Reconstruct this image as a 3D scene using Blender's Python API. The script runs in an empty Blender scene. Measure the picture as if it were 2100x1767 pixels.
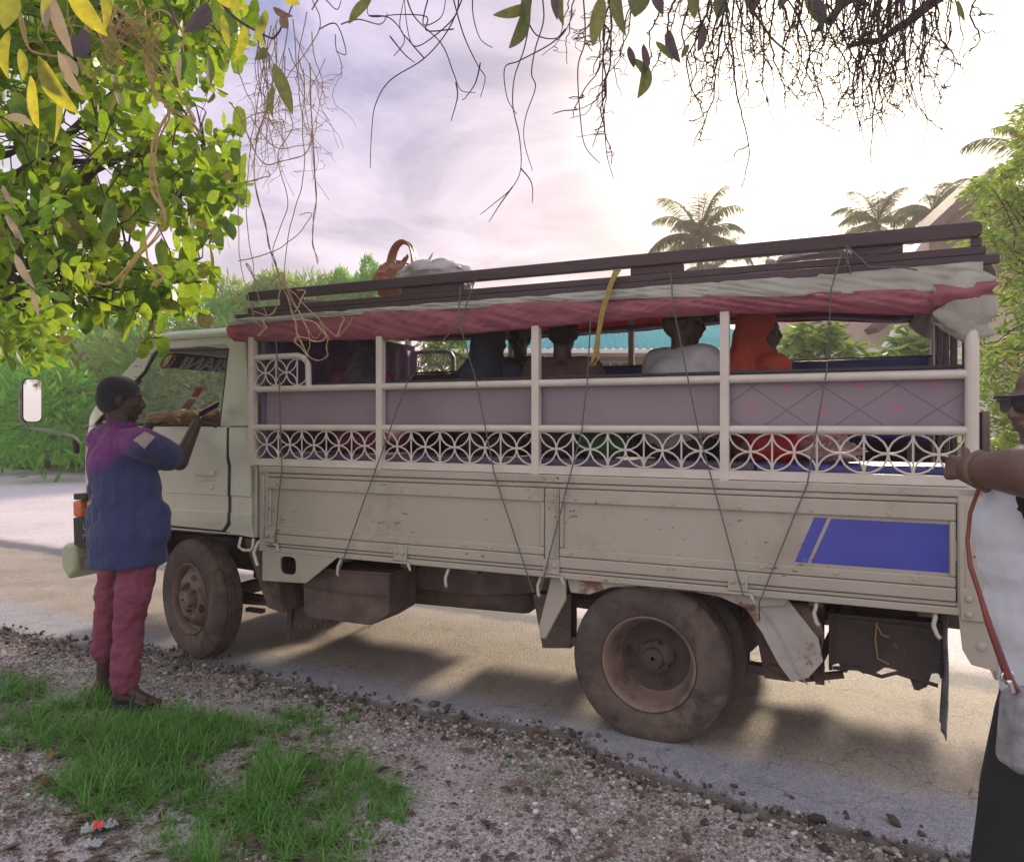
import bpy, bmesh, math, random
import numpy as np
from mathutils import Vector, Matrix, noise
random.seed(7); rng = np.random.default_rng(7)
R = math.radians; pi = math.pi
SC = bpy.context.scene; COL = SC.collection

# ------------------------------------------------------------------ camera
F, H, HY, CX = 1550.0, 1.57, 868.0, 1050.0
cam = bpy.data.cameras.new('camera'); cam.sensor_fit = 'HORIZONTAL'; cam.sensor_width = 36
cam.lens = 36 * F / 2100; cam.shift_y = -15.5 / 2100; cam.clip_start = .05; cam.clip_end = 2000
co = bpy.data.objects.new('camera', cam); COL.objects.link(co)
co.location = (0, 0, H); co.rotation_euler = (R(90), 0, 0); SC.camera = co
SC.render.resolution_x = 1024; SC.render.resolution_y = 861
# ------------------------------------------------------------------ light
SUN_AZ, SUN_EL = 24.0, 24.0          # degrees right of straight ahead, above the horizon
SD = Vector((math.sin(R(SUN_AZ)) * math.cos(R(SUN_EL)), math.cos(R(SUN_AZ)) * math.cos(R(SUN_EL)), math.sin(R(SUN_EL))))
sun = bpy.data.lights.new('sun', 'SUN'); sun.energy = 3.1; sun.angle = R(7); sun.color = (1, .83, .60)
so = bpy.data.objects.new('sun', sun); COL.objects.link(so); so.rotation_euler = SD.to_track_quat('Z', 'Y').to_euler()
so.location = SD * 50
W = bpy.data.worlds.new('World'); SC.world = W; W.use_nodes = True
def sky_world():
    nt = W.node_tree; N = nt.nodes; L = nt.links
    for n in list(N): N.remove(n)
    out = N.new('ShaderNodeOutputWorld'); tc = N.new('ShaderNodeTexCoord')
    sk = N.new('ShaderNodeTexSky'); sk.sky_type = 'NISHITA'; sk.sun_disc = False
    sk.sun_elevation = R(SUN_EL); sk.sun_rotation = R(SUN_AZ); sk.air_density = 1.2; sk.dust_density = 2.0
    b1 = N.new('ShaderNodeBackground'); b1.inputs[1].default_value = .10; L.new(sk.outputs[0], b1.inputs[0])
    # thin bright cloud sheet, whiter toward the sun; raised behind the camera as added fill
    dp = N.new('ShaderNodeVectorMath'); dp.operation = 'DOT_PRODUCT'; dp.inputs[1].default_value = SD
    L.new(tc.outputs['Generated'], dp.inputs[0])
    r1 = N.new('ShaderNodeValToRGB'); e = r1.color_ramp
    e.elements[0].position = .0; e.elements[0].color = (.64, .64, .70, 1)
    e.elements[1].position = 1.0; e.elements[1].color = (1.2, 1.05, .88, 1)
    for p, c in ((.45, (.60, .60, .66)), (.70, (.13, .16, .34)), (.84, (.13, .15, .32)), (.90, (.17, .17, .30)), (.94, (.20, .19, .28)), (.985, (.55, .46, .43))):
        k = e.elements.new(p); k.color = (*c, 1)
    L.new(dp.outputs['Value'], r1.inputs[0])
    sp = N.new('ShaderNodeSeparateXYZ'); L.new(tc.outputs['Generated'], sp.inputs[0])
    mz = N.new('ShaderNodeMath'); mz.operation = 'ADD'; mz.inputs[1].default_value = .16; L.new(sp.outputs[2], mz.inputs[0])
    dx = N.new('ShaderNodeMath'); dx.operation = 'DIVIDE'; L.new(sp.outputs[0], dx.inputs[0]); L.new(mz.outputs[0], dx.inputs[1])
    dy = N.new('ShaderNodeMath'); dy.operation = 'DIVIDE'; L.new(sp.outputs[1], dy.inputs[0]); L.new(mz.outputs[0], dy.inputs[1])
    cb = N.new('ShaderNodeCombineXYZ'); L.new(dx.outputs[0], cb.inputs[0]); L.new(dy.outputs[0], cb.inputs[1])
    nz = N.new('ShaderNodeTexNoise'); nz.inputs['Scale'].default_value = 1.5; nz.inputs['Detail'].default_value = 9
    nz.inputs['Roughness'].default_value = .58; nz.inputs['Distortion'].default_value = .5; L.new(cb.outputs[0], nz.inputs['Vector'])
    rc = N.new('ShaderNodeMapRange'); rc.inputs[1].default_value = .42; rc.inputs[2].default_value = .62; L.new(nz.outputs[0], rc.inputs[0])
    # brighter, pinker toward the horizon
    hz = N.new('ShaderNodeMapRange'); hz.inputs[1].default_value = .55; hz.inputs[2].default_value = .05; L.new(sp.outputs[2], hz.inputs[0])
    pk = N.new('ShaderNodeMix'); pk.data_type = 'RGBA'; pk.inputs[7].default_value = (.56, .41, .39, 1)
    hm = N.new('ShaderNodeMath'); hm.operation = 'MULTIPLY'; hm.inputs[1].default_value = .62; L.new(hz.outputs[0], hm.inputs[0])
    L.new(hm.outputs[0], pk.inputs[0]); L.new(r1.outputs[0], pk.inputs[6])
    cl = N.new('ShaderNodeMix'); cl.data_type = 'RGBA'; cl.blend_type = 'SCREEN'; cl.inputs[7].default_value = (.44, .34, .38, 1)
    cm = N.new('ShaderNodeMath'); cm.operation = 'MULTIPLY'; cm.inputs[1].default_value = .80; L.new(rc.outputs[0], cm.inputs[0])
    L.new(cm.outputs[0], cl.inputs[0]); L.new(pk.outputs[2], cl.inputs[6])
    ad = N.new('ShaderNodeMix'); ad.data_type = 'RGBA'; ad.blend_type = 'ADD'; ad.inputs[0].default_value = 1
    gw = N.new('ShaderNodeMapRange'); gw.interpolation_type = 'SMOOTHSTEP'; gw.inputs[1].default_value = .94; gw.inputs[2].default_value = 1.0
    L.new(dp.outputs['Value'], gw.inputs[0])
    gc = N.new('ShaderNodeVectorMath'); gc.operation = 'SCALE'; gc.inputs[0].default_value = (.55, .45, .32); L.new(gw.outputs[0], gc.inputs[3])
    L.new(cl.outputs[2], ad.inputs[6]); L.new(gc.outputs[0], ad.inputs[7])
    b2 = N.new('ShaderNodeBackground'); b2.inputs[1].default_value = .95; L.new(ad.outputs[2], b2.inputs[0])
    mx = N.new('ShaderNodeMixShader'); mx.inputs[0].default_value = .90
    L.new(b1.outputs[0], mx.inputs[1]); L.new(b2.outputs[0], mx.inputs[2]); L.new(mx.outputs[0], out.inputs[0])
sky_world()
SC.view_settings.view_transform = 'Standard'; SC.view_settings.look = 'None'
SC.view_settings.exposure = 0.90; SC.view_settings.gamma = 1; SC.view_settings.use_curve_mapping = False
SC.cycles.max_bounces = 7; SC.cycles.transparent_max_bounces = 12; SC.cycles.use_denoising = True
SC.cycles.sample_clamp_indirect = 4

# ------------------------------------------------------------------ frames
TH = R(24.9)
D_ = Vector((-math.cos(TH), math.sin(TH), 0)); N_ = Vector((-math.sin(TH), -math.cos(TH), 0))
TO = Vector((1.0785, 4.5182, 0)); TROT = pi - TH
def T(s, w, z): return TO + D_ * s + N_ * w + Vector((0, 0, z))       # truck frame: s forward, w to its left side, z up
def g2(px, py, z=0.0):
    Y = F * (H - z) / (py - HY); return ((px - CX) / F * Y, Y)
def at(px, py, Y): return Vector(((px - CX) / F * Y, Y, H + (HY - py) / F * Y))

# ------------------------------------------------------------------ mesh helpers
class MB:
    def __init__(s): s.v = []; s.f = []
    def add(s, v, f):
        o = len(s.v); s.v += [tuple(p) for p in v]; s.f += [tuple(i + o for i in q) for q in f]; return s
    def box(s, x0, x1, y0, y1, z0, z1):
        return s.add([(x, y, z) for z in (z0, z1) for y in (y0, y1) for x in (x0, x1)],
                     [(0, 2, 3, 1), (4, 5, 7, 6), (0, 1, 5, 4), (2, 6, 7, 3), (0, 4, 6, 2), (1, 3, 7, 5)])
    def bar(s, a, b, hx, hy, up=(0, 0, 1)):
        a = Vector(a); b = Vector(b); t = (b - a).normalized(); u = Vector(up)
        if abs(t.dot(u)) > .95: u = Vector((1, 0, 0))
        x = t.cross(u).normalized(); y = x.cross(t)
        v = [p + x * i * hx + y * j * hy for p in (a, b) for j in (-1, 1) for i in (-1, 1)]
        return s.add(v, [(0, 2, 3, 1), (4, 5, 7, 6), (0, 1, 5, 4), (2, 6, 7, 3), (0, 4, 6, 2), (1, 3, 7, 5)])
    def prism(s, poly, a, b, ax=1):
        n = len(poly)
        def P(p, c): return (p[0], c, p[1]) if ax == 1 else ((c, p[0], p[1]) if ax == 0 else (p[0], p[1], c))
        v = [P(p, a) for p in poly] + [P(p, b) for p in poly]
        return s.add(v, [tuple(range(n)), tuple(range(2 * n - 1, n - 1, -1))] + [(i, (i + 1) % n, n + (i + 1) % n, n + i) for i in range(n)])
    def tube(s, path, r, seg=8, closed=False, caps=True):
        P = [Vector(p) for p in path]; n = len(P); rr = r if hasattr(r, '__len__') else [r] * n
        v = []; prev = None
        for i in range(n):
            if closed: t = P[(i + 1) % n] - P[i - 1]
            else: t = P[min(i + 1, n - 1)] - P[max(i - 1, 0)]
            if t.length < 1e-9: t = Vector((0, 0, 1))
            t.normalize()
            if prev is None:
                u = Vector((0, 0, 1)) if abs(t.z) < .9 else Vector((1, 0, 0)); x = t.cross(u).normalized()
            else:
                x = prev - t * prev.dot(t); x = x.normalized() if x.length > 1e-6 else t.orthogonal().normalized()
            prev = x; y = t.cross(x)
            for k in range(seg):
                a = 2 * pi * k / seg; v.append(P[i] + (x * math.cos(a) + y * math.sin(a)) * rr[i])
        f = []
        for i in range(n if closed else n - 1):
            j = (i + 1) % n
            for k in range(seg): f.append((i * seg + k, i * seg + (k + 1) % seg, j * seg + (k + 1) % seg, j * seg + k))
        if caps and not closed: f += [tuple(range(seg - 1, -1, -1)), tuple((n - 1) * seg + k for k in range(seg))]
        return s.add(v, f)
    def lathe(s, prof, c=(0, 0, 0), ax=1, seg=48, cap=True):
        c = Vector(c); v = []
        for (r, a) in prof:
            for k in range(seg):
                t = 2 * pi * k / seg; x, z = r * math.cos(t), r * math.sin(t)
                v.append(c + (Vector((x, a, z)) if ax == 1 else Vector((x, z, a)) if ax == 2 else Vector((a, x, z))))
        f = [(i * seg + k, i * seg + (k + 1) % seg, (i + 1) * seg + (k + 1) % seg, (i + 1) * seg + k) for i in range(len(prof) - 1) for k in range(seg)]
        if cap: f += [tuple(range(seg)), tuple((len(prof) - 1) * seg + k for k in range(seg - 1, -1, -1))]
        return s.add(v, f)
    def ell(s, c, r, rot=None, seg=16, rings=10):
        c = Vector(c); v = []; f = []
        r = r if hasattr(r, '__len__') else (r, r, r)
        for i in range(rings + 1):
            p = pi * i / rings
            for k in range(seg):
                t = 2 * pi * k / seg
                q = Vector((r[0] * math.sin(p) * math.cos(t), r[1] * math.sin(p) * math.sin(t), r[2] * math.cos(p)))
                if rot is not None: q = rot @ q
                v.append(c + q)
        for i in range(rings):
            for k in range(seg): f.append((i * seg + k, (i + 1) * seg + k, (i + 1) * seg + (k + 1) % seg, i * seg + (k + 1) % seg))
        return s.add(v, f)
    def cap(s, a, b, ra, rb, seg=14):
        a = Vector(a); b = Vector(b); t = b - a; L = t.length
        if L < 1e-6: return s.ell(a, max(ra, rb))
        t.normalize(); x = t.orthogonal().normalized(); y = t.cross(x); v = []; rings = []
        for k in range(5): p = pi / 2 * (1 - k / 4); rings.append((a - t * ra * math.sin(p), ra * max(math.cos(p), .02)))
        for k in range(5): p = pi / 2 * k / 4; rings.append((b + t * rb * math.sin(p), rb * max(math.cos(p), .02)))
        for c, r in rings:
            for k in range(seg): q = 2 * pi * k / seg; v.append(c + (x * math.cos(q) + y * math.sin(q)) * r)
        f = [(i * seg + k, i * seg + (k + 1) % seg, (i + 1) * seg + (k + 1) % seg, (i + 1) * seg + k) for i in range(9) for k in range(seg)]
        f += [tuple(range(seg - 1, -1, -1)), tuple(9 * seg + k for k in range(seg))]
        return s.add(v, f)
    def grid(s, fn, nu, nv):
        v = [fn(i / nu, j / nv) for i in range(nu + 1) for j in range(nv + 1)]
        return s.add(v, [(i * (nv + 1) + j, (i + 1) * (nv + 1) + j, (i + 1) * (nv + 1) + j + 1, i * (nv + 1) + j + 1) for i in range(nu) for j in range(nv)])
    def warp(s, fn): s.v = [tuple(fn(Vector(p))) for p in s.v]; return s
    def build(s, name, mat, parent=None, smooth=35, bevel=0, origin=None, recalc=True, cuts=None, warp=None, thick=0, remesh=0, smoothit=0, subsurf=0, disp=0, dscale=.1):
        me = bpy.data.meshes.new(name)
        if cuts or recalc:
            bm = bmesh.new(); vs = [bm.verts.new(p) for p in s.v]
            for q in s.f:
                if len(set(q)) < 3: continue
                try: bm.faces.new([vs[i] for i in q])
                except ValueError: pass
            for (p, nrm) in (cuts or []):
                bmesh.ops.bisect_plane(bm, geom=bm.verts[:] + bm.edges[:] + bm.faces[:], plane_co=p, plane_no=nrm)
            bmesh.ops.recalc_face_normals(bm, faces=bm.faces[:])
            if warp:
                for v in bm.verts: v.co = warp(v.co)
            bm.to_mesh(me); bm.free()
        else: me.from_pydata(s.v, [], s.f)
        if origin is not None: me.transform(Matrix.Translation(-Vector(origin)))
        o = bpy.data.objects.new(name, me); COL.objects.link(o)
        if origin is not None: o.location = origin
        if mat: me.materials.append(mat)
        if smooth and len(me.polygons):
            me.shade_smooth()
            if smooth < 180 and not remesh: me.set_sharp_from_angle(angle=R(smooth))
        if parent: o.parent = parent
        if remesh:
            m = o.modifiers.new('remesh', 'REMESH'); m.mode = 'VOXEL'; m.voxel_size = remesh; m.use_smooth_shade = True
        if smoothit:
            m = o.modifiers.new('smooth', 'SMOOTH'); m.iterations = smoothit; m.factor = .6
        if disp:
            tx = bpy.data.textures.new(name + '_folds', 'CLOUDS'); tx.noise_scale = dscale; tx.noise_depth = 1
            m = o.modifiers.new('folds', 'DISPLACE'); m.texture = tx; m.strength = disp; m.mid_level = .5
        if bevel:
            m = o.modifiers.new('bevel', 'BEVEL'); m.width = bevel; m.segments = 2; m.limit_method = 'ANGLE'; m.angle_limit = R(40)
        if thick:
            m = o.modifiers.new('thick', 'SOLIDIFY'); m.thickness = thick; m.offset = 0
        if subsurf:
            m = o.modifiers.new('sub', 'SUBSURF'); m.levels = m.render_levels = subsurf
        return o
def tag(o, label=None, cat=None, group=None, kind=None):
    if label: o['label'] = label
    if cat: o['category'] = cat
    if group: o['group'] = group
    if kind: o['kind'] = kind
    return o
def thing(name, loc, rz=0, label=None, cat=None, group=None):
    o = bpy.data.objects.new(name, None); COL.objects.link(o); o.empty_display_size = .2
    o.location = loc; o.rotation_euler = (0, 0, rz); return tag(o, label, cat, group)
def bigmesh(name, V, Fc, mat, parent=None, smooth=False):
    me = bpy.data.meshes.new(name); V = np.asarray(V, dtype=np.float32); Fc = np.asarray(Fc, dtype=np.int32)
    k = Fc.shape[1]; me.vertices.add(len(V)); me.vertices.foreach_set('co', V.ravel())
    me.loops.add(Fc.size); me.loops.foreach_set('vertex_index', Fc.ravel())
    me.polygons.add(len(Fc)); me.polygons.foreach_set('loop_start', np.arange(0, Fc.size, k, dtype=np.int32))
    me.update(calc_edges=True); me.validate()
    if smooth: me.shade_smooth()
    me.materials.append(mat)
    if not name: return me
    o = bpy.data.objects.new(name, me); COL.objects.link(o)
    if parent: o.parent = parent
    return o
def rotmats(n, dirs=None, spread=1.0):
    """orthonormal frames: column x = leaf length"""
    if dirs is None: x = rng.normal(size=(n, 3))
    else: x = np.asarray(dirs) + rng.normal(size=(n, 3)) * spread
    x /= np.linalg.norm(x, axis=1)[:, None] + 1e-9
    y = np.cross(rng.normal(size=(n, 3)), x); y /= np.linalg.norm(y, axis=1)[:, None] + 1e-9
    return np.stack([x, y, np.cross(x, y)], axis=2)
def scatter(name, tmpl_v, tmpl_f, pos, mats, size, mat, parent=None, smooth=False):
    tv = np.asarray(tmpl_v, dtype=float); tf = np.asarray(tmpl_f); n = len(pos)
    size = np.asarray(size)
    if size.ndim == 0: size = np.full(n, float(size))
    V = np.einsum('nij,kj->nki', mats, tv) * (size[:, None, None] if size.ndim == 1 else size[:, None, :]) + np.asarray(pos)[:, None, :]
    Fc = tf[None] + (np.arange(n) * len(tv))[:, None, None]
    return bigmesh(name, V.reshape(-1, 3), Fc.reshape(-1, tf.shape[1]), mat, parent, smooth)
# leaf templates (x = length 0..1)
def leaf_tmpl(wid, n=5, fold=.12, droop=.15, peak=.5, tip=0.0):
    v = []; 
    for i in range(n + 1):
        t = i / n; e = peak
        w = wid * (math.sin(pi * t ** (math.log(.5) / math.log(e))) ** .8 if 0 < t < 1 else tip)
        z = -droop * t * t
        v += [(t, w / 2, z + fold * w), (t, 0, z), (t, -w / 2, z + fold * w)]
    f = []
    for i in range(n):
        a = 3 * i; f += [(a, a + 1, a + 4, a + 3), (a + 1, a + 2, a + 5, a + 4)]
    return v, f
ROUND = leaf_tmpl(.86, 7, .05, .10, .58); LANCE = leaf_tmpl(.26, 6, .15, .30, .45); OVAL = leaf_tmpl(.45, 4, .12, .2, .5)
CHIP = ([(0, .0, 0), (.5, .16, .03), (1, 0, -.1), (.5, -.16, .03)], [(0, 1, 2, 3)])

# ------------------------------------------------------------------ materials
def nodes(name):
    m = bpy.data.materials.new(name); m.use_nodes = True; nt = m.node_tree
    return m, nt, nt.nodes, nt.links, nt.nodes['Principled BSDF']
def rgb(c): return (c[0], c[1], c[2], 1)
def mat(name, c, rough=.6, c2=None, scale=6, metal=0, bump=0, bscale=60, dirt=None, dscale=3, dlo=.55, dhi=.7, spec=.5, coat=0, trans=None, sheen=0, alpha=None, detail=5, stretch=None, chips=None):
    m, nt, N, L, P = nodes(name)
    tc = N.new('ShaderNodeTexCoord'); vec = tc.outputs['Object']
    if stretch:
        mp = N.new('ShaderNodeMapping'); mp.inputs['Scale'].default_value = stretch; L.new(vec, mp.inputs[0]); vec = mp.outputs[0]
    P.inputs['Base Color'].default_value = rgb(c); P.inputs['Roughness'].default_value = rough
    P.inputs['Metallic'].default_value = metal; P.inputs['Specular IOR Level'].default_value = spec
    if coat: P.inputs['Coat Weight'].default_value = coat; P.inputs['Coat Roughness'].default_value = .15
    if sheen: P.inputs['Sheen Weight'].default_value = sheen
    col = None
    if c2:
        n1 = N.new('ShaderNodeTexNoise'); n1.inputs['Scale'].default_value = scale; n1.inputs['Detail'].default_value = detail; L.new(vec, n1.inputs['Vector'])
        mr = N.new('ShaderNodeMapRange'); mr.inputs[1].default_value = .35; mr.inputs[2].default_value = .65; L.new(n1.outputs[0], mr.inputs[0])
        mx = N.new('ShaderNodeMix'); mx.data_type = 'RGBA'; mx.inputs[6].default_value = rgb(c); mx.inputs[7].default_value = rgb(c2)
        L.new(mr.outputs[0], mx.inputs[0]); col = mx.outputs[2]
    if dirt:
        n2 = N.new('ShaderNodeTexNoise'); n2.inputs['Scale'].default_value = dscale; n2.inputs['Detail'].default_value = 10; n2.inputs['Roughness'].default_value = .7; L.new(vec, n2.inputs['Vector'])
        m2 = N.new('ShaderNodeMapRange'); m2.inputs[1].default_value = dlo; m2.inputs[2].default_value = dhi; L.new(n2.outputs[0], m2.inputs[0])
        x2 = N.new('ShaderNodeMix'); x2.data_type = 'RGBA'; x2.inputs[7].default_value = rgb(dirt)
        if col: L.new(col, x2.inputs[6])
        else: x2.inputs[6].default_value = rgb(c)
        L.new(m2.outputs[0], x2.inputs[0]); col = x2.outputs[2]
        rr = N.new('ShaderNodeMapRange'); rr.inputs[3].default_value = rough; rr.inputs[4].default_value = .9; L.new(m2.outputs[0], rr.inputs[0]); L.new(rr.outputs[0], P.inputs['Roughness'])
    if chips:   # small knocked-off spots and rusty scuffs
        n4 = N.new('ShaderNodeTexNoise'); n4.inputs['Scale'].default_value = 42; n4.inputs['Detail'].default_value = 4; n4.inputs['Roughness'].default_value = .65; mp4 = N.new('ShaderNodeMapping'); mp4.inputs['Scale'].default_value = (.45, 1, 1.3); L.new(vec, mp4.inputs[0]); L.new(mp4.outputs[0], n4.inputs['Vector'])
        n5 = N.new('ShaderNodeTexNoise'); n5.inputs['Scale'].default_value = 2.3; n5.inputs['Detail'].default_value = 3; L.new(vec, n5.inputs['Vector'])
        pr = N.new('ShaderNodeMath'); pr.operation = 'MULTIPLY_ADD'; pr.inputs[1].default_value = .45; L.new(n5.outputs[0], pr.inputs[0]); L.new(n4.outputs[0], pr.inputs[2])
        m4 = N.new('ShaderNodeMapRange'); m4.inputs[1].default_value = .915; m4.inputs[2].default_value = .94; L.new(pr.outputs[0], m4.inputs[0])
        x4 = N.new('ShaderNodeMix'); x4.data_type = 'RGBA'; x4.inputs[7].default_value = rgb(chips); L.new(m4.outputs[0], x4.inputs[0]); L.new(col, x4.inputs[6]); col = x4.outputs[2]
    if col: L.new(col, P.inputs['Base Color'])
    if bump:
        n3 = N.new('ShaderNodeTexNoise'); n3.inputs['Scale'].default_value = bscale; n3.inputs['Detail'].default_value = 6; L.new(vec, n3.inputs['Vector'])
        b = N.new('ShaderNodeBump'); b.inputs['Strength'].default_value = bump; b.inputs['Distance'].default_value = .02; L.new(n3.outputs[0], b.inputs['Height']); L.new(b.outputs[0], P.inputs['Normal'])
    if trans:   # light passing through thin cloth
        tr = N.new('ShaderNodeBsdfTranslucent'); tr.inputs[0].default_value = rgb(trans)
        ms = N.new('ShaderNodeMixShader'); ms.inputs[0].default_value = .35
        L.new(P.outputs[0], ms.inputs[1]); L.new(tr.outputs[0], ms.inputs[2]); L.new(ms.outputs[0], N['Material Output'].inputs[0])
    m['pn'] = 1
    return m
def leafmat(name, c1, c2, t1, t2, tw=.5, rough=.45, brown=None, bfrac=.08):
    m, nt, N, L, P = nodes(name)
    g = N.new('ShaderNodeNewGeometry'); rnd = g.outputs['Random Per Island']
    a = N.new('ShaderNodeMix'); a.data_type = 'RGBA'; a.inputs[6].default_value = rgb(c1); a.inputs[7].default_value = rgb(c2); L.new(rnd, a.inputs[0])
    b = N.new('ShaderNodeMix'); b.data_type = 'RGBA'; b.inputs[6].default_value = rgb(t1); b.inputs[7].default_value = rgb(t2); L.new(rnd, b.inputs[0])
    ca, cb = a.outputs[2], b.outputs[2]
    if brown:
        wn = N.new('ShaderNodeTexWhiteNoise'); wn.noise_dimensions = '1D'; L.new(rnd, wn.inputs['W'])
        lt = N.new('ShaderNodeMath'); lt.operation = 'LESS_THAN'; lt.inputs[1].default_value = bfrac; L.new(wn.outputs['Value'], lt.inputs[0])
        for q in ('a', 'b'):
            x = N.new('ShaderNodeMix'); x.data_type = 'RGBA'; x.inputs[7].default_value = rgb(brown); L.new(lt.outputs[0], x.inputs[0])
            L.new(ca if q == 'a' else cb, x.inputs[6])
            if q == 'a': ca = x.outputs[2]
            else: cb = x.outputs[2]
    tcx = N.new('ShaderNodeTexCoord'); mn = N.new('ShaderNodeTexNoise'); mn.inputs['Scale'].default_value = 55; mn.inputs['Detail'].default_value = 4; L.new(tcx.outputs['Object'], mn.inputs['Vector'])
    mm = N.new('ShaderNodeMapRange'); mm.inputs[1].default_value = .3; mm.inputs[2].default_value = .7; mm.inputs[3].default_value = .72; mm.inputs[4].default_value = 1.2; L.new(mn.outputs[0], mm.inputs[0])
    def mul(c):
        v = N.new('ShaderNodeVectorMath'); v.operation = 'SCALE'; L.new(c, v.inputs[0]); L.new(mm.outputs[0], v.inputs[3]); return v.outputs[0]
    ca = mul(ca); cb = mul(cb)
    L.new(ca, P.inputs['Base Color']); P.inputs['Roughness'].default_value = rough; P.inputs['Specular IOR Level'].default_value = .5
    tr = N.new('ShaderNodeBsdfTranslucent'); L.new(cb, tr.inputs[0])
    ms = N.new('ShaderNodeMixShader'); ms.inputs[0].default_value = tw
    L.new(P.outputs[0], ms.inputs[1]); L.new(tr.outputs[0], ms.inputs[2]); L.new(ms.outputs[0], N['Material Output'].inputs[0])
    return m
def glassmat(name, tint=(.85, .9, .88), mixf=.10, dirt=.0):
    m, nt, N, L, P = nodes(name); N.remove(P)
    t = N.new('ShaderNodeBsdfTransparent'); t.inputs[0].default_value = rgb(tint)
    g = N.new('ShaderNodeBsdfGlossy'); g.inputs['Roughness'].default_value = .03; g.inputs[0].default_value = (.9, .95, 1, 1)
    lw = N.new('ShaderNodeLayerWeight'); lw.inputs[0].default_value = .5; fp = N.new('ShaderNodeMath'); fp.operation = 'POWER'; fp.inputs[1].default_value = 4; L.new(lw.outputs['Facing'], fp.inputs[0]); fm = N.new('ShaderNodeMath'); fm.operation = 'MULTIPLY_ADD'; fm.inputs[1].default_value = .7; fm.inputs[2].default_value = .04; L.new(fp.outputs[0], fm.inputs[0])
    ms = N.new('ShaderNodeMixShader'); L.new(fm.outputs[0], ms.inputs[0]); L.new(t.outputs[0], ms.inputs[1]); L.new(g.outputs[0], ms.inputs[2])
    d = N.new('ShaderNodeBsdfDiffuse'); d.inputs[0].default_value = (.6, .6, .58, 1)
    tt = N.new('ShaderNodeBsdfTranslucent'); tt.inputs[0].default_value = (.6, .6, .58, 1)
    dd = N.new('ShaderNodeMixShader'); L.new(d.outputs[0], dd.inputs[1]); L.new(tt.outputs[0], dd.inputs[2])
    tc = N.new('ShaderNodeTexCoord'); nz = N.new('ShaderNodeTexNoise'); nz.inputs['Scale'].default_value = 11; nz.inputs['Detail'].default_value = 9; L.new(tc.outputs['Object'], nz.inputs['Vector'])
    mr = N.new('ShaderNodeMapRange'); mr.inputs[1].default_value = .4; mr.inputs[2].default_value = .75; mr.inputs[4].default_value = dirt; mr.inputs[3].default_value = dirt * .3; L.new(nz.outputs[0], mr.inputs[0])
    m2 = N.new('ShaderNodeMixShader'); L.new(mr.outputs[0], m2.inputs[0]); L.new(ms.outputs[0], m2.inputs[1]); L.new(dd.outputs[0], m2.inputs[2])
    L.new(m2.outputs[0], N['Material Output'].inputs[0]); return m
M = {}
M['paint'] = mat('cream paint', (.42, .38, .315), .38, (.38, .345, .28), 2.5, bump=.12, bscale=5, dirt=(.27, .21, .15), dscale=2.2, dlo=.54, dhi=.82, coat=.2, chips=(.10, .07, .055))
M['cabpaint'] = mat('cab paint', (.60, .60, .50), .34, (.55, .56, .44), 2.0, bump=.08, bscale=5, dirt=(.33, .29, .21), dscale=2.0, dlo=.57, dhi=.82, coat=.3, chips=(.12, .09, .07))
M['cage'] = mat('cage paint', (.62, .56, .50), .42, (.55, .49, .43), 8, bump=.1, bscale=50, dirt=(.22, .15, .11), dscale=9, dlo=.68, dhi=.76)
M['rustpaint'] = mat('chipped white paint', (.44, .41, .37), .6, (.36, .33, .29), 10, bump=.3, bscale=30, dirt=(.20, .11, .07), dscale=6, dlo=.54, dhi=.62)
M['blue'] = mat('blue decal', (.045, .055, .34), .35, (.055, .07, .38), 4, dirt=(.2, .22, .42), dscale=9, dlo=.63, dhi=.8, coat=.2)
M['chassis'] = mat('dusty chassis', (.09, .068, .060), .8, (.16, .115, .095), 7, bump=.4, bscale=30)
M['rust'] = mat('dusty brown metal', (.16, .10, .075), .8, (.10, .065, .05), 5, bump=.3, bscale=40, dirt=(.05, .04, .035), dscale=5, dlo=.5, dhi=.7)
M['rim'] = mat('dusty rim', (.24, .165, .13), .75, (.17, .115, .09), 7, bump=.25, bscale=30, dirt=(.07, .05, .045), dscale=7, dlo=.52, dhi=.72)
M['tyre'] = mat('dusty rubber', (.075, .060, .054), .85, (.155, .115, .088), 5, bump=.35, bscale=60, dirt=(.03, .028, .03), dscale=6, dlo=.5, dhi=.68)
M['dark'] = mat('dark rubber', (.02, .02, .022), .6, (.035, .032, .032), 12, bump=.1)
M['board'] = mat('grey board', (.25, .195, .22), .6, (.21, .165, .19), 3, bump=.05)
M['plank'] = mat('dark painted plank', (.085, .055, .062), .5, (.055, .04, .048), 3, bump=.2, bscale=30, stretch=(.4, 3, 3), spec=.3)
M['inner'] = mat('interior boards', (.13, .11, .17), .7, (.10, .085, .13), 3, bump=.1)
M['tarpw'] = mat('white tarpaulin', (.60, .60, .53), .45, (.50, .49, .43), 6, bump=.55, bscale=11, dirt=(.35, .33, .28), dscale=5, dlo=.58, dhi=.75, trans=(.5, .46, .40))
M['tarpr'] = mat('red tarpaulin', (.44, .15, .19), .5, (.38, .12, .165), 6, bump=.5, bscale=11, dirt=(.55, .25, .25), dscale=9, dlo=.66, dhi=.8, trans=(.45, .08, .09))
M['olive'] = mat('cream paint with reflected green', (.40, .45, .28), .35, (.36, .41, .25), 3, dirt=(.25, .24, .15), dscale=4, dlo=.58, dhi=.8, coat=.3)  # green reflection painted into the bumper's cream colour
M['glass'] = glassmat('window glass', dirt=.10); M['wsglass'] = glassmat('windscreen glass', (.86, .92, .90), dirt=.12)
M['mirror'] = mat('mirror glass', (.9, .9, .9), .04, metal=1)
M['amber'] = mat('amber lens', (.62, .16, .02), .25, (.5, .12, .02), 30, coat=.5)
M['chrome'] = mat('dull metal', (.45, .44, .42), .38, (.3, .28, .25), 20, metal=.8)
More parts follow.
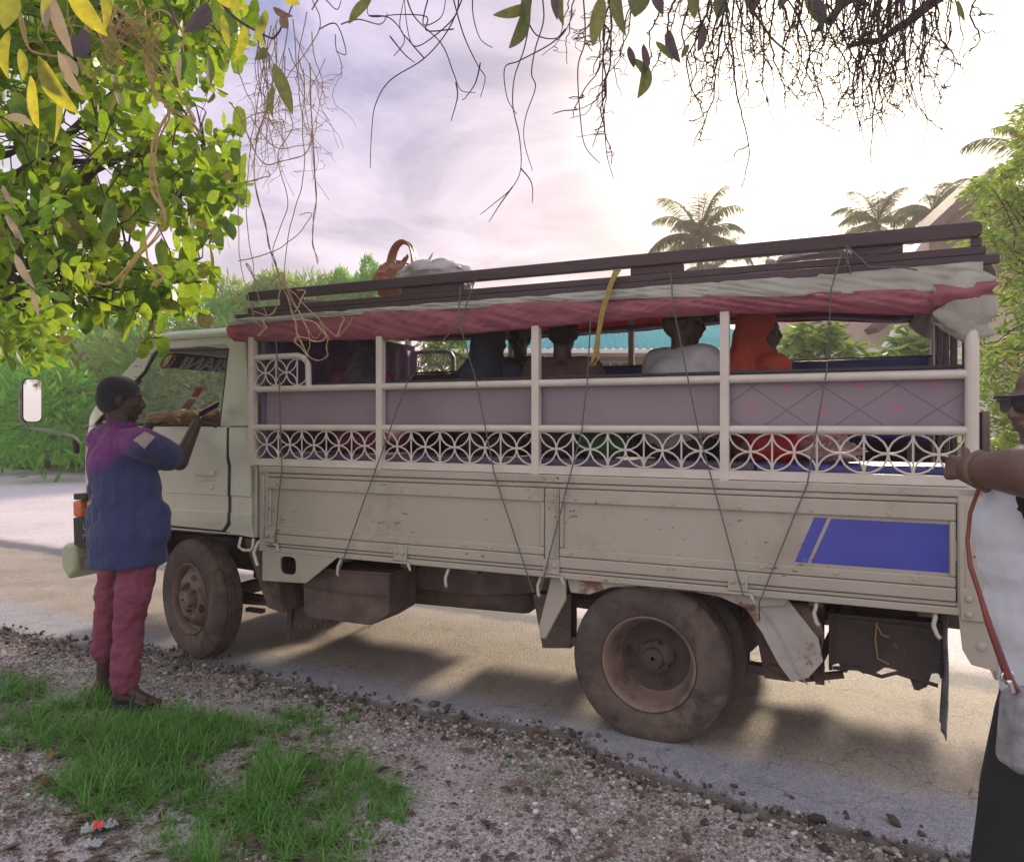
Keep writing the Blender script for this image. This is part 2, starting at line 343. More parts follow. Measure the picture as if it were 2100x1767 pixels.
M['rope'] = mat('grey rope', (.10, .11, .095), .9, (.16, .16, .13), 60, bump=.5, bscale=300)
M['yrope'] = mat('yellow rope', (.42, .30, .08), .9, (.30, .22, .08), 60, bump=.5, bscale=300)
M['bluevinyl'] = mat('blue vinyl', (.04, .05, .22), .32, (.03, .04, .17), 5, bump=.1, bscale=12)
M['skin'] = mat('dark skin', (.062, .034, .024), .5, (.048, .026, .018), 14, bump=.06, bscale=90, spec=.45)
M['skin2'] = mat('brown skin', (.120, .064, .050), .42, (.095, .05, .04), 10, bump=.18, bscale=160, spec=.5)
M['hair'] = mat('black hair', (.008, .007, .008), .8, (.014, .012, .012), 60, bump=.6, bscale=180)
M['cap'] = mat('black knit cap', (.014, .014, .022), .9, (.02, .02, .03), 40, bump=.4, bscale=220, sheen=.2)
M['black'] = mat('black cloth', (.010, .011, .013), .9, (.016, .017, .018), 5, bump=.15, bscale=30)
M['whitecloth'] = mat('white cloth', (.60, .62, .66), .85, (.54, .56, .62), 5, bump=.12, bscale=18)
M['maroon'] = mat('maroon trousers', (.22, .052, .09), .85, (.18, .04, .072), 7, bump=.3, bscale=26)
M['orange'] = mat('orange scarf', (.55, .095, .06), .8, (.44, .07, .05), 9, bump=.2, bscale=24, trans=(.75, .2, .08))
M['paper'] = mat('brown paper', (.42, .26, .15), .7, (.33, .19, .10), 8, bump=.3, bscale=18)
M['darkcloth'] = mat('dark cloth', (.035, .035, .05), .9, (.025, .025, .035), 9, bump=.2, bscale=30)
M['bark'] = mat('bark', (.10, .075, .055), .9, (.055, .042, .034), 14, bump=.8, bscale=25, stretch=(3, 3, .7))
M['twig'] = mat('dark twigs', (.035, .022, .022), .85, (.055, .035, .03), 30)
M['ytwig'] = mat('pale tendrils', (.32, .22, .07), .75, (.22, .13, .06), 9)
# ------------------------------------------------------------------ ground and road
RA = np.array([-.875, .485]); RN = np.array([.485, .875])          # along the road (to the left, away), and across it
def fbm(x, y, o=4, seed=0.0):
    v = 0; a = .5; f = 1
    for k in range(o): v += a * noise.noise((x * f + seed, y * f - seed, seed * .7)); a *= .5; f *= 2
    return v
EDGE = [(-3, 3.0), (-1.5, 3.12), (-.06, 3.16), (.35, 3.17), (.62, 3.17), (.95, 3.25), (1.26, 3.26), (1.45, 3.43), (1.65, 3.48), (2.1, 3.42), (2.96, 3.33), (3.7, 3.37), (4.54, 3.40), (5.3, 3.18), (6.14, 3.12), (8, 3.05), (14, 3.1)]
def edge_at(t):
    b = np.interp(t, [e[0] for e in EDGE], [e[1] for e in EDGE])
    return b + .09 * fbm(t * 2.3, 1.7, 4, 3.1) + .065 * fbm(t * 10, 4.2, 4, 9.2)
def ground_z(x, y):
    p = x * RN[0] + y * RN[1]; t = x * RA[0] + y * RA[1]
    z = -.036 + .030 * fbm(x * 1.1, y * 1.1, 4, 5.5) + .010 * fbm(x * 9, y * 9, 3, 2.5)
    e = edge_at(t) if -4 < t < 12 else 3.1
    if p > e - .30: z = min(-.012, z + .016 * min(1, (p - e + .30) / .3)) if p < e else -.10
    if p > 14.5: z = -.05 + .9 * min(max((p - 14.5) / 9, 0), 1) ** 1.2 + .05 * fbm(x * .4, y * .4, 3)
    return z
def axis_coords(lo, hi, step, far):
    c = [lo]; 
    while c[-1] < hi: c.append(c[-1] + step)
    s = step; a = c[-1]
    while a < far: s *= 1.22; a += s; c.append(a)
    s = step; a = lo; pre = []
    while a > -far: s *= 1.22; a -= s; pre.append(a)
    return pre[::-1] + c
def build_ground():
    xs = axis_coords(-6.0, 3.2, .036, 420); ys = axis_coords(1.3, 6.6, .036, 420)
    V = np.array([(x, y, ground_z(x, y)) for x in xs for y in ys]); ny = len(ys)
    i, j = np.meshgrid(np.arange(len(xs) - 1), np.arange(ny - 1), indexing='ij'); a = (i * ny + j).ravel()
    m, nt, N, L, P = nodes('gravelly soil')
    tc = N.new('ShaderNodeTexCoord')
    def nz(s, d=6, r=.6):
        n = N.new('ShaderNodeTexNoise'); n.inputs['Scale'].default_value = s; n.inputs['Detail'].default_value = d; n.inputs['Roughness'].default_value = r; L.new(tc.outputs['Object'], n.inputs['Vector']); return n.outputs[0]
    def ramp(src, stops):
        r = N.new('ShaderNodeValToRGB'); e = r.color_ramp; e.elements[0].position = stops[0][0]; e.elements[0].color = rgb(stops[0][1]); e.elements[1].position = stops[-1][0]; e.elements[1].color = rgb(stops[-1][1])
        for p, c in stops[1:-1]: e.elements.new(p).color = rgb(c)
        L.new(src, r.inputs[0]); return r.outputs[0]
    base = ramp(nz(1.3, 8), [(.30, (.26, .20, .16)), (.43, (.42, .37, .36)), (.60, (.52, .48, .49)), (.75, (.37, .30, .26))])
    vo = N.new('ShaderNodeTexVoronoi'); vo.inputs['Scale'].default_value = 95; vo.feature = 'F1'; L.new(tc.outputs['Object'], vo.inputs['Vector'])
    peb = ramp(vo.outputs['Color'], [(0, (.45, .42, .42)), (.45, (1, 1, 1)), (.8, (1.15, 1.1, 1.1)), (1, (1.7, 1.65, 1.7))])
    mx = N.new('ShaderNodeMix'); mx.data_type = 'RGBA'; mx.blend_type = 'MULTIPLY'; mx.inputs[0].default_value = .85; L.new(base, mx.inputs[6]); L.new(peb, mx.inputs[7])
    # far across the road: grassy verge
    sp = N.new('ShaderNodeVectorMath'); sp.operation = 'DOT_PRODUCT'; sp.inputs[1].default_value = (RN[0], RN[1], 0); L.new(tc.outputs['Object'], sp.inputs[0])
    ad = N.new('ShaderNodeMath'); ad.operation = 'MULTIPLY_ADD'; ad.inputs[1].default_value = 3.0; L.new(nz(.5, 5), ad.inputs[0]); L.new(sp.outputs['Value'], ad.inputs[2])
    mr = N.new('ShaderNodeMapRange'); mr.inputs[1].default_value = 16.4; mr.inputs[2].default_value = 18.0; L.new(ad.outputs[0], mr.inputs[0])
    gr = ramp(nz(7, 8), [(.3, (.05, .075, .02)), (.55, (.09, .13, .035)), (.75, (.22, .21, .12))])
    m3 = N.new('ShaderNodeMix'); m3.data_type = 'RGBA'; L.new(mr.outputs[0], m3.inputs[0]); L.new(mx.outputs[2], m3.inputs[6]); L.new(gr, m3.inputs[7])
    ea = N.new('ShaderNodeAttribute'); ea.attribute_name = 'edge_dirt'; em = N.new('ShaderNodeMix'); em.data_type = 'RGBA'
    ef = N.new('ShaderNodeMath'); ef.operation = 'MULTIPLY'; ef.inputs[1].default_value = .85; L.new(ea.outputs['Fac'], ef.inputs[0]); L.new(ef.outputs[0], em.inputs[0]); L.new(m3.outputs[2], em.inputs[6]); L.new(ramp(nz(30, 8, .7), [(.35, (.07, .048, .036)), (.55, (.17, .11, .08)), (.72, (.30, .21, .15))]), em.inputs[7])
    L.new(em.outputs[2], P.inputs['Base Color']); P.inputs['Roughness'].default_value = .95
    b = N.new('ShaderNodeBump'); b.inputs['Strength'].default_value = .9; b.inputs['Distance'].default_value = .012
    iv = N.new('ShaderNodeMath'); iv.operation = 'SUBTRACT'; iv.inputs[0].default_value = 1; L.new(vo.outputs['Distance'], iv.inputs[1])
    a2 = N.new('ShaderNodeMath'); a2.operation = 'ADD'; L.new(iv.outputs[0], a2.inputs[0]); L.new(nz(24, 8, .7), a2.inputs[1])
    L.new(a2.outputs[0], b.inputs['Height']); L.new(b.outputs[0], P.inputs['Normal'])
    go = tag(bigmesh('ground', V, np.stack([a, a + ny, a + ny + 1, a + 1], 1), m, smooth=True), kind='structure')
    at_ = go.data.attributes.new('edge_dirt', 'FLOAT', 'POINT'); pp = V[:, 0] * RN[0] + V[:, 1] * RN[1]; tt = V[:, 0] * RA[0] + V[:, 1] * RA[1]
    ee = np.interp(tt, [q[0] for q in EDGE], [q[1] for q in EDGE]); nzv = np.array([noise.noise((x * 3, y * 3, 1.0)) for x, y, _ in V]) * .12
    at_.data.foreach_set('value', np.clip((1 - np.abs(pp - ee + .07 + nzv) / .17) * (.5 + np.array([noise.noise((x * 1.7, y * 1.7, 6.0)) for x, y, _ in V]) * 1.6), 0, 1).astype(np.float32))
build_ground()
def build_road():
    ts = axis_coords(-2.6, 8.5, .022, 90); V = []; cols = [0, .012, .05, .12, .25, .5, 1, 1.6, 2.2, 2.7, 3.6, 5.5, 8, 9.5, 11.2]
    for t in ts:
        e = edge_at(t) if -6 < t < 14 else 3.1
        for k, c in enumerate(cols):
            cc = c if k < 14 else 11.3 + .35 * fbm(t * .35, 8, 4)
            p = e + cc * (14.4 - 3.1) / 11.3 if k > 5 else e + c
            q = RA * t + RN * p
            z = 0.004 * fbm(q[0] * 3, q[1] * 3, 2) if k > 2 else (0, .008, .004)[0]
            if k == 0: z = -.12
            if k == 1: z = -.018 + .014 * fbm(t * 11, 2.2, 3)
            if k == 2: z = -.004 + .006 * fbm(t * 9, 7.2, 3)
            V.append((q[0], q[1], z))
    n = len(cols); i, j = np.meshgrid(np.arange(len(ts) - 1), np.arange(n - 1), indexing='ij'); a = (i * n + j).ravel()
    m, nt, N, L, P = nodes('worn asphalt')
    tc = N.new('ShaderNodeTexCoord')
    def nz(s, d=6, r=.6, src=None):
        q = N.new('ShaderNodeTexNoise'); q.inputs['Scale'].default_value = s; q.inputs['Detail'].default_value = d; q.inputs['Roughness'].default_value = r; L.new(src or tc.outputs['Object'], q.inputs['Vector']); return q.outputs[0]
    def ramp(src, stops):
        r = N.new('ShaderNodeValToRGB'); e = r.color_ramp; e.elements[0].position = stops[0][0]; e.elements[0].color = rgb(stops[0][1]); e.elements[1].position = stops[-1][0]; e.elements[1].color = rgb(stops[-1][1])
        for p, c in stops[1:-1]: e.elements.new(p).color = rgb(c)
        L.new(src, r.inputs[0]); return r.outputs[0]
    def mix(f, a, b, bt='MIX'):
        x = N.new('ShaderNodeMix'); x.data_type = 'RGBA'; x.blend_type = bt
        if isinstance(f, float): x.inputs[0].default_value = f
        else: L.new(f, x.inputs[0])
        for s_, k in ((a, 6), (b, 7)):
            if isinstance(s_, tuple): x.inputs[k].default_value = rgb(s_)
            else: L.new(s_, x.inputs[k])
        return x.outputs[2]
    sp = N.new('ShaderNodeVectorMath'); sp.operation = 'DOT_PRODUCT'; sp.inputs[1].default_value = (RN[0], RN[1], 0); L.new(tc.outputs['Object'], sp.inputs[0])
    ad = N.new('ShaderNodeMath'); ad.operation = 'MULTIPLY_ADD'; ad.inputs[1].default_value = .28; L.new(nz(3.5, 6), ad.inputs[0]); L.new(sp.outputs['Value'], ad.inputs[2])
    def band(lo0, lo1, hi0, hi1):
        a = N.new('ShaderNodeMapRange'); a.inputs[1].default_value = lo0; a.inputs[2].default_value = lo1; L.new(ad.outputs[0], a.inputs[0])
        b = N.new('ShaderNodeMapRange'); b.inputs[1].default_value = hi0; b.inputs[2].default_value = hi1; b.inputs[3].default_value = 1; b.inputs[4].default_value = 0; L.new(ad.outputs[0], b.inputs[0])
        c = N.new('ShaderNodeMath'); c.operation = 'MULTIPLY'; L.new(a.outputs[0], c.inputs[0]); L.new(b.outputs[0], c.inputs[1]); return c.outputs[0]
    stone = N.new('ShaderNodeTexVoronoi'); stone.inputs['Scale'].default_value = 150; L.new(tc.outputs['Object'], stone.inputs['Vector'])
    base = ramp(nz(2.2, 8), [(.3, (.27, .22, .185)), (.5, (.34, .285, .245)), (.7, (.40, .335, .28))])       # sandy worn lane
    edgec = ramp(nz(6, 6), [(.3, (.28, .28, .33)), (.7, (.38, .37, .42))])                                  # clean grey edge
    far = ramp(nz(.5, 6), [(.3, (.57, .52, .58)), (.7, (.67, .61, .67))])                                     # smooth pale surface
    c = mix(band(3.0, 3.05, 3.70, 3.95), base, edgec)
    fb = N.new('ShaderNodeMapRange'); fb.inputs[1].default_value = 5.6; fb.inputs[2].default_value = 5.95; L.new(ad.outputs[0], fb.inputs[0])
    c = mix(fb.outputs[0], c, far)
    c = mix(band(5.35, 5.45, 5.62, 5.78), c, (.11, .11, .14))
    sc = ramp(stone.outputs['Color'], [(0, (.55, .53, .52)), (.5, (1, 1, 1)), (1, (1.7, 1.65, 1.55))])
    c = mix(.7, c, sc, 'MULTIPLY')
    spots = N.new('ShaderNodeMapRange'); spots.inputs[1].default_value = .63; spots.inputs[2].default_value = .68; L.new(nz(9, 9, .8), spots.inputs[0])
    c = mix(spots.outputs[0], c, (.075, .052, .045))
    # hairline cracks
    vc = N.new('ShaderNodeTexVoronoi'); vc.feature = 'DISTANCE_TO_EDGE'; vc.inputs['Scale'].default_value = 2.2
    wv = N.new('ShaderNodeVectorMath'); wv.operation = 'MULTIPLY_ADD'; wv.inputs[1].default_value = (.25, .25, .25); q = N.new('ShaderNodeTexNoise'); q.inputs['Scale'].default_value = 7; q.inputs['Detail'].default_value = 5
    L.new(tc.outputs['Object'], q.inputs['Vector']); L.new(q.outputs['Color'], wv.inputs[0]); L.new(tc.outputs['Object'], wv.inputs[2]); L.new(wv.outputs[0], vc.inputs['Vector'])
    ck = N.new('ShaderNodeMapRange'); ck.inputs[1].default_value = .0; ck.inputs[2].default_value = .010; ck.inputs[3].default_value = .6; ck.inputs[4].default_value = 0; L.new(vc.outputs['Distance'], ck.inputs[0])
    c = mix(ck.outputs[0], c, (.05, .045, .045))
    s3 = N.new('ShaderNodeSeparateXYZ'); L.new(tc.outputs['Object'], s3.inputs[0]); fz = N.new('ShaderNodeMapRange'); fz.inputs[1].default_value = -.004; fz.inputs[2].default_value = -.012; L.new(s3.outputs[2], fz.inputs[0]); c = mix(fz.outputs[0], c, (.17, .15, .14))
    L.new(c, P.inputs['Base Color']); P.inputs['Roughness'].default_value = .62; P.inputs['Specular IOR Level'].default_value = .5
    b = N.new('ShaderNodeBump'); b.inputs['Strength'].default_value = .8; b.inputs['Distance'].default_value = .010
    a2 = N.new('ShaderNodeMath'); a2.operation = 'SUBTRACT'; L.new(nz(38, 8, .7), a2.inputs[0]); L.new(stone.outputs['Distance'], a2.inputs[1]); L.new(a2.outputs[0], b.inputs['Height']); L.new(b.outputs[0], P.inputs['Normal'])
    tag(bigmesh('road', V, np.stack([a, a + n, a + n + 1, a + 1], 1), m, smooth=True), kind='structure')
build_road()

# ------------------------------------------------------------------ truck
LIFT = .18     # the body leans toward the near side, so the far side stands higher
truck = thing('passenger_truck', TO, TROT, 'cream open-sided passenger truck with roof planks and a rolled red and white tarpaulin', 'truck')
def tp(mb, name, m, parent=truck, **k): return mb.build(name, M[m] if isinstance(m, str) else m, parent, **k)
CW = .885                                              # cab half width at the belt
def cabw(z): # outer half width of the cab at height z
    pts = [(.5, .87), (.86, .872), (.93, .892), (.99, .894), (1.0, .886), (1.10, .886), (1.105, .893), (1.12, .893), (1.5, .885), (1.56, .88), (2.1, .80), (2.2, .77)]
    return float(np.interp(z, [p[0] for p in pts], [p[1] for p in pts]))
def frontround(s):   # the corner towards the nose curves in
    return 0 if s < 4.05 else (s - 4.05) ** 2 * 1.6
ZC = [((0, 0, z), (0, 0, 1)) for z in (.86, .90, .93, .99, 1.0, 1.05, 1.10, 1.105, 1.12, 1.3, 1.5, 1.56, 1.7, 1.85, 2.0, 2.1)] + [((s, 0, 0), (1, 0, 0)) for s in (3.9, 4.05, 4.12, 4.2, 4.27)]
def cabside(poly, side, t=.03, out=0.0):
    mb = MB(); mb.prism(poly, 0, 1)
    def wf(c):
        base = cabw(c.z) + out - frontround(c.x)
        return Vector((c.x, side * (base - t * (1 - c.y)), c.z))
    return mb, wf
def cabpanel(name, polys, side, m='cabpaint', t=.03, out=0.0, bevel=.004, parent=truck):
    mb = MB(); wf = None
    for p in polys:
        q, wf = cabside(p, side, t, out); mb.add(q.v, q.f)
    return tp(mb, name, m, parent, cuts=ZC, warp=wf, bevel=bevel, smooth=30)
RB = (2.60, .84)
lower = [(2.60, .84), (2.72, .85), (3.60, .85), (3.66, .74), (3.74, .62), (4.28, .60), (4.32, .9), (4.33, 1.3), (4.31, 1.49), (4.22, 1.548), (2.62, 1.548)]
bpill = [(2.62, 1.552), (2.88, 1.552), (2.88, 2.07), (2.92, 2.10), (2.92, 2.165), (2.76, 2.185)]
rail = [(2.922, 2.10), (3.56, 2.085), (3.60, 2.06), (3.72, 2.06), (3.70, 2.125), (3.64, 2.15), (2.922, 2.165)]
apill = [(3.605, 2.056), (3.66, 1.94), (4.13, 1.552), (4.22, 1.552), (4.24, 1.60), (3.72, 2.056)]
for sd in (1, -1): cabpanel('cab_side', [lower, bpill, rail, apill], sd)
# front, roof, back of the cab
mb = MB()
def roofpt(u, v):
    s = 2.70 + (3.74 - 2.70) * u; a = (v - .5) * 2; w = .80 * a
    z = 2.235 - .035 * abs(a) ** 3 - .03 * (max(0, u - .8) / .2) ** 2 - (.045 if abs(a) > .999 else 0)
    return (s, w, z - (.03 if u > .999 else 0))
mb.grid(roofpt, 16, 16); tp(mb, 'cab_roof', 'cabpaint', thick=.02, recalc=False)
mb = MB(); mb.box(2.585, 2.612, -.86, .86, .84, 1.50); mb.box(2.612, 2.64, -.84, .84, 1.5, 1.62); mb.box(2.66, 2.70, -.80, .80, 2.06, 2.20)
for w0 in (-.82, -.12, .58): mb.box(2.63, 2.67, w0, w0 + .24, 1.62, 2.07)
tp(mb, 'cab_back', 'cabpaint', bevel=.006)
mb = MB(); mb.prism([(4.27, .60), (4.31, .9), (4.315, 1.3), (4.30, 1.49), (4.20, 1.54), (4.16, 1.52), (4.25, 1.3), (4.24, .62)], -.80, .80)
mb.bar((3.70, -.74, 2.13), (3.70, .74, 2.13), .03, .035); tp(mb, 'cab_front', 'cabpaint', bevel=.01)
mb = MB(); mb.box(4.318, 4.335, -.68, .68, .98, 1.28)
for k in range(6): mb.box(4.335, 4.345, -.66, .66, 1.0 + k * .046, 1.02 + k * .046)
tp(mb, 'radiator_grille', 'dark', bevel=.003)
for sd in (-1, 1):
    mb = MB(); mb.lathe([(.02, .0), (.085, .0), (.095, .02), (.095, .05), (.02, .06)], (4.33, sd * .52, .92), ax=0, seg=24); tp(mb, 'headlight', 'chrome')
    mb = MB(); mb.prism([(4.25, .88), (4.345, .885), (4.35, 1.0), (4.26, 1.01)], sd * .70, sd * .872); tp(mb, 'turn_signal', 'amber', bevel=.015)
    mb = MB(); mb.prism([(4.16, .66), (4.33, .67), (4.34, .88), (4.24, .88), (4.15, .80)], sd * .66, sd * .876); tp(mb, 'lamp_housing', 'dark', bevel=.01)
    mb = MB(); mb.prism([(4.20, 1.012), (4.335, 1.01), (4.335, 1.055), (4.2, 1.06)], sd * .66, sd * .874); tp(mb, 'lamp_housing', 'dark', bevel=.006)
mb = MB(); mb.prism([(4.27, .50), (4.36, .42), (4.44, .52), (4.44, .66), (4.39, .69), (4.29, .68)], .55, .90); mb.prism([(4.27, .50), (4.36, .42), (4.44, .52), (4.44, .66), (4.39, .69), (4.29, .68)], -.90, -.55)
mb.box(4.38, 4.48, -.552, .552, .50, .66); tp(mb, 'bumper', 'olive', bevel=.025)
mb = MB(); mb.box(3.9, 4.38, .30, .36, .52, .60); mb.box(3.9, 4.38, -.36, -.30, .52, .60); mb.box(4.1, 4.2, -.86, .86, .51, .57); mb.prism([(3.62, .84), (3.66, .74), (3.76, .60), (4.3, .58), (4.34, .50), (3.9, .50), (3.68, .60), (3.60, .80)], .70, .86)
mb.prism([(3.62, .84), (3.66, .74), (3.76, .60), (4.3, .58), (4.34, .50), (3.9, .50), (3.68, .60), (3.60, .80)], -.86, -.70); tp(mb, 'front_valance', 'chassis')
# door skin with its dark shut line
def rr(poly, r=.03, n=4):   # round polygon corners
    o = []
    for i, p in enumerate(poly):
        p = Vector(p).to_2d() if len(p) > 2 else Vector(p); a = Vector(poly[i - 1]); b = Vector(poly[(i + 1) % len(poly)])
        da = (a - p); db = (b - p); q = min(r, da.length * .45, db.length * .45); p0 = p + da.normalized() * q; p1 = p + db.normalized() * q
        for k in range(n + 1):
            t = k / n; o.append(tuple(p0 * (1 - t) ** 2 + p * 2 * t * (1 - t) + p1 * t * t))
    return o
M['cabshade'] = mat('shaded cab paint', (.40, .39, .31), .5, (.34, .33, .26), 6)  # darker copy of the cab paint with shade put in, unused
doorp = rr([(2.86, .875), (3.55, .885), (3.70, 1.05), (3.90, 1.12), (4.14, 1.2), (4.15, 1.50), (4.10, 1.545), (2.815, 1.545), (2.815, 1.34), (2.80, 1.29), (2.80, .93)], .035)
for sd in (1, -1):
    gap = [(2.845, .86), (3.56, .872), (3.565, .884), (2.862, .874), (2.802, .93), (2.802, 1.30), (2.818, 1.345), (2.818, 1.54), (2.800, 1.545), (2.796, 1.36), (2.776, 1.30), (2.778, .92)]
    cabpanel('door_seal', [gap], sd, 'dark', .01, .002, bevel=0)
    dr = cabpanel('door', [doorp], sd, 'cabpaint', .02, .008, bevel=.004)
    mb = MB(); y0 = .896 * sd
    fr = rr([(2.89, 1.19), (3.105, 1.19), (3.105, 1.275), (2.89, 1.275)], .025)
    mb.prism(fr, sd * .885, sd * .9005); tp(mb, 'handle_recess', 'cabpaint', dr, bevel=.004)
    mb = MB(); mb.prism(rr([(2.905, 1.225), (3.07, 1.23), (3.07, 1.262), (2.905, 1.262)], .01), sd * .9015, sd * .925); tp(mb, 'handle', 'cabpaint', dr, bevel=.006)
    mb = MB(); mb.lathe([(.021, 0), (.021, sd * .008), (.012, sd * .011), (.006, sd * .011)], (2.93, sd * .892, 1.155), seg=20); tp(mb, 'door_lock', 'chrome', dr)
    # sill rubber and window frame
    mb = MB(); mb.tube([(2.885, sd * .868, 1.56), (2.885, sd * .80, 2.06), (3.56, sd * .797, 2.075), (3.66, sd * .812, 1.93), (4.10, sd * .862, 1.565), (2.885, sd * .868, 1.56)], .011, 6); tp(mb, 'window_rubber', 'dark')
    mb = MB(); mb.tube([(3.80, sd * .865, 1.57), (3.72, sd * .835, 1.84), (3.70, sd * .822, 1.87), (3.745, sd * .832, 1.85), (4.02, sd * .86, 1.60)], .012, 6); tp(mb, 'vent_window_frame', 'dark')
    mb = MB(); mb.add([(3.80, sd * .864, 1.57), (3.72, sd * .834, 1.85), (4.05, sd * .864, 1.57)], [(0, 1, 2)]); tp(mb, 'vent_window', 'glass', recalc=False)
mb = MB(); mb.grid(lambda u, v: (2.885 + .72 * u, -.868 + (.066) * v, 1.56 + .50 * v), 2, 2); tp(mb, 'door_window', 'glass', recalc=False)
def wsp(u, v):  # windscreen surface
    w = (u - .5) * 2 * (.80 - .05 * v); s = 4.24 - .53 * v - .05 * (2 * u - 1) ** 2; return (s, w, 1.53 + .585 * v)
mb = MB(); mb.grid(wsp, 12, 6); ws = tp(mb, 'windscreen', 'wsglass', recalc=False)
mb = MB(); mb.tube([wsp(u / 12, 0) for u in range(13)] + [wsp(1, v / 6) for v in range(7)] + [wsp(1 - u / 12, 1) for u in range(13)] + [wsp(0, 1 - v / 6) for v in range(7)], .013, 6); tp(mb, 'windscreen_seal', 'dark')
# banner and its lettering on the windscreen
M['banner'] = mat('banner film', (.07, .08, .13), .5, (.09, .10, .15), 6)
M['letters'] = mat('pale lettering', (.50, .50, .56), .5, (.42, .42, .48), 12)
mb = MB(); mb.grid(lambda u, v: Vector(wsp(.16 + .68 * u, .775 + .19 * v)) + Vector((.006, 0, .005)), 12, 2); bn = tp(mb, 'banner', 'banner', ws, recalc=False)
def text_mesh(name, s, size, m, parent, mtx, extr=.001):
    cu = bpy.data.curves.new(name, 'FONT'); cu.body = s; cu.size = size; cu.extrude = extr; cu.align_x = 'CENTER'; cu.align_y = 'CENTER'; cu.offset = .002
    ob = bpy.data.objects.new(name, cu); COL.objects.link(ob); dg = bpy.context.evaluated_depsgraph_get(); me = bpy.data.meshes.new_from_object(ob.evaluated_get(dg))
    COL.objects.unlink(ob); bpy.data.objects.remove(ob); me.transform(mtx); me.materials.clear(); me.materials.append(m)
    o = bpy.data.objects.new(name, me); COL.objects.link(o); o.parent = parent; return o
zax = Vector((.585, 0, .53)).normalized(); yax = Vector((-.53, 0, .585)).normalized(); xax = Vector((0, 1, 0))
p0 = Vector(wsp(.5, .868)) + zax * -.004
mt = Matrix((( xax.x, yax.x, zax.x, p0.x), (xax.y, yax.y, zax.y, p0.y), (xax.z, yax.z, zax.z, p0.z), (0, 0, 0, 1)))
text_mesh('lettering', 'JAMBIANI', .165, M['letters'], bn, mt @ Matrix.Diagonal((1.15, 1, 1, 1)), .012)
# stickers on the windscreen
M['stickred'] = mat('red sticker', (.42, .04, .05), .5, (.55, .2, .18), 40); M['stickw'] = mat('licence sticker', (.55, .55, .50), .6, (.48, .45, .40), 30)
mb = MB(); mb.grid(lambda u, v: Vector(wsp(.52 + .05 * u, .44 + .14 * v)) + Vector((-.005, 0, -.004)), 2, 2); s1 = tp(mb, 'sticker', 'stickred', ws, recalc=False)
mb = MB(); mb.grid(lambda u, v: Vector(wsp(.52 + .06 * u, .22 + .20 * v)) + Vector((-.005, 0, -.004)), 2, 2); tp(mb, 'sticker', 'stickw', ws, recalc=False)
mb = MB(); mb.grid(lambda u, v: Vector(wsp(.525 + .05 * u, .25 + .12 * v)) + Vector((-.008, 0, -.007)), 2, 2); tp(mb, 'sticker', mat('pink print', (.42, .22, .18), .6, (.5, .35, .3), 50), ws, recalc=False)
mb = MB(); mb.tube([Vector(wsp(.86 + .035 * math.cos(a), .87 + .085 * math.sin(a))) + Vector((-.006, 0, -.004)) for a in [2 * pi * k / 18 for k in range(18)]], .008, 5, closed=True); tp(mb, 'sticker', 'stickred', ws)
for sd in (1, -1):   # roof gutter, panel seams, small script mark
    mb = MB(); mb.tube([(2.78, sd * .800, 2.172), (3.2, sd * .797, 2.168), (3.62, sd * .795, 2.150), (3.72, sd * .800, 2.115)], .008, 6); tp(mb, 'roof_gutter', 'cabpaint')
    for path in ([(4.175, sd * (cabw(z) - frontround(4.175) + .0005), z) for z in (.62, .9, 1.0, 1.1, 1.3, 1.5)], [(2.64, sd * (cabw(1.552) + .0005), 1.550), (2.79, sd * (cabw(1.552) + .0005), 1.550)], [(2.80, sd * (cabw(.862) + .001), .862), (3.60, sd * (cabw(.862) + .001), .866)]):
        mb = MB(); mb.tube(path, .0024, 5); tp(mb, 'panel_seam', 'dark')
    mb = MB(); mb.tube([(4.20 + .02 * math.cos(k * .9), sd * .8785, .74 + .012 * k + .010 * math.sin(k * 1.9)) for k in range(9)], .0022, 5); tp(mb, 'script_mark', 'cage')
# dashboard, steering wheel, seats
mb = MB(); mb.prism([(3.72, 1.2), (3.80, 1.50), (3.95, 1.54), (4.22, 1.53), (4.22, 1.1)], -.82, .82); tp(mb, 'dashboard', 'dark', bevel=.02)
mb = MB(); c = Vector((3.60, -.40, 1.56)); ax = Vector((-.75, 0, .66)).normalized(); e1 = Vector((0, 1, 0)); e2 = ax.cross(e1)
mb.tube([c + (e1 * math.cos(a) + e2 * math.sin(a)) * .21 for a in [2 * pi * k / 32 for k in range(32)]], .015, 8, closed=True)
mb.cap(c - ax * .01, c - ax * .04, .05, .03); mb.tube([c + e1 * .2, c - ax * .03, c - e1 * .2], .012, 6); mb.tube([c - ax * .03, c - e2 * .2], .012, 6); mb.tube([c, c - ax * .4], .03, 8)
tp(mb, 'steering_wheel', 'dark')
for w0 in (-.45, .35):
    mb = MB(); mb.box(2.78, 3.28, w0 - .27, w0 + .27, 1.10, 1.26); mb.prism([(2.70, 1.2), (2.82, 1.2), (2.76, 1.72), (2.67, 1.72)], w0 - .26, w0 + .26); tp(mb, 'cab_seat', 'inner', bevel=.035)
mb = MB(); mb.box(2.61, 4.25, -.84, .84, .84, .88); tp(mb, 'cab_floor', 'chassis')
# rear-view mirror inside
mb = MB(); mb.prism(rr([(-.10, 1.99), (.10, 1.99), (.10, 2.06), (-.10, 2.06)], .02), 3.60, 3.625, ax=0); im = tp(mb, 'interior_mirror', 'dark', bevel=.006)
mb = MB(); mb.prism(rr([(-.09, 1.997), (.09, 1.997), (.09, 2.053), (-.09, 2.053)], .02), 3.597, 3.5995, ax=0); tp(mb, 'mirror_glass', 'mirror', im)
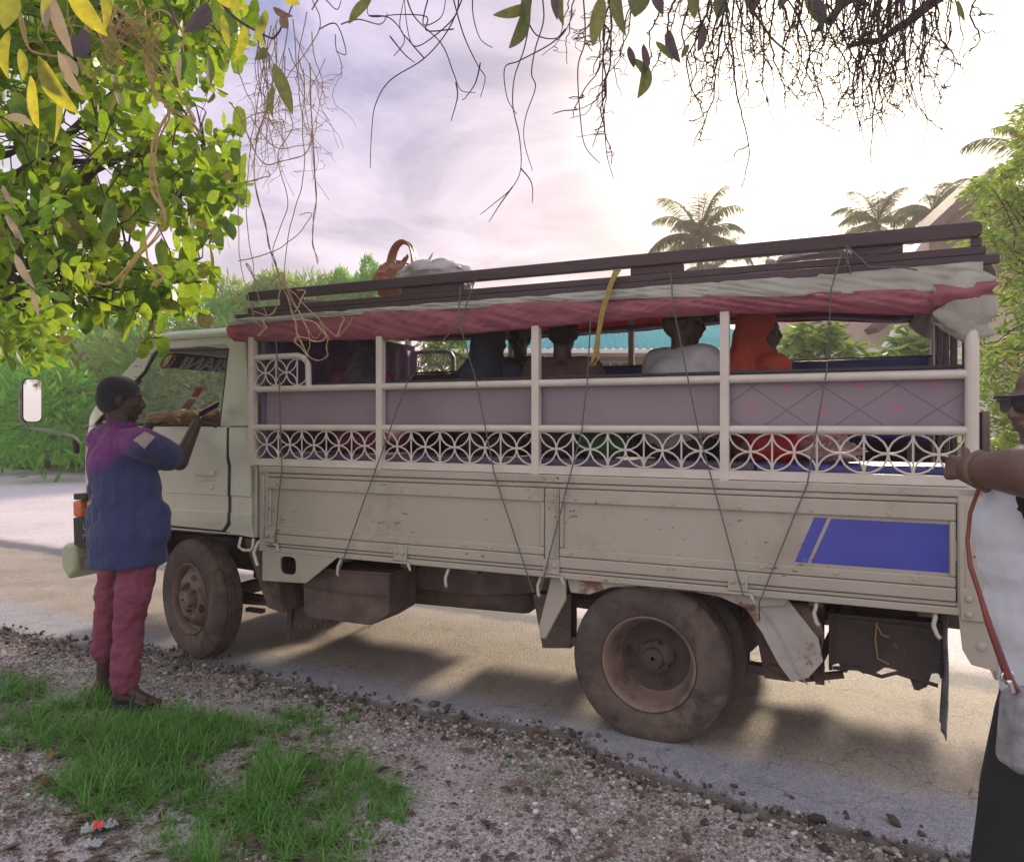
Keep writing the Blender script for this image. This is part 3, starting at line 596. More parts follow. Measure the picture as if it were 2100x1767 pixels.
# side mirrors on their arms
for sd in (1, -1):
    mb = MB(); mb.tube([(4.27, sd * .86, 1.42), (4.30, sd * .90, 1.475), (4.36, sd * .97, 1.50), (4.53, sd * 1.08, 1.545), (4.575, sd * 1.11, 1.60), (4.58, sd * 1.11, 1.80), (4.56, sd * 1.09, 1.845)], .011, 8); ma = tp(mb, 'mirror_arm', 'chrome')
    mb = MB(); mb.prism(rr([(-.062, 1.575), (.062, 1.575), (.062, 1.895), (-.062, 1.895)], .045), 0, .045, ax=0)
    mtx = Matrix.Translation((4.50, sd * 1.07, 0)) @ Matrix.Rotation(R(-30 * sd), 4, 'Z')
    mb.warp(lambda p: mtx @ p); mh = tp(mb, 'side_mirror', 'dark', bevel=.012)
    mb = MB(); mb.prism(rr([(-.054, 1.583), (.054, 1.583), (.054, 1.887), (-.054, 1.887)], .04), -.004, -.001, ax=0); mb.warp(lambda p: mtx @ p); tp(mb, 'mirror_glass', 'mirror', mh)
    mb = MB(); mb.cap((4.29, sd * .88, 1.37), (4.30, sd * .88, 1.44), .022, .022); tp(mb, 'mirror_bracket', 'dark')

# bed floor, chassis
mb = MB(); mb.box(-1.36, 2.50, -.90, .90, .80, .86)
for k in range(9): mb.box(-1.2 + k * .44, -1.14 + k * .44, -.86, .86, .74, .80)
tp(mb, 'bed_floor', 'chassis')
mb = MB()
for sd in (-1, 1):
    mb.prism([(-1.40, .60), (-1.40, .74), (4.2, .74), (4.2, .56), (3.0, .52), (1.2, .52), (.6, .60), (-.6, .62)], sd * .38, sd * .44)
    mb.bar((-.55, sd * .56, .33), (.62, sd * .56, .36), .035, .022); mb.bar((-.40, sd * .56, .375), (.45, sd * .56, .395), .035, .02)   # leaf springs
    mb.prism([(.55, .32), (.72, .30), (.78, .60), (.55, .62)], sd * .50, sd * .60); mb.prism([(-.62, .30), (-.48, .30), (-.42, .62), (-.70, .62)], sd * .50, sd * .60)
    mb.bar((2.7, sd * .50, .34), (3.65, sd * .50, .36), .03, .025)
for s0 in (-1.2, -.5, .7, 1.6, 2.4): mb.box(s0, s0 + .08, -.38, .38, .60, .72)
mb.cap((0, -.7, .39), (0, .7, .39), .07, .07); mb.ell((0, 0, .39), (.17, .2, .17)); mb.cap((.15, 0, .42), (2.4, 0, .50), .045, .045); mb.box(2.3, 3.2, -.25, .25, .42, .70)
mb.cap((3.16, -.6, .37), (3.16, .6, .37), .05, .05); mb.cap((1.0, .22, .47), (1.9, .22, .45), .09, .09); mb.tube([(1.9, .22, .45), (2.3, .22, .55)], .03); mb.tube([(1.0, .22, .47), (.5, .3, .55), (-.3, .3, .65), (-1.2, .3, .5)], .028)
mb.box(1.50, 1.95, -.80, -.50, .40, .70); mb.box(.75, 1.3, -.78, -.5, .42, .72)
tp(mb, 'chassis_frame', 'chassis', smooth=30)
# sides of the bed
BOLT = [None]
for sd in (1, -1):
    def B(mb, s0, s1, w0, w1, z0, z1): mb.box(s0, s1, min(sd * w0, sd * w1), max(sd * w0, sd * w1), z0, z1)
    mb = MB(); B(mb, -1.40, 2.50, .885, .935, .775, .806); B(mb, -1.39, 2.49, .89, .925, .809, .826)
    tp(mb, 'bed_rail', 'paint', bevel=.004)
    for (a, b) in ((.575, 2.43), (-1.275, .49)):
        mb = MB(); B(mb, a, b, .885, .915, .83, 1.235)               # sheet
        B(mb, a, b, .9152, .934, .83, .885); B(mb, a, b, .9152, .931, .888, .930)   # stepped lower lip
        B(mb, a, b, .9152, .932, 1.165, 1.235); B(mb, a, a + .022, .9152, .930, .932, 1.163); B(mb, b - .022, b, .9152, .930, .932, 1.163)
        ds = tp(mb, 'drop_side', 'paint', bevel=.005)
        bl = None
        for s0 in np.arange(a + .15, b - .05, .31):
            for (bs, bz, br) in ((s0, .912, .010), (s0 + .1, 1.185, .008)):
                if BOLT[0] is None:
                    mb = MB(); mb.lathe([(.010, .001), (.010, .004), (.004, .006)], (0, 0, 0), seg=10); BOLT[0] = bl = tp(mb, 'bolt', 'paint', ds, smooth=60)
                else: bl = BOLT[0].copy(); COL.objects.link(bl); bl.parent = ds
                bl.location = (bs, sd * .932, bz); bl.scale = (br / .01, sd, br / .01)
        if b < 1 and sd == 1:
            mb = MB(); mb.prism([(-.645, .945), (-.698, .945), (-.782, 1.15), (-.727, 1.15)], .9153, .9163); mb.prism([(-.713, .945), (-1.25, .945), (-1.25, 1.148), (-.797, 1.148)], .9153, .9163); tp(mb, 'stripe_decal', 'blue', ds)
    mb = MB(); B(mb, .494, .571, .885, .928, .80, 1.235); B(mb, .505, .515, .928, .936, .83, 1.235); tp(mb, 'centre_stake', 'paint', bevel=.005)
    mb = MB(); B(mb, 2.434, 2.50, .885, .930, .80, 1.30); B(mb, 2.455, 2.468, .930, .942, .86, 1.25); tp(mb, 'corner_post', 'paint', bevel=.005)
    mb = MB(); B(mb, -1.40, -1.280, .885, .936, .80, 1.30); B(mb, -1.305, -1.285, .936, .944, .82, 1.25); tp(mb, 'corner_post', 'paint', bevel=.005)
    mb = MB(); B(mb, -1.40, 2.50, .885, .930, 1.238, 1.262); B(mb, -1.40, 2.50, .885, .936, 1.265, 1.305); tp(mb, 'top_sill', 'paint', bevel=.006)
    for s0, z0, zz in ((2.40, .84, 0), (1.45, .80, 0), (.53, .80, 0), (-.40, .80, 0)):
        mb = MB(); B(mb, s0 - .045, s0 + .045, .9355, .944, z0 - .005, z0 + .07); B(mb, s0 - .055, s0 + .055, .930, .962, z0 - .018, z0 - .008)
        for q in (-.022, .022): mb.lathe([(.011, 0), (.011, sd * .012), (.006, sd * .016)], (s0 + q, sd * .943, z0 + .04), seg=12)
        mb.cap((s0 - .06, sd * .95, z0 - .02), (s0 - .075, sd * .955, z0 - .05), .010, .007)
        tp(mb, 'hinge', 'paint', bevel=.003)
    for s0 in (1.88, 1.15, .60, -.735, -1.20):
        mb = MB(); mb.tube([(s0 - .0, sd * .90, .785), (s0, sd * .925, .755), (s0 + .008, sd * .935, .725), (s0 - .004, sd * .955, .690), (s0 - .015, sd * .965, .680)], .0095, 8); tp(mb, 'rope_hook', 'paint', smooth=60)
    mb = MB(); mb.tube([(2.585, sd * .89, .84), (2.58, sd * .90, .79), (2.60, sd * .90, .765), (2.66, sd * .90, .762), (2.70, sd * .90, .78), (2.70, sd * .88, .84)], .010, 8); tp(mb, 'rope_hook', 'cabpaint', smooth=60)
    mb = MB(); mb.tube([(2.46, sd * .90, .86), (2.52, sd * .92, .82), (2.545, sd * .93, .76), (2.515, sd * .93, .68)], .011, 8); tp(mb, 'rope_hook', 'cabpaint', smooth=60)
    # front skirt plate with its rounded hole
    mb = MB(); hc_ = (2.27, .70)
    def hp_(a): c_, s_ = math.cos(a), math.sin(a); return (hc_[0] + .062 * abs(c_) ** .55 * (1 if c_ > 0 else -1), hc_[1] + .055 * abs(s_) ** .55 * (1 if s_ > 0 else -1))
    mb.prism([(2.27, .598), (2.475, .590), (2.472, .803), (2.27, .803)] + [hp_(R(90 - 180 * k / 14)) for k in range(15)], sd * .915, sd * .932)
    mb.prism([(2.27, .803), (1.87, .797), (2.12, .612), (2.14, .603), (2.27, .598)] + [hp_(R(270 - 180 * k / 14)) for k in range(15)], sd * .915, sd * .932); tp(mb, 'skirt_plate', 'paint', bevel=.002)
    # white strut, wheel arch liner and mud guard of the rear wheel
    mb = MB(); mb.prism([(.545, .80), (.47, .80), (.47, .66), (.585, .44), (.615, .44), (.625, .50)], sd * .87, sd * .885); tp(mb, 'strut', 'paint', bevel=.006)
    mb = MB(); mb.prism([(.46, .778), (-.62, .778), (-.60, .74), (-.42, .71), (-.30, .755), (0, .772), (.22, .748), (.34, .70), (.44, .70)], sd * .86, sd * .90); tp(mb, 'arch_panel', 'rustpaint', bevel=.004)
    mb = MB(); P0 = [(-.42, .76), (-.50, .70), (-.57, .60), (-.62, .50), (-.66, .43), (-.70, .40)]
    mb.grid(lambda u, v: (float(np.interp(u, [0, .2, .4, .6, .8, 1], [p[0] for p in P0])) - .0 + .04 * math.sin(v * 9) * u, sd * (.885 - .46 * v), float(np.interp(u, [0, .2, .4, .6, .8, 1], [p[1] for p in P0])) + .015 * math.sin(v * 11 + u * 4)), 8, 8)
    mb.prism([(-.36, .775), (-.60, .775), (-.74, .60), (-.76, .50), (-.70, .42), (-.63, .39), (-.575, .46), (-.50, .60), (-.43, .70)], sd * .868, sd * .876)
    tp(mb, 'mudguard', 'rustpaint', thick=.004)
    mb = MB(); mb.grid(lambda u, v: (-.60 - .10 * v - .10 * u + .03 * math.sin(u * 6 + v * 3), sd * (.84 - .03 * v + .02 * math.sin(u * 5)), .74 - (.30 + .06 * math.sin(v * 8)) * u), 12, 6); tp(mb, 'rubber_flap', 'rust', thick=.005)
    mb = MB(); mb.bar((-.74, sd * .70, .74), (-.74, sd * .70, .34), .012, .02); mb.bar((-.86, sd * .56, .70), (-.70, sd * .56, .34), .03, .02); mb.cap((-.72, sd * .5, .36), (-.72, sd * .62, .36), .035, .035); mb.tube([(-.5, sd * .60, .36), (-.66, sd * .62, .33), (-.84, sd * .6, .37)], .02, 8); tp(mb, 'spring_hanger', 'rust', smooth=40)
    # black battery box, toolbox, mud flap
    mb = MB(); mb.prism(rr([(1.62, .44), (1.75, .36), (2.22, .36), (2.26, .40), (2.26, .66), (1.62, .68)], .02), sd * .50, sd * .80); mb.prism([(1.60, .69), (2.28, .67), (2.28, .655), (1.60, .675)], sd * .48, sd * .815)
    mb.tube([(2.27, sd * .80, .55), (2.2, sd * .812, .545), (1.9, sd * .812, .54), (1.63, sd * .80, .545)], .006, 5); tp(mb, 'battery_box', 'chassis', bevel=.008)
    mb = MB()
    jag = [(2.10, .50), (2.56, .50)] + [(2.56 - .46 * k / 22, .20 + .035 * random.random() + .10 * (k / 22) ** 1.5 + (.02 if k % 2 else -.02)) for k in range(23)]
    mb.prism(jag, sd * .56, sd * .572); mb.prism([(2.50, .56), (2.575, .56), (2.56, .12), (2.545, .12)], sd * .60, sd * .606); mb.prism([(2.1, .49), (2.56, .49), (2.5, .70), (2.2, .70)], sd * .50, sd * .58)
    tp(mb, 'mud_flap', 'chassis')
    mb = MB(); mb.prism([(2.47, .82), (2.70, .83), (2.56, .52), (2.50, .40), (2.38, .38), (2.40, .55)], sd * .60, sd * .86); tp(mb, 'wheel_liner', 'rust', bevel=.01)
    mb = MB(); mb.box(2.72, 2.86, sd * .66 - .02, sd * .66 + .02, .30, .325); mb.bar((2.45, sd * .72, .395), (2.95, sd * .60, .34), .015, .012); tp(mb, 'tie_rod', 'rust')
    # toolbox hung at the rear, its lower lip rusted ragged
    mb = MB(); bx = []
    pts = [(-.79, .69), (-.79, .42)]; n = 26
    rag = [(-.79 - .44 * k / n, .455 + .02 * math.sin(k * .55) + .012 * random.random() - (.045 if k in (3, 4, 20, 21, 22, 23) else 0)) for k in range(n + 1)]
    mb.prism([(-.79, .70)] + rag + [(-1.235, .70)], sd * .78, sd * .786)
    mb.box(-1.235, -.79, min(sd * .42, sd * .78), max(sd * .42, sd * .78), .50, .51); mb.box(-.796, -.785, min(sd * .42, sd * .78), max(sd * .42, sd * .78), .44, .70); mb.box(-1.24, -1.23, min(sd * .42, sd * .78), max(sd * .42, sd * .78), .46, .70)
    mb.bar((-.785, sd * .792, .675), (-1.24, sd * .792, .668), .006, .010); mb.bar((-.79, sd * .79, .44), (-.79, sd * .79, .70), .008, .008); mb.tube([(-.80, sd * .79, .45), (-.90, sd * .793, .462), (-1.0, sd * .793, .44), (-1.06, sd * .793, .465), (-1.22, sd * .79, .43)], .009, 6)
    tp(mb, 'toolbox', mat('toolbox metal', (.035, .027, .025), .8, (.06, .043, .037), 6, bump=.3, dirt=(.13, .085, .06), dscale=9, dlo=.62, dhi=.7))
    mb = MB(); mb.tube([(-.98, sd * .80, .68), (-.975, sd * .803, .60), (-.985, sd * .80, .52), (-1.03, sd * .80, .50)], .003, 5); mb.tube([(-.98, sd * .80, .67), (-1.0, sd * .803, .63), (-1.03, sd * .80, .62)], .003, 5); tp(mb, 'wire', 'yrope')
    mb = MB(); mb.grid(lambda u, v: (-1.236 - .022 * v * (1 - .4 * u) + .004 * math.sin(u * 8) - .006 * (u > .7) * math.sin(v * 9), sd * (.74 + .09 * v), .76 - (.50 - .05 * v * math.sin(u * 5)) * u), 16, 4); tp(mb, 'mud_flap', mat('torn grey flap', (.10, .10, .11), .6, (.20, .20, .21), 14), thick=.004)
    # tail bracket and rear bumper
    mb = MB(); mb.prism([(-1.285, .775), (-1.41, .775), (-1.42, .56), (-1.33, .575), (-1.30, .63)], sd * .90, sd * .93); mb.prism([(-1.29, .89), (-1.42, .89), (-1.42, .76), (-1.29, .76)], sd * .9365, sd * .946)
    for a, b in ((-1.32, .85), (-1.385, .85), (-1.32, .785), (-1.385, .785)): mb.lathe([(.013, 0), (.013, sd * .01), (.006, sd * .014)], (a, sd * .946, b), seg=12)
    mb.lathe([(.021, 0), (.021, sd * .004), (.013, sd * .004), (.013, sd * .012), (.005, sd * .013)], (-1.365, sd * .930, .655), seg=16); tp(mb, 'tail_bracket', 'paint', bevel=.003)
mb = MB(); mb.box(-1.46, -1.43, -.93, .93, .86, 1.30); mb.box(-1.48, -1.46, -.93, .93, .86, .90); tp(mb, 'tailgate', 'paint', bevel=.006)
mb = MB(); mb.box(-1.50, -1.42, -.85, .85, .50, .60); tp(mb, 'rear_bumper', 'paint', bevel=.01)

# wheels
def tyre_prof(R_=.395, ri=.232, w=.19):
    h = w / 2; pr = [(ri, -h * .78), (ri + .012, -h * .92), (ri + .06, -h * 1.0), (R_ - .07, -h * 1.0), (R_ - .030, -h * .93), (R_ - .010, -h * .80), (R_, -h * .70)]
    g = []; xs = np.linspace(-h * .66, h * .66, 6)
    for k, x in enumerate(xs):
        if 0 < k < 5: g += [(R_ + .003, x - .008), (R_ - .008, x - .005), (R_ - .008, x + .005), (R_ + .003, x + .008)]
        else: g += [(R_ + .002, x)]
    pr += g; pr += [(r, -a) for r, a in reversed(pr[:7])]
    return pr
def make_wheel(kind):
    """wheel at the origin, axle along Y, outer face at +Y; returns parts list"""
    parts = []
    w = .19
    mb = MB(); mb.lathe(tyre_prof(), seg=72, cap=False)
    parts.append(('tyre', mb, 'tyre'))
    mb = MB()
    if kind == 'dished':
        pr = [(.236, .082), (.240, .088), (.232, .092), (.222, .084), (.212, .05), (.200, .0), (.185, -.055), (.181, -.064), (.178, -.066), (.12, -.070), (.085, -.066), (.080, -.035), (.055, -.03), (.05, -.008), (.01, -.006)]
    else:
        pr = [(.236, .082), (.240, .088), (.232, .092), (.222, .08), (.212, .03), (.198, .028), (.186, .045), (.165, .072), (.120, .088), (.108, .088), (.10, .072), (.062, .070), (.058, .12), (.045, .13), (.01, .132)]
    if kind == 'dished':
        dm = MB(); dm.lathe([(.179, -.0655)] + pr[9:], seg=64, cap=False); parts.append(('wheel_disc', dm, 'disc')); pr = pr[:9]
    mb.lathe([(.225, -.085), (.215, -.07)] + [(.23, -.08)] + [] + pr[::1], seg=64, cap=False)
    parts.append(('rim', mb, 'rim'))
    yb = .070 if kind == 'convex' else -.070; rb = .128 if kind == 'convex' else .10
    for k in range(5 if kind == 'convex' else 6):
        a = 2 * pi * k / (5 if kind == 'convex' else 6) + .3; q_ = MB(); q_.cap((.084 * math.cos(a), yb, .084 * math.sin(a)), (.084 * math.cos(a), yb + .028, .084 * math.sin(a)), .012, .009, 8); parts.append(('lug_nut', q_, 'rust'))
    for k in range(4 if kind == 'convex' else 3):
        a = 2 * pi * k / (4 if kind == 'convex' else 3) + .75; rh = .150 if kind == 'convex' else .142; yy = .0775 if kind == 'convex' else -.0675
        c = Vector((rh * math.cos(a), yy, rh * math.sin(a))); t = Vector((-math.sin(a), 0, math.cos(a))); r = Vector((math.cos(a), 0, math.sin(a))) 
        nrm = (Vector((0, 1, 0)) + (r * .55 if kind == 'convex' else Vector())).normalized(); r2 = t.cross(nrm).normalized()
        ring = [c + t * .034 * math.cos(q) + r2 * .020 * math.sin(q) + nrm * .003 for q in [2 * pi * j / 16 for j in range(16)]]
        q_ = MB(); q_.add(ring, [tuple(range(16))]); parts.append(('hand_hole', q_, 'dark'))
    mb = MB(); mb.tube([(.238 * math.cos(a), .0865, .238 * math.sin(a)) for a in [2 * pi * k / 64 for k in range(64)]], .0035, 5, closed=True)
    parts.append(('lock_ring', mb, 'dark'))
    return parts
def put_wheel(kind, s, w, side, steer=0, spin=0, dz=0):
    e = bpy.data.objects.new('wheel', None); COL.objects.link(e); e.parent = truck; e.location = (s, w, .393 + dz)
    e.rotation_euler = (0, spin, (0 if side > 0 else pi) + steer)
    key = kind
    if key not in WM:
        WM[key] = []
        for nm, mb, m in make_wheel(kind):
            o = mb.build(nm, M[m], e, smooth=40, recalc=(nm != 'hand_hole')); WM[key].append(o)
    else:
        for o in WM[key]: c = o.copy(); COL.objects.link(c); c.parent = e
WM = {}
M['disc'] = mat('wheel disc with painted shade', (.060, .045, .040), .75, (.095, .068, .056), 6, bump=.3, bscale=30, dirt=(.03, .026, .026), dscale=5, dlo=.5, dhi=.7)  # shade of the dish painted into the disc, darker than the rim
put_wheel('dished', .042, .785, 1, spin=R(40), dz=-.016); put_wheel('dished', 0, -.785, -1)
put_wheel('convex', 0, .565, -1); put_wheel('convex', 0, -.565, 1)
put_wheel('convex', 3.16, .775, 1, steer=R(-14), spin=R(25)); put_wheel('convex', 3.16, -.775, -1, steer=R(-14))

# cage of rails and posts
def tubebox(mb, a, b, r=.021): mb.tube([a, b], r, 10)
BAYS = [(2.58, 1.61), (1.61, .63), (.63, -.335), (-.335, -1.33)]
for sd in (1, -1):
    w = .90 * sd
    mb = MB()
    for s0 in (2.58, 1.61, .63, -.335): mb.bar((s0, w, 1.305 - (0 if sd > 0 else LIFT)), (s0, w, 2.22), .020, .020)
    mb.cap((-1.335, w, 1.30 - (0 if sd > 0 else LIFT)), (-1.335, w, 2.2), .027, .027, 12)
    mb.tube([(2.58, w, 1.785), (-1.335, w, 1.775)], .020, 10); mb.tube([(2.58, w, 1.545), (-1.335, w, 1.54)], .020, 10)
    mb.box(-1.35, 2.60, w - .018, w + .018, 1.308, 1.350)
    mb.tube([(2.58, w, 1.985), (2.22, w, 1.985), (2.17, w, 1.97), (2.14, w, 1.93), (2.135, w, 1.79)], .019, 10)
    n0 = len(bpy.data.objects); before = set(bpy.data.objects); cg = tp(mb, 'side_cage', 'cage', smooth=40, bevel=0)
    for bi, (a, b) in enumerate(BAYS):
        mb = MB(); n = 5; x0, x1 = a - .02, b + .02; cw = (x0 - x1) / n; zb, zt = 1.352, 1.524; hh = (zt - zb) / 2; zc = (zt + zb) / 2
        for k in range(n):
            xl = x0 - k * cw; xc = xl - cw / 2; hw = cw / 2
            for (cx, cz, a0, sx, sz) in ((xl, zc, -90, -1, 1), (xl - cw, zc, -90, 1, 1)):
                mb.tube([(cx + sx * hw * math.cos(R(a0 + 180 * q / 10)), w, cz + hh * math.sin(R(a0 + 180 * q / 10))) for q in range(11)], .0046, 5)
            for (cz, sg) in ((zt, -1), (zb, 1)):
                mb.tube([(xc + hw * math.cos(R(180 * q / 10)), w, cz + sg * hh * math.sin(R(180 * q / 10))) for q in range(11)], .0046, 5)
            if k: mb.tube([(xl, w, zb), (xl, w, zt)], .0048, 5)
        tp(mb, 'ornament_grille', 'cage', cg, smooth=60, recalc=False)
    mb = MB(); x0 = 2.56; cw = .168; hw = cw / 2; zb, zt = 1.805, 1.966; hh = (zt - zb) / 2; zc = (zt + zb) / 2
    for k in range(3):
        xl = x0 - k * cw; xc = xl - hw; full = k < 2
        mb.tube([(xl - hw * math.cos(R(-90 + 180 * q / 10)), w, zc + hh * math.sin(R(-90 + 180 * q / 10))) for q in range(11)], .0046, 5)
        if full:
            mb.tube([(xl - cw + hw * math.cos(R(-90 + 180 * q / 10)), w, zc + hh * math.sin(R(-90 + 180 * q / 10))) for q in range(11)], .0046, 5)
            for (cz, sg) in ((zt, -1), (zb, 1)): mb.tube([(xc + hw * math.cos(R(180 * q / 10)), w, cz + sg * hh * math.sin(R(180 * q / 10))) for q in range(11)], .0046, 5)
        if k: mb.tube([(xl, w, zb), (xl, w, zt)], .0048, 5)
    tp(mb, 'ornament_grille', 'cage', cg, smooth=60, recalc=False)
    # backrest boards behind the rails
    for bi, (a, b) in enumerate(BAYS):
        mb = MB(); wi = .868 * sd; wo = .850 * sd
        mb.box(b + .005, a - .005 - (.06 if bi == 0 else 0), min(wi, wo), max(wi, wo), 1.535, 1.80)
        m = 'board'
        if bi == 3 and sd == 1:
            m = bpy.data.materials.get('vinyl with criss-cross print')
            if not m:
                m = mat('vinyl with criss-cross print', (.26, .205, .235), .55, (.22, .175, .205), 3); nt = m.node_tree; N = nt.nodes; L = nt.links; P = N['Principled BSDF']
                src = P.inputs['Base Color'].links[0].from_socket; tc = N.new('ShaderNodeTexCoord'); sx = N.new('ShaderNodeSeparateXYZ'); L.new(tc.outputs['Object'], sx.inputs[0])
                def mth(op, a, b=None, c=None):
                    n = N.new('ShaderNodeMath'); n.operation = op
                    for k, q in enumerate((a, b, c)):
                        if q is None: continue
                        if isinstance(q, (int, float)): n.inputs[k].default_value = q
                        else: L.new(q, n.inputs[k])
                    return n.outputs[0]
                xx = mth('MULTIPLY', sx.outputs[0], 3.3); zz = mth('MULTIPLY', sx.outputs[2], 4.6)
                d1 = mth('ABSOLUTE', mth('SUBTRACT', mth('FRACT', mth('ADD', xx, zz)), .5)); d2 = mth('ABSOLUTE', mth('SUBTRACT', mth('FRACT', mth('SUBTRACT', xx, zz)), .5))
                ln = mth('LESS_THAN', mth('MINIMUM', d1, d2), .016)
                e1 = mth('SUBTRACT', .5, d1); e2 = mth('SUBTRACT', .5, d2); dot = mth('LESS_THAN', mth('ADD', mth('POWER', e1, 2), mth('POWER', e2, 2)), .008)
                x1 = N.new('ShaderNodeMix'); x1.data_type = 'RGBA'; x1.inputs[7].default_value = (.12, .085, .10, 1); L.new(mth('MULTIPLY', ln, .75), x1.inputs[0]); L.new(src, x1.inputs[6])
                x2 = N.new('ShaderNodeMix'); x2.data_type = 'RGBA'; x2.inputs[7].default_value = (.42, .13, .16, 1); L.new(mth('MULTIPLY', dot, .8), x2.inputs[0]); L.new(x1.outputs[2], x2.inputs[6]); L.new(x2.outputs[2], P.inputs['Base Color'])
        tp(mb, 'backrest_board', m, bevel=.003)
    mb = MB(); mb.box(-1.32, 2.50, min(.872 * sd, .835 * sd), max(.872 * sd, .835 * sd), 1.803, 1.818); tp(mb, 'board_trim', 'dark', bevel=.002)
    # benches
    for (b0, b1, bm_) in ((-.46, 2.40, 'inner'), (-1.28, -.465, 'bluevinyl')):
        mb = MB(); mb.prism(rr([(.45, 1.29), (.84, 1.29), (.84, 1.385), (.45, 1.385)], .02), b0, b1, ax=0)
        if sd < 0: mb.warp(lambda p: Vector((p.x, -p.y, p.z)))
        bc = tp(mb, 'bench', bm_, bevel=.01)
        bench_main = bc if b0 > -1 else bench_main
    for s0 in (-1.2, -.3, .6, 1.5, 2.3):
        mb = MB(); mb.box(s0, s0 + .04, min(sd * .48, sd * .80), max(sd * .48, sd * .80), .862, 1.288); tp(mb, 'bench_leg', 'chassis', bench_main)
    if sd < 0:
        for o in set(bpy.data.objects) - before:
            if o.parent == truck: o.location.z += LIFT
# blue valance board across the far side, seen above the far bench
mb = MB(); mb.box(-1.3, 1.0, -.848, -.832, 1.84, 1.985); tp(mb, 'backrest_board', 'bluevinyl', bevel=.003)
mb = MB(); mb.box(-1.33, 2.55, -.925, -.895, 1.307, 1.487); tp(mb, 'side_board', 'plank', bevel=.003)
# headboard behind the cab, rear door frame
mb = MB(); mb.box(2.50, 2.53, -.88, .88, .86, 2.22); tp(mb, 'headboard', 'inner')
mb = MB(); 
for w0 in (-.78, -.68, -.30, .10, .62, .74): mb.box(-1.36, -1.33, w0 - .025, w0 + .025, 1.3, 2.24 + (.92 - w0) * LIFT / 1.84)
mb.bar((-1.347, -.88, 2.22 + LIFT), (-1.347, .88, 2.22), .015, .03); tp(mb, 'rear_frame', 'plank', bevel=.004)
mb = MB(); mb.box(-1.40, -1.372, .70, .90, 1.30, 1.62); tp(mb, 'rear_stake', 'chassis', bevel=.004)

# roof: deck, planks, spacers
slope = lambda p: Vector((p.x, p.y, p.z + (.92 - p.y) * LIFT / 1.84))
mb = MB(); mb.box(-1.38, 2.68, -.92, .92, 2.205, 2.222)
for k in range(8): mb.box(-1.3 + k * .54, -1.25 + k * .54, -.90, .90, 2.165, 2.204)
mb.warp(slope)
tp(mb, 'roof_deck', 'inner')
before = set(bpy.data.objects)
for sd in (1, -1):
    if sd < 0: before = set(bpy.data.objects)
    w = sd * .925
    def Bx(mb, s0, s1, w0, w1, z0, z1): mb.box(s0, s1, min(sd * w0, sd * w1), max(sd * w0, sd * w1), z0, z1)
    mb = MB(); Bx(mb, -1.43, 2.70, .90, .935, 2.222, 2.262); tp(mb, 'roof_plank', 'plank', bevel=.006)
    mb = MB(); Bx(mb, -1.385, 2.615, .86, .915, 2.265, 2.302); tp(mb, 'roof_plank', 'plank', bevel=.006)
    mb = MB(); mb.prism(rr([(-1.37, 2.338), (2.61, 2.342), (2.61, 2.398), (-1.37, 2.402)], .025), sd * .885, sd * .93); tp(mb, 'roof_plank', 'plank', bevel=.006)
    for (a, b) in ((2.35, 2.18), (1.46, 1.06), (.12, -.14), (-.88, -1.08), (-1.33, -1.37)):
        mb = MB(); Bx(mb, b, a, .875, .912, 2.3025, 2.338); tp(mb, 'spacer_block', 'plank', bevel=.003)
    for s0 in (1.05, 2.18, .13, -.87): pass
for o in set(bpy.data.objects) - before:
    if o.parent == truck: o.location.z += LIFT
mb = MB()
for s0 in (-.98, -.02, 1.2, 2.28): mb.bar((s0, -.90, 2.32), (s0, .87, 2.32), .03, .015)
mb.warp(slope); tp(mb, 'roof_crossbar', 'plank', bevel=.004)

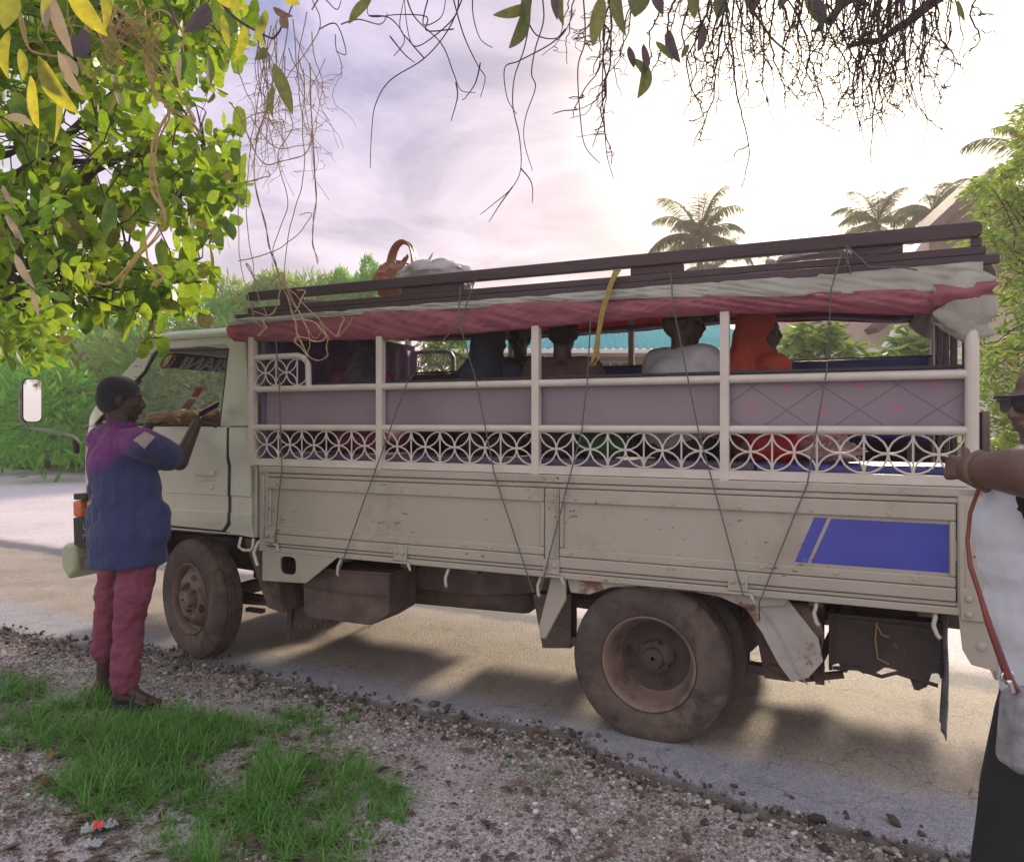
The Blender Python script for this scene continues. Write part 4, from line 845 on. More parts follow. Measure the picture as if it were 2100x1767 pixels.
# rolled tarpaulin along the roof edge
CT = {}
def crumple(o, st=.007, sc=.075):
    for nm, f, k in (('folds', 1, 1), ('creases', .38, .5)):
        key = (nm, sc)
        if key not in CT:
            CT[key] = bpy.data.textures.new(nm, 'VORONOI' if f == 1 else 'CLOUDS'); CT[key].noise_scale = sc * (1.6 if f == 1 else .5)
        m = o.modifiers.new(nm, 'DISPLACE'); m.texture = CT[key]; m.strength = st * k; m.mid_level = .5
    o.modifiers.move(0, len(o.modifiers) - 1)
before = set()
def fnz(x, y, s=1): return noise.noise((x * s, y * s, 3.3))
for sd in (1, -1):
    before = set(bpy.data.objects)
    zb = lambda s: float(np.interp(s, [-1.45, -1.1, -.7, -.2, .3, .9, 1.6, 2.2, 2.78], [2.055, 2.03, 2.075, 2.085, 2.075, 2.06, 2.055, 2.07, 2.10]))
    zm = lambda s: float(np.interp(s, [-1.45, -1.1, -.7, -.2, .3, .9, 1.6, 2.2, 2.78], [2.12, 2.125, 2.138, 2.168, 2.182, 2.192, 2.198, 2.200, 2.188]))
    def white(u, v):
        s = -1.37 + 4.11 * u; z0 = zm(s); z = 2.235 + (z0 - 2.235) * v
        w = .936 + .014 * math.sin(v * pi) * (.7 + .9 * fnz(s, 0, 2.5)) + .014 * fnz(s * 6, v * 3 + s * 2) + .008 * fnz(s * 17 + v * 6, v * 2) + .010 * v
        if v < .02: w = .925
        return (s, sd * w, z + .006 * fnz(s, 4, 5) * v)
    mb = MB(); mb.grid(white, 300, 18); crumple(tp(mb, 'white_tarpaulin', 'tarpw', thick=.003, recalc=False))
    def red(u, v):
        s = -1.38 + 4.13 * u; z0 = zm(s) + .012; z = z0 + (zb(s) - z0) * v
        w = .940 + .010 * math.sin(v * pi * .9) + .018 * fnz(s * 3, v * 1.5 + 9) + .011 * fnz(s * 12 + v * 5, v * 2) + .006 * fnz(s * 28 - v * 8, v * 2) - .045 * v ** 3
        return (s, sd * w, z + .010 * fnz(s, 7, 4) * v)
    mb = MB(); mb.grid(red, 320, 18); crumple(tp(mb, 'red_tarpaulin', 'tarpr', thick=.003, recalc=False))
    def hem(u, v):
        s = -1.36 + 4.06 * u; a = v * 1.5 * pi; r = .018 + .008 * fnz(s, 3, 4); z = zb(s) + .012
        return (s, sd * (.895 + r * math.cos(a) * 1.4), z + .018 + r * math.sin(a))
    mb = MB(); mb.grid(hem, 120, 8); tp(mb, 'tarpaulin_hem', mat('faded tarpaulin underside', (.20, .13, .19), .6, (.16, .10, .16), 4, trans=(.22, .08, .12)), thick=.003, recalc=False)
    # gathered bundle at the rear corner
    def bun(u, v):
        a = v * 2 * pi; s = -1.405 + .20 * u; R0 = .065 + .035 * math.sin(u * pi) ; zc = 2.10 - .10 * (1 - u) * .1
        fold = 1 + .14 * math.sin(a * 3 + 1) + .12 * fnz(s * 6, a * 1.1)
        return (s + .015 * math.sin(a * 5), sd * (.90 + R0 * .62 * math.cos(a) * fold), 2.095 + 1.35 * R0 * math.sin(a) * fold - .05 * (math.sin(a) < -.3) * (1 - u))
    mb = MB(); mb.grid(bun, 40, 90); crumple(tp(mb, 'tarpaulin_bundle', 'tarpw', thick=.003, recalc=False), .016, .06)
    def sc(u, v):
        return (-1.41 - .012 * math.sin(v * 7) + .22 * u, sd * (.948 + .03 * math.sin(v * pi) + .010 * math.sin(u * 8 + v * 5)), 2.145 - .055 * v - .035 * u * v)
    mb = MB(); mb.grid(sc, 10, 8); tp(mb, 'red_tarpaulin', 'tarpr', thick=.004, recalc=False)
    if sd < 0:
        for o in set(bpy.data.objects) - before: o.location.z += LIFT
def flap(u, v):
    w = -.92 + 1.84 * u; return (-1.39 - .03 * math.sin(v * pi), w, 2.235 - .10 * v + .012 * fnz(w * 3, v * 2) + (.92 - w) * LIFT / 1.84)
mb = MB(); mb.grid(flap, 60, 6); tp(mb, 'white_tarpaulin', 'tarpw', thick=.003, recalc=False)
# tie ropes down the near side
ROPES = [((.97, .94, 2.345), (1.03, .985, 2.13), (1.40, .945, 1.80), (1.86, .965, .70)),
         ((2.36, .94, 2.12), (2.32, .948, 1.80), (2.30, .95, 1.3), (2.35, .955, .84)),
         ((1.055, .95, 2.31), (1.05, .985, 2.13), (.96, .945, 1.79), (.85, .95, 1.30), (.62, .965, .70)),
         ((.30, .985, 2.10), (.33, .945, 1.80), (.36, .945, 1.54), (.58, .965, .71)),
         ((-.09, .95, 2.30), (-.11, .985, 2.13), (-.17, .945, 1.79), (-.22, .945, 1.54), (-.43, .975, .78)),
         ((-.84, .95, 2.31), (-.80, .99, 2.15), (-.78, .945, 1.80), (-.70, .945, 1.3), (-.50, .975, .76), (-.49, .90, .66))]
for pts in ROPES:
    P = []
    for i in range(len(pts) - 1):
        a, b = Vector(pts[i]), Vector(pts[i + 1])
        for k in range(8): P.append(a.lerp(b, k / 8) + Vector((.002 * random.random(), .002 * random.random(), 0)))
    P.append(Vector(pts[-1])); mb = MB(); mb.tube(P, .0036, 6); tp(mb, 'tie_rope', 'rope', smooth=60)
mb = MB()
for k in range(5):
    o = .008 * (k - 2); mb.tube([(.175 + o, .945, 2.33), (.20 + o, .99, 2.26 - .01 * k), (.235 + o * .6, 1.0, 2.12), (.262 + o * .5, .99, 2.0), (.275 + o, .985, 1.93 - .015 * k)], .0042, 6)
mb.tube([(.262, .99, 1.98), (.292, .985, 1.90), (.305, .985, 1.86), (.280, .988, 1.86), (.255, .985, 1.90), (.27, .99, 2.0)], .004, 6); tp(mb, 'yellow_rope', 'yrope', smooth=60)
mb = MB(); mb.tube([(-.86, .945, 2.345), (-.95, .99, 2.235), (-1.08, 1.0, 2.22), (-1.13, 1.0, 2.205)], .0042, 6); mb.tube([(-.86, .945, 2.34), (-.86, .955, 2.27), (-.875, .955, 2.22), (-.86, .95, 2.3)], .005, 6)
mb.tube([(-.88, .935, 2.28), (-1.2, .94, 2.345)], .0015, 5); tp(mb, 'tie_rope', 'rope', smooth=60)
# patterned curtain in the first bay of the far side, purple sheet against the headboard
mp = mat('lilac printed cloth', (.44, .30, .44), .8, (.30, .18, .32), 60, bump=.2, bscale=40, trans=(.34, .19, .33))
mb = MB(); mb.grid(lambda u, v: (2.475 - .012 * math.sin(u * 26), -.16 - .70 * u, 2.17 - .42 * v), 60, 8); cur = tp(mb, 'curtain', mp, thick=.003, recalc=False)
mb = MB(); mb.grid(lambda u, v: (2.485 - .008 * math.sin(u * 30), -.14 + .98 * u, 2.17 - .75 * v), 60, 6); tp(mb, 'curtain', mat('purple sheet', (.09, .055, .13), .8, (.12, .07, .17), 4, bump=.2), thick=.003, recalc=False)
# ------------------------------------------------------------------ people
def frame(f, up=(0, 0, 1)):
    f = Vector(f).normalized(); u = Vector(up); l = u.cross(f).normalized(); u = f.cross(l).normalized()
    return Matrix((f, l, u)).transposed()          # columns forward, left, up
def head(mb, c, f, up=(0, 0, 1), s=1.0, ears=True, neck=None):
    """c = centre of the head at eye height"""
    A = frame(f, up); c = Vector(c)
    def e(p, r, rot=None): mb.ell(c + A @ (Vector(p) * s), [x * s for x in r], A if rot is None else A @ rot, 20, 14)
    e((-.012, 0, .035), (.098, .078, .085)); e((-.03, 0, .0), (.085, .074, .09)); e((.025, 0, -.03), (.066, .062, .080)); e((.032, 0, -.075), (.050, .046, .040)); e((.062, 0, -.098), (.022, .026, .018))
    e((.078, 0, .022), (.018, .052, .012))                                            # brow
    mb.cap(c + A @ (Vector((.086, 0, .008)) * s), c + A @ (Vector((.104, 0, -.030)) * s), .010 * s, .014 * s, 10)   # nose
    for q in (-1, 1):
        e((.096, q * .014, -.034), (.011, .010, .009)); e((.06, q * .040, -.022), (.026, .022, .022))
        e((.078, q * .030, .004), (.012, .015, .009))                                 # eyelids
        if ears: e((-.008, q * .078, -.010), (.018, .010, .032), Matrix.Rotation(R(-12), 3, 'Y')); e((-.002, q * .082, -.004), (.012, .010, .022))
    e((.088, 0, -.055), (.013, .026, .0085)); e((.086, 0, -.068), (.013, .022, .0090)); e((.075, 0, -.060), (.018, .03, .02))
def hand(mb, w, d, palm, s=1.0, curl=.5, side=1, spread=.0):
    """w wrist, d finger direction, palm = normal out of the palm, side +1: thumb toward d x palm"""
    d = Vector(d).normalized(); pn = Vector(palm); pn = (pn - d * pn.dot(d)).normalized(); x = d.cross(pn) * side; w = Vector(w)
    for k in (-1.1, -.35, .35, 1.1): mb.cap(w + d * .015 * s + x * k * .012 * s, w + d * .085 * s + x * k * .026 * s, .015 * s, .0135 * s, 10)
    L = [.070, .082, .076, .060]
    for k, l in zip((1.25, .42, -.42, -1.25), L):
        p = w + d * .088 * s + x * k * .0225 * s; a = 0; dd = d
        for j, fr in enumerate((.46, .30, .24)):
            a += curl * (.5 + .35 * j) ; dd = (d * math.cos(a) + pn * math.sin(a) + x * k * spread * .1).normalized(); q = p + dd * l * fr * s
            mb.cap(p, q, (.0092 - .0010 * j) * s, (.0086 - .0012 * j) * s, 8); p = q
    p = w + d * .025 * s + x * .026 * s; q = p + (d * .55 + x * .75 + pn * .25).normalized() * .038 * s; mb.cap(p, q, .013 * s, .0105 * s, 8)
    r = q + (d * .85 + x * .25 + pn * .45).normalized() * .034 * s; mb.cap(q, r, .0105 * s, .0085 * s, 8)
def foot(mb, a, f, s=1.0):
    A = frame(f); a = Vector(a)   # a = ankle
    def P(x, y, z): return a + A @ (Vector((x, y, z)) * s)
    mb.cap(P(0, 0, 0), P(-.03, 0, -.05), .038 * s, .034 * s); mb.cap(P(-.03, 0, -.05), P(.10, 0, -.062), .036 * s, .030 * s); mb.cap(P(0, 0, -.01), P(.11, .0, -.058), .036 * s, .026 * s)
    mb.cap(P(.10, .022, -.066), P(.14, .024, -.07), .024 * s, .018 * s); mb.cap(P(.09, -.02, -.066), P(.13, -.026, -.071), .024 * s, .016 * s)
    for k in range(5): mb.cap(P(.135, .036 - .017 * k, -.073), P(.172 - .007 * k, .040 - .019 * k, -.076), .011 * s, (.0115 if k == 0 else .0085) * s, 8)

# the man at the cab window
mroot = Vector((-2.13, 4.30, -.05))
man = thing('person', mroot, 0, 'person in blue shirt with purple shoulders and maroon trousers standing at the cab window', 'person')
def pa(px, py, Y): return at(px, py, Y) - mroot
def mp_(mb, name, m, parent=man, **k): return mb.build(name, M[m] if isinstance(m, str) else m, parent, **k)
BF = Vector((.53, .85, 0)).normalized(); BR = Vector((.85, -.53, 0)); HF = Vector((.93, .36, -.05)).normalized()
hc = pa(251, 818, 4.30); nk = pa(250, 880, 4.30); shR = pa(296, 912, 4.20); shL = pa(214, 902, 4.44)
elR = pa(368, 948, 4.52); wrR = pa(404, 866, 4.74); elL = Vector((-2.40, 4.72, 1.30)) - mroot; wrL = pa(306, 872, 4.93)
hpR = pa(286, 1130, 4.26); hpL = pa(248, 1128, 4.40); knR = pa(266, 1262, 4.20); knL = pa(222, 1250, 4.48); anR = pa(255, 1405, 4.17); anL = pa(212, 1395, 4.47)
mb = MB(); head(mb, hc, HF, s=1.06)
mb.cap(hc + Vector((-.03, -.01, -.05)), nk, .062, .066); mb.cap(shR, elR, .062, .048); mb.cap(elR, wrR, .049, .031); mb.cap(shL, elL, .06, .046); mb.cap(elL, wrL, .046, .030)
mb.cap(shR, shL, .075, .075); mb.cap((shR + shL) / 2 - Vector((0, 0, .08)), (hpR + hpL) / 2, .13, .15); mb.cap(hpR, knR, .085, .055); mb.cap(hpL, knL, .085, .055); mb.cap(knR, anR, .058, .038); mb.cap(knL, anL, .058, .038)
hand(mb, wrR + Vector((.004, .02, .004)), Vector((.34, .86, .12)), Vector((-.35, -.1, -1)), 1.05, .42, -1)
hand(mb, wrL, Vector((.25, .9, .15)), Vector((0, -.2, -1)), 1.05, .35, 1)
foot(mb, anR, Vector((.95, -.20, 0)), 1.12); foot(mb, anL, Vector((.75, .5, 0)), 1.08)
mp_(mb, 'body', 'skin', remesh=.0065, smoothit=3)
# shirt
mshirt, nt, N, L, P = nodes('blue shirt with purple yoke')
tc = N.new('ShaderNodeTexCoord'); sx = N.new('ShaderNodeSeparateXYZ'); L.new(tc.outputs['Object'], sx.inputs[0])
nz = N.new('ShaderNodeTexNoise'); nz.inputs['Scale'].default_value = 5; nz.inputs['Detail'].default_value = 3; L.new(tc.outputs['Object'], nz.inputs['Vector'])
ad = N.new('ShaderNodeMath'); ad.operation = 'MULTIPLY_ADD'; ad.inputs[1].default_value = .10; L.new(nz.outputs[0], ad.inputs[0]); L.new(sx.outputs[2], ad.inputs[2])
a2 = N.new('ShaderNodeMath'); a2.operation = 'MULTIPLY_ADD'; a2.inputs[1].default_value = -.55; L.new(sx.outputs[0], a2.inputs[0]); L.new(ad.outputs[0], a2.inputs[2])
mr = N.new('ShaderNodeMapRange'); mr.inputs[1].default_value = 1.475; mr.inputs[2].default_value = 1.56; L.new(a2.outputs[0], mr.inputs[0])
mx = N.new('ShaderNodeMix'); mx.data_type = 'RGBA'; mx.inputs[6].default_value = (.030, .040, .125, 1); mx.inputs[7].default_value = (.17, .028, .19, 1); L.new(mr.outputs[0], mx.inputs[0]); L.new(mx.outputs[2], P.inputs['Base Color']); P.inputs['Roughness'].default_value = .85; P.inputs['Sheen Weight'].default_value = .15
wv = N.new('ShaderNodeTexNoise'); wv.inputs['Scale'].default_value = 9; wv.inputs['Detail'].default_value = 3; mpn = N.new('ShaderNodeMapping'); mpn.inputs['Scale'].default_value = (1.6, 1.6, .7); L.new(tc.outputs['Object'], mpn.inputs[0]); L.new(mpn.outputs[0], wv.inputs['Vector'])
bp = N.new('ShaderNodeBump'); bp.inputs['Strength'].default_value = .55; bp.inputs['Distance'].default_value = .03; L.new(wv.outputs[0], bp.inputs['Height']); L.new(bp.outputs[0], P.inputs['Normal'])
mb = MB(); c1 = (shR + shL) / 2
mb.cap(shR + Vector((-.01, 0, 0)), shL, .092, .092); mb.cap(nk + Vector((0, 0, .0)), nk + Vector((0, 0, -.06)), .072, .10)
mb.ell(pa(250, 960, 4.32), (.19, .165, .19)); mb.ell(pa(260, 1040, 4.30), (.192, .18, .24)); mb.cap(pa(262, 1000, 4.30), pa(266, 1095, 4.30), .18, .195)
mb.cap(pa(228, 935, 4.40), pa(222, 1000, 4.38), .125, .11)
mb.cap(shR, shR.lerp(elR, .62), .088, .088); mb.cap(shL, shL.lerp(elL, .7), .085, .085)
mb.cap(pa(225, 1060, 4.30), pa(228, 1128, 4.28), .13, .105); mb.cap(pa(300, 1060, 4.28), pa(304, 1092, 4.26), .13, .12)
c0 = pa(263, 1128, 4.29)
mb.lathe([(.05, -.075), (.20, -.078), (.210, -.07), (.208, .0), (.205, .10), (.17, .2)], c0, ax=2, seg=36)
mb.cap(pa(215, 1095, 4.30), pa(222, 1128, 4.30), .07, .06)
so_ = mp_(mb, 'shirt', mshirt, remesh=.008, smoothit=5, disp=.024, dscale=.12); tx = bpy.data.textures.new('creases', 'CLOUDS'); tx.noise_scale = .035; tx.noise_depth = 2; dm_ = so_.modifiers.new('creases', 'DISPLACE'); dm_.texture = tx; dm_.strength = .010
mb = MB(); cc = nk + Vector((0, 0, .035))
mb.tube([cc + Vector((.070 * math.cos(a), .066 * math.sin(a), .006 * math.sin(a * 2) - .012 * math.cos(a))) for a in [2 * pi * k / 24 for k in range(24)]], .014, 8, closed=True); mp_(mb, 'collar', mat('purple collar', (.15, .028, .17), .85), smooth=60)
pc = pa(298, 908, 4.105)
mb = MB(); q = [pa(272, 902, 4.10), pa(297, 884, 4.10), pa(318, 896, 4.12), pa(296, 921, 4.10)]
mb.grid(lambda u, v: (q[0].lerp(q[1], u)).lerp(q[3].lerp(q[2], u), v) + Vector((-.004, -.012 * math.sin(pi * u) * math.sin(pi * v) + .012, 0)), 6, 6); mp_(mb, 'shoulder_patch', mat('cream patch', (.40, .35, .33), .85, (.33, .29, .27), 20), thick=.004, recalc=False)
# trousers: right leg full length, left leg ends above the ankle
mb = MB(); mb.cap(hpR + Vector((-.01, .02, -.03)), hpL + Vector((0, 0, -.03)), .118, .118); mb.cap(hpR, knR, .112, .086); mb.cap(hpL, knL, .110, .078)
mb.cap(knR, anR + Vector((0, 0, .025)), .084, .074); mb.cap(knL, anL + Vector((-.005, 0, .16)), .078, .062); mb.cap(knR + Vector((.02, 0, .14)), knR, .10, .088)
so_ = mp_(mb, 'trousers', 'maroon', remesh=.009, smoothit=4, disp=.026, dscale=.06); dm_ = so_.modifiers.new('creases', 'DISPLACE'); dm_.texture = tx; dm_.strength = .010
mb = MB(); A = frame(HF)
mb.ell(hc + A @ Vector((-.022, 0, .042)), (.112, .093, .092), A, 28, 18); mb.ell(hc + A @ Vector((-.048, 0, .0)), (.090, .085, .10), A, 24, 16)
mp_(mb, 'knit_cap', 'cap', remesh=.007, smoothit=3)
for (an, f, sc) in ((anR, Vector((.95, -.20, 0)), 1.12), (anL, Vector((.75, .5, 0)), 1.08)):
    A = frame(f); mb = MB()
    pts = [(-.075, .0), (-.06, .036), (.03, .040), (.12, .052), (.175, .040), (.185, .0), (.165, -.038), (.10, -.046), (.02, -.036), (-.06, -.034)]
    vv = [an + A @ (Vector((x, y, z)) * sc) for z in (-.103, -.084) for (x, y) in pts]; n = len(pts)
    mb.add(vv, [tuple(range(n)), tuple(range(2 * n - 1, n - 1, -1))] + [(i, (i + 1) % n, n + (i + 1) % n, n + i) for i in range(n)])
    mb.tube([an + A @ (Vector((.075, .046 * math.cos(a), -.085 + .058 * math.sin(a))) * sc) for a in [pi * k / 12 for k in range(13)]], .011, 6)
    mb.tube([an + A @ (Vector((-.02 + .02 * math.cos(a), .042 * math.cos(a), -.06 + .012 * math.sin(a))) * sc) for a in [pi * k / 12 for k in range(13)]], .006, 6)
    mp_(mb, 'sandal', 'dark', bevel=.004)
# the notebook in his hand and its pen
cb_ = thing('clipboard', at(427, 838, 4.83), 0, 'small open notebook with a pen held up by the person at the cab window', 'notebook')
A = Matrix.Rotation(R(-35), 3, 'Y') @ Matrix.Rotation(R(30), 3, 'Z')
mb = MB(); mb.box(-.065, .065, -.05, .05, -.002, .002); mb.warp(lambda p: A @ p); mb.build('page', M['whitecloth'], cb_)
mb = MB(); mb.box(-.068, .068, -.053, .053, -.009, -.003); mb.warp(lambda p: A @ p); mb.build('cover', M['darkcloth'], cb_)
mb = MB(); mb.cap((-.02, -.02, .012), (.085, -.03, .04), .0045, .003, 8); mb.warp(lambda p: A @ p); mb.build('pen', M['orange'], cb_)

# the woman at the right edge
wr_ = Vector((1.44, 2.02, -.04))
wom = thing('person', wr_, 0, 'person in dark sunglasses, white top and long black skirt at the right edge', 'person')
def wa(px, py, Y): return at(px, py, Y) - wr_
def wp(mb, name, m, parent=wom, **k): return mb.build(name, M[m] if isinstance(m, str) else m, parent, **k)
whc = wa(2128, 826, 2.02); WF = Vector((-1, .05, -.04)).normalized()
mb = MB(); head(mb, whc, WF, s=.98); wn = wa(2138, 925, 2.03)
mb.cap(whc + Vector((.02, 0, -.05)), wn, .052, .06); s1_ = wa(2128, 972, 1.88); s2_ = wa(2140, 960, 2.20); e1_ = wa(2092, 968, 1.74); w1_ = wa(1968, 962, 1.92)
mb.cap(s1_, s2_, .07, .07); mb.cap(s1_, e1_, .070, .066); mb.cap(e1_, w1_, .066, .038); mb.cap(e1_.lerp(w1_, .25), e1_.lerp(w1_, .5), .060, .052); hand(mb, w1_ + Vector((-.004, -.004, 0)), Vector((-.22, .95, .02)), Vector((.95, .2, -.2)), .86, 1.1, -1)
e2_ = wa(2060, 1010, 2.18); mb.cap(s2_, e2_, .06, .045); mb.cap(e2_, w1_ + Vector((.03, .08, -.01)), .044, .03)
hp1 = Vector((-.02, -.05, .88)); hp2 = Vector((-.02, .05, .88)); mb.cap(wn, wn - Vector((0, 0, .08)), .055, .075); mb.cap(Vector((-.055, .0, 1.34)), Vector((-.04, .01, .98)), .10, .085); 
for hh, x0 in ((hp1, -.05), (hp2, .0)):
    mb.cap(hh, (x0, hh.y, .50), .066, .056); mb.cap((x0, hh.y, .50), (x0 + .02, hh.y, .09), .055, .036); foot(mb, (x0 + .02, hh.y, .085), (-1, .1, 0), .95)
wp(mb, 'body', 'skin2', remesh=.0055, smoothit=3)
mb = MB(); mb.ell(whc + Vector((.030, 0, .052)), (.100, .086, .076), None, 24, 16); mb.ell(whc + Vector((.055, 0, .0)), (.075, .084, .08)); mb.ell(whc + Vector((.12, 0, .05)), (.05, .05, .05)); wp(mb, 'hair', 'hair', remesh=.006, smoothit=2, disp=.01, dscale=.012)
mb = MB(); A = frame(WF)
for q in (-1, 1):
    mb.prism(rr([(-.030, -.022), (.028, -.026), (.032, .020), (-.032, .022)], .012), 0, .004, ax=0)
vv = MB()
for q in (-1, 1):
    t_ = MB(); t_.prism(rr([(-.028, -.024), (.028, -.024), (.033, .018), (-.033, .018)], .012), .098, .104, ax=0); t_.warp(lambda p, q=q: whc + A @ (Vector((p.x - .012 * abs(p.y + q * .034) * 8, p.y + q * .034, p.z + .004)))); vv.add(t_.v, t_.f)
vv.bar(whc + A @ Vector((.104, -.07, .020)), whc + A @ Vector((.104, .07, .020)), .005, .005)
for q in (-1, 1): vv.bar(whc + A @ Vector((.100, q * .070, .018)), whc + A @ Vector((-.01, q * .084, .012)), .003, .008)
wp(vv, 'sunglasses', mat('glossy black frame', (.012, .012, .014), .12, coat=.5), bevel=.002)
mb = MB(); u_ = (w1_ - e1_).normalized(); cw_ = w1_ - u_ * .022; x_ = u_.orthogonal().normalized(); y_ = u_.cross(x_)
mb.tube([cw_ + (x_ * math.cos(a) + y_ * math.sin(a)) * .041 for a in [2 * pi * k / 24 for k in range(24)]], .009, 8, closed=True); mb.cap(cw_ + Vector((0, -.040, .012)), cw_ + Vector((0, -.047, .013)), .016, .014); wp(mb, 'wristwatch', 'rust', smooth=60)
mb = MB(); mb.ell(wa(2092, 1085, 2.02), (.142, .15, .13), None, 24, 16); mb.ell(wa(2110, 1000, 2.02), (.13, .16, .12)); mb.ell(wa(2110, 1190, 2.02), (.125, .15, .18)); mb.ell(wa(2125, 1300, 2.02), (.12, .15, .16)); mb.cap(wa(2110, 1150, 2.02), wa(2118, 1380, 2.02), .115, .105); mb.cap(wa(2118, 1380, 2.02), wa(2122, 1415, 2.02), .108, .112); mb.ell(wa(2096, 1135, 2.02), (.138, .15, .16)); mb.ell(wa(2110, 1230, 2.02), (.13, .15, .2)); mb.cap(s1_ + Vector((.015, .03, .01)), s2_, .080, .080); mb.cap(s1_ + Vector((.02, 0, -.03)), s1_.lerp(e1_, .08), .076, .074)
so_ = wp(mb, 'top', 'whitecloth', remesh=.008, smoothit=7, disp=.016, dscale=.12); dm_ = so_.modifiers.new('creases', 'DISPLACE'); dm_.texture = tx; dm_.strength = .007
mb = MB()
def skirt(u, v):
    a = v * 2 * pi; px = np.interp(u, [0, .1, .35, .7, 1], [2052, 2036, 2006, 1988, 1984]); z = np.interp(u, [0, 1], [.905, .06]); rx = .115 + .15 * u ** .7 * .55; cx = (px - CX) / F * 2.02 - wr_.x + rx
    fo = 1 + .055 * math.sin(a * 7 + u) * u + .04 * noise.noise((math.cos(a) * 2, math.sin(a) * 2, u * 1.5)); return (cx + rx * math.cos(a) * fo, rx * 1.15 * math.sin(a) * fo, z)
mb.grid(skirt, 30, 64); wp(mb, 'skirt', 'black', thick=.004, recalc=False)
mb = MB(); mb.tube([wa(2120, 1010, 1.88), wa(2092, 1055, 1.875), wa(2070, 1035, 1.88)], .02, 8); mb.cap(wa(2078, 1022, 1.90), wa(2120, 1110, 1.87), .026, .03, 8); wp(mb, 'shoulder_strap', 'black', smooth=60)
wom.location.x += .036
hb = thing('handbag', at(2120, 1500, 1.86), 0, 'grey handbag on a long thin red strap hanging from the person at the right edge', 'handbag')
ho = at(2120, 1500, 1.86)
mb = MB(); mb.prism(rr([(-.06, .10), (-.075, -.09), (.09, -.10), (.08, .11)], .03), -.045, .045); mb.build('bag_body', mat('grey print bag', (.16, .16, .17), .7, (.30, .30, .31), 22, bump=.2), hb, bevel=.015)
mb = MB(); mb.tube([at(x, y, Y) - ho for x, y, Y in ((2008, 1000, 1.90), (1990, 1050, 1.93), (1984, 1110, 1.93), (1990, 1160, 1.90), (2010, 1220, 1.88), (2028, 1280, 1.87), (2050, 1340, 1.86), (2066, 1385, 1.86), (2085, 1420, 1.86))], [.005, .005, .005, .006, .006, .008, .009, .010, .010], 6); mb.build('strap', mat('red leather strap', (.20, .045, .038), .5, (.13, .035, .03), 9), hb)
mb = MB(); mb.tube([at(2066, 1388, 1.86) - ho + Vector((.014 * math.cos(a), 0, .016 * math.sin(a))) for a in [2 * pi * k / 16 for k in range(16)]], .003, 6, closed=True); mb.cap(at(2070, 1398, 1.85) - ho, at(2078, 1418, 1.85) - ho, .007, .006, 8); mb.build('buckle', mat('buckle metal', (.7, .7, .7), .2, metal=1), hb)

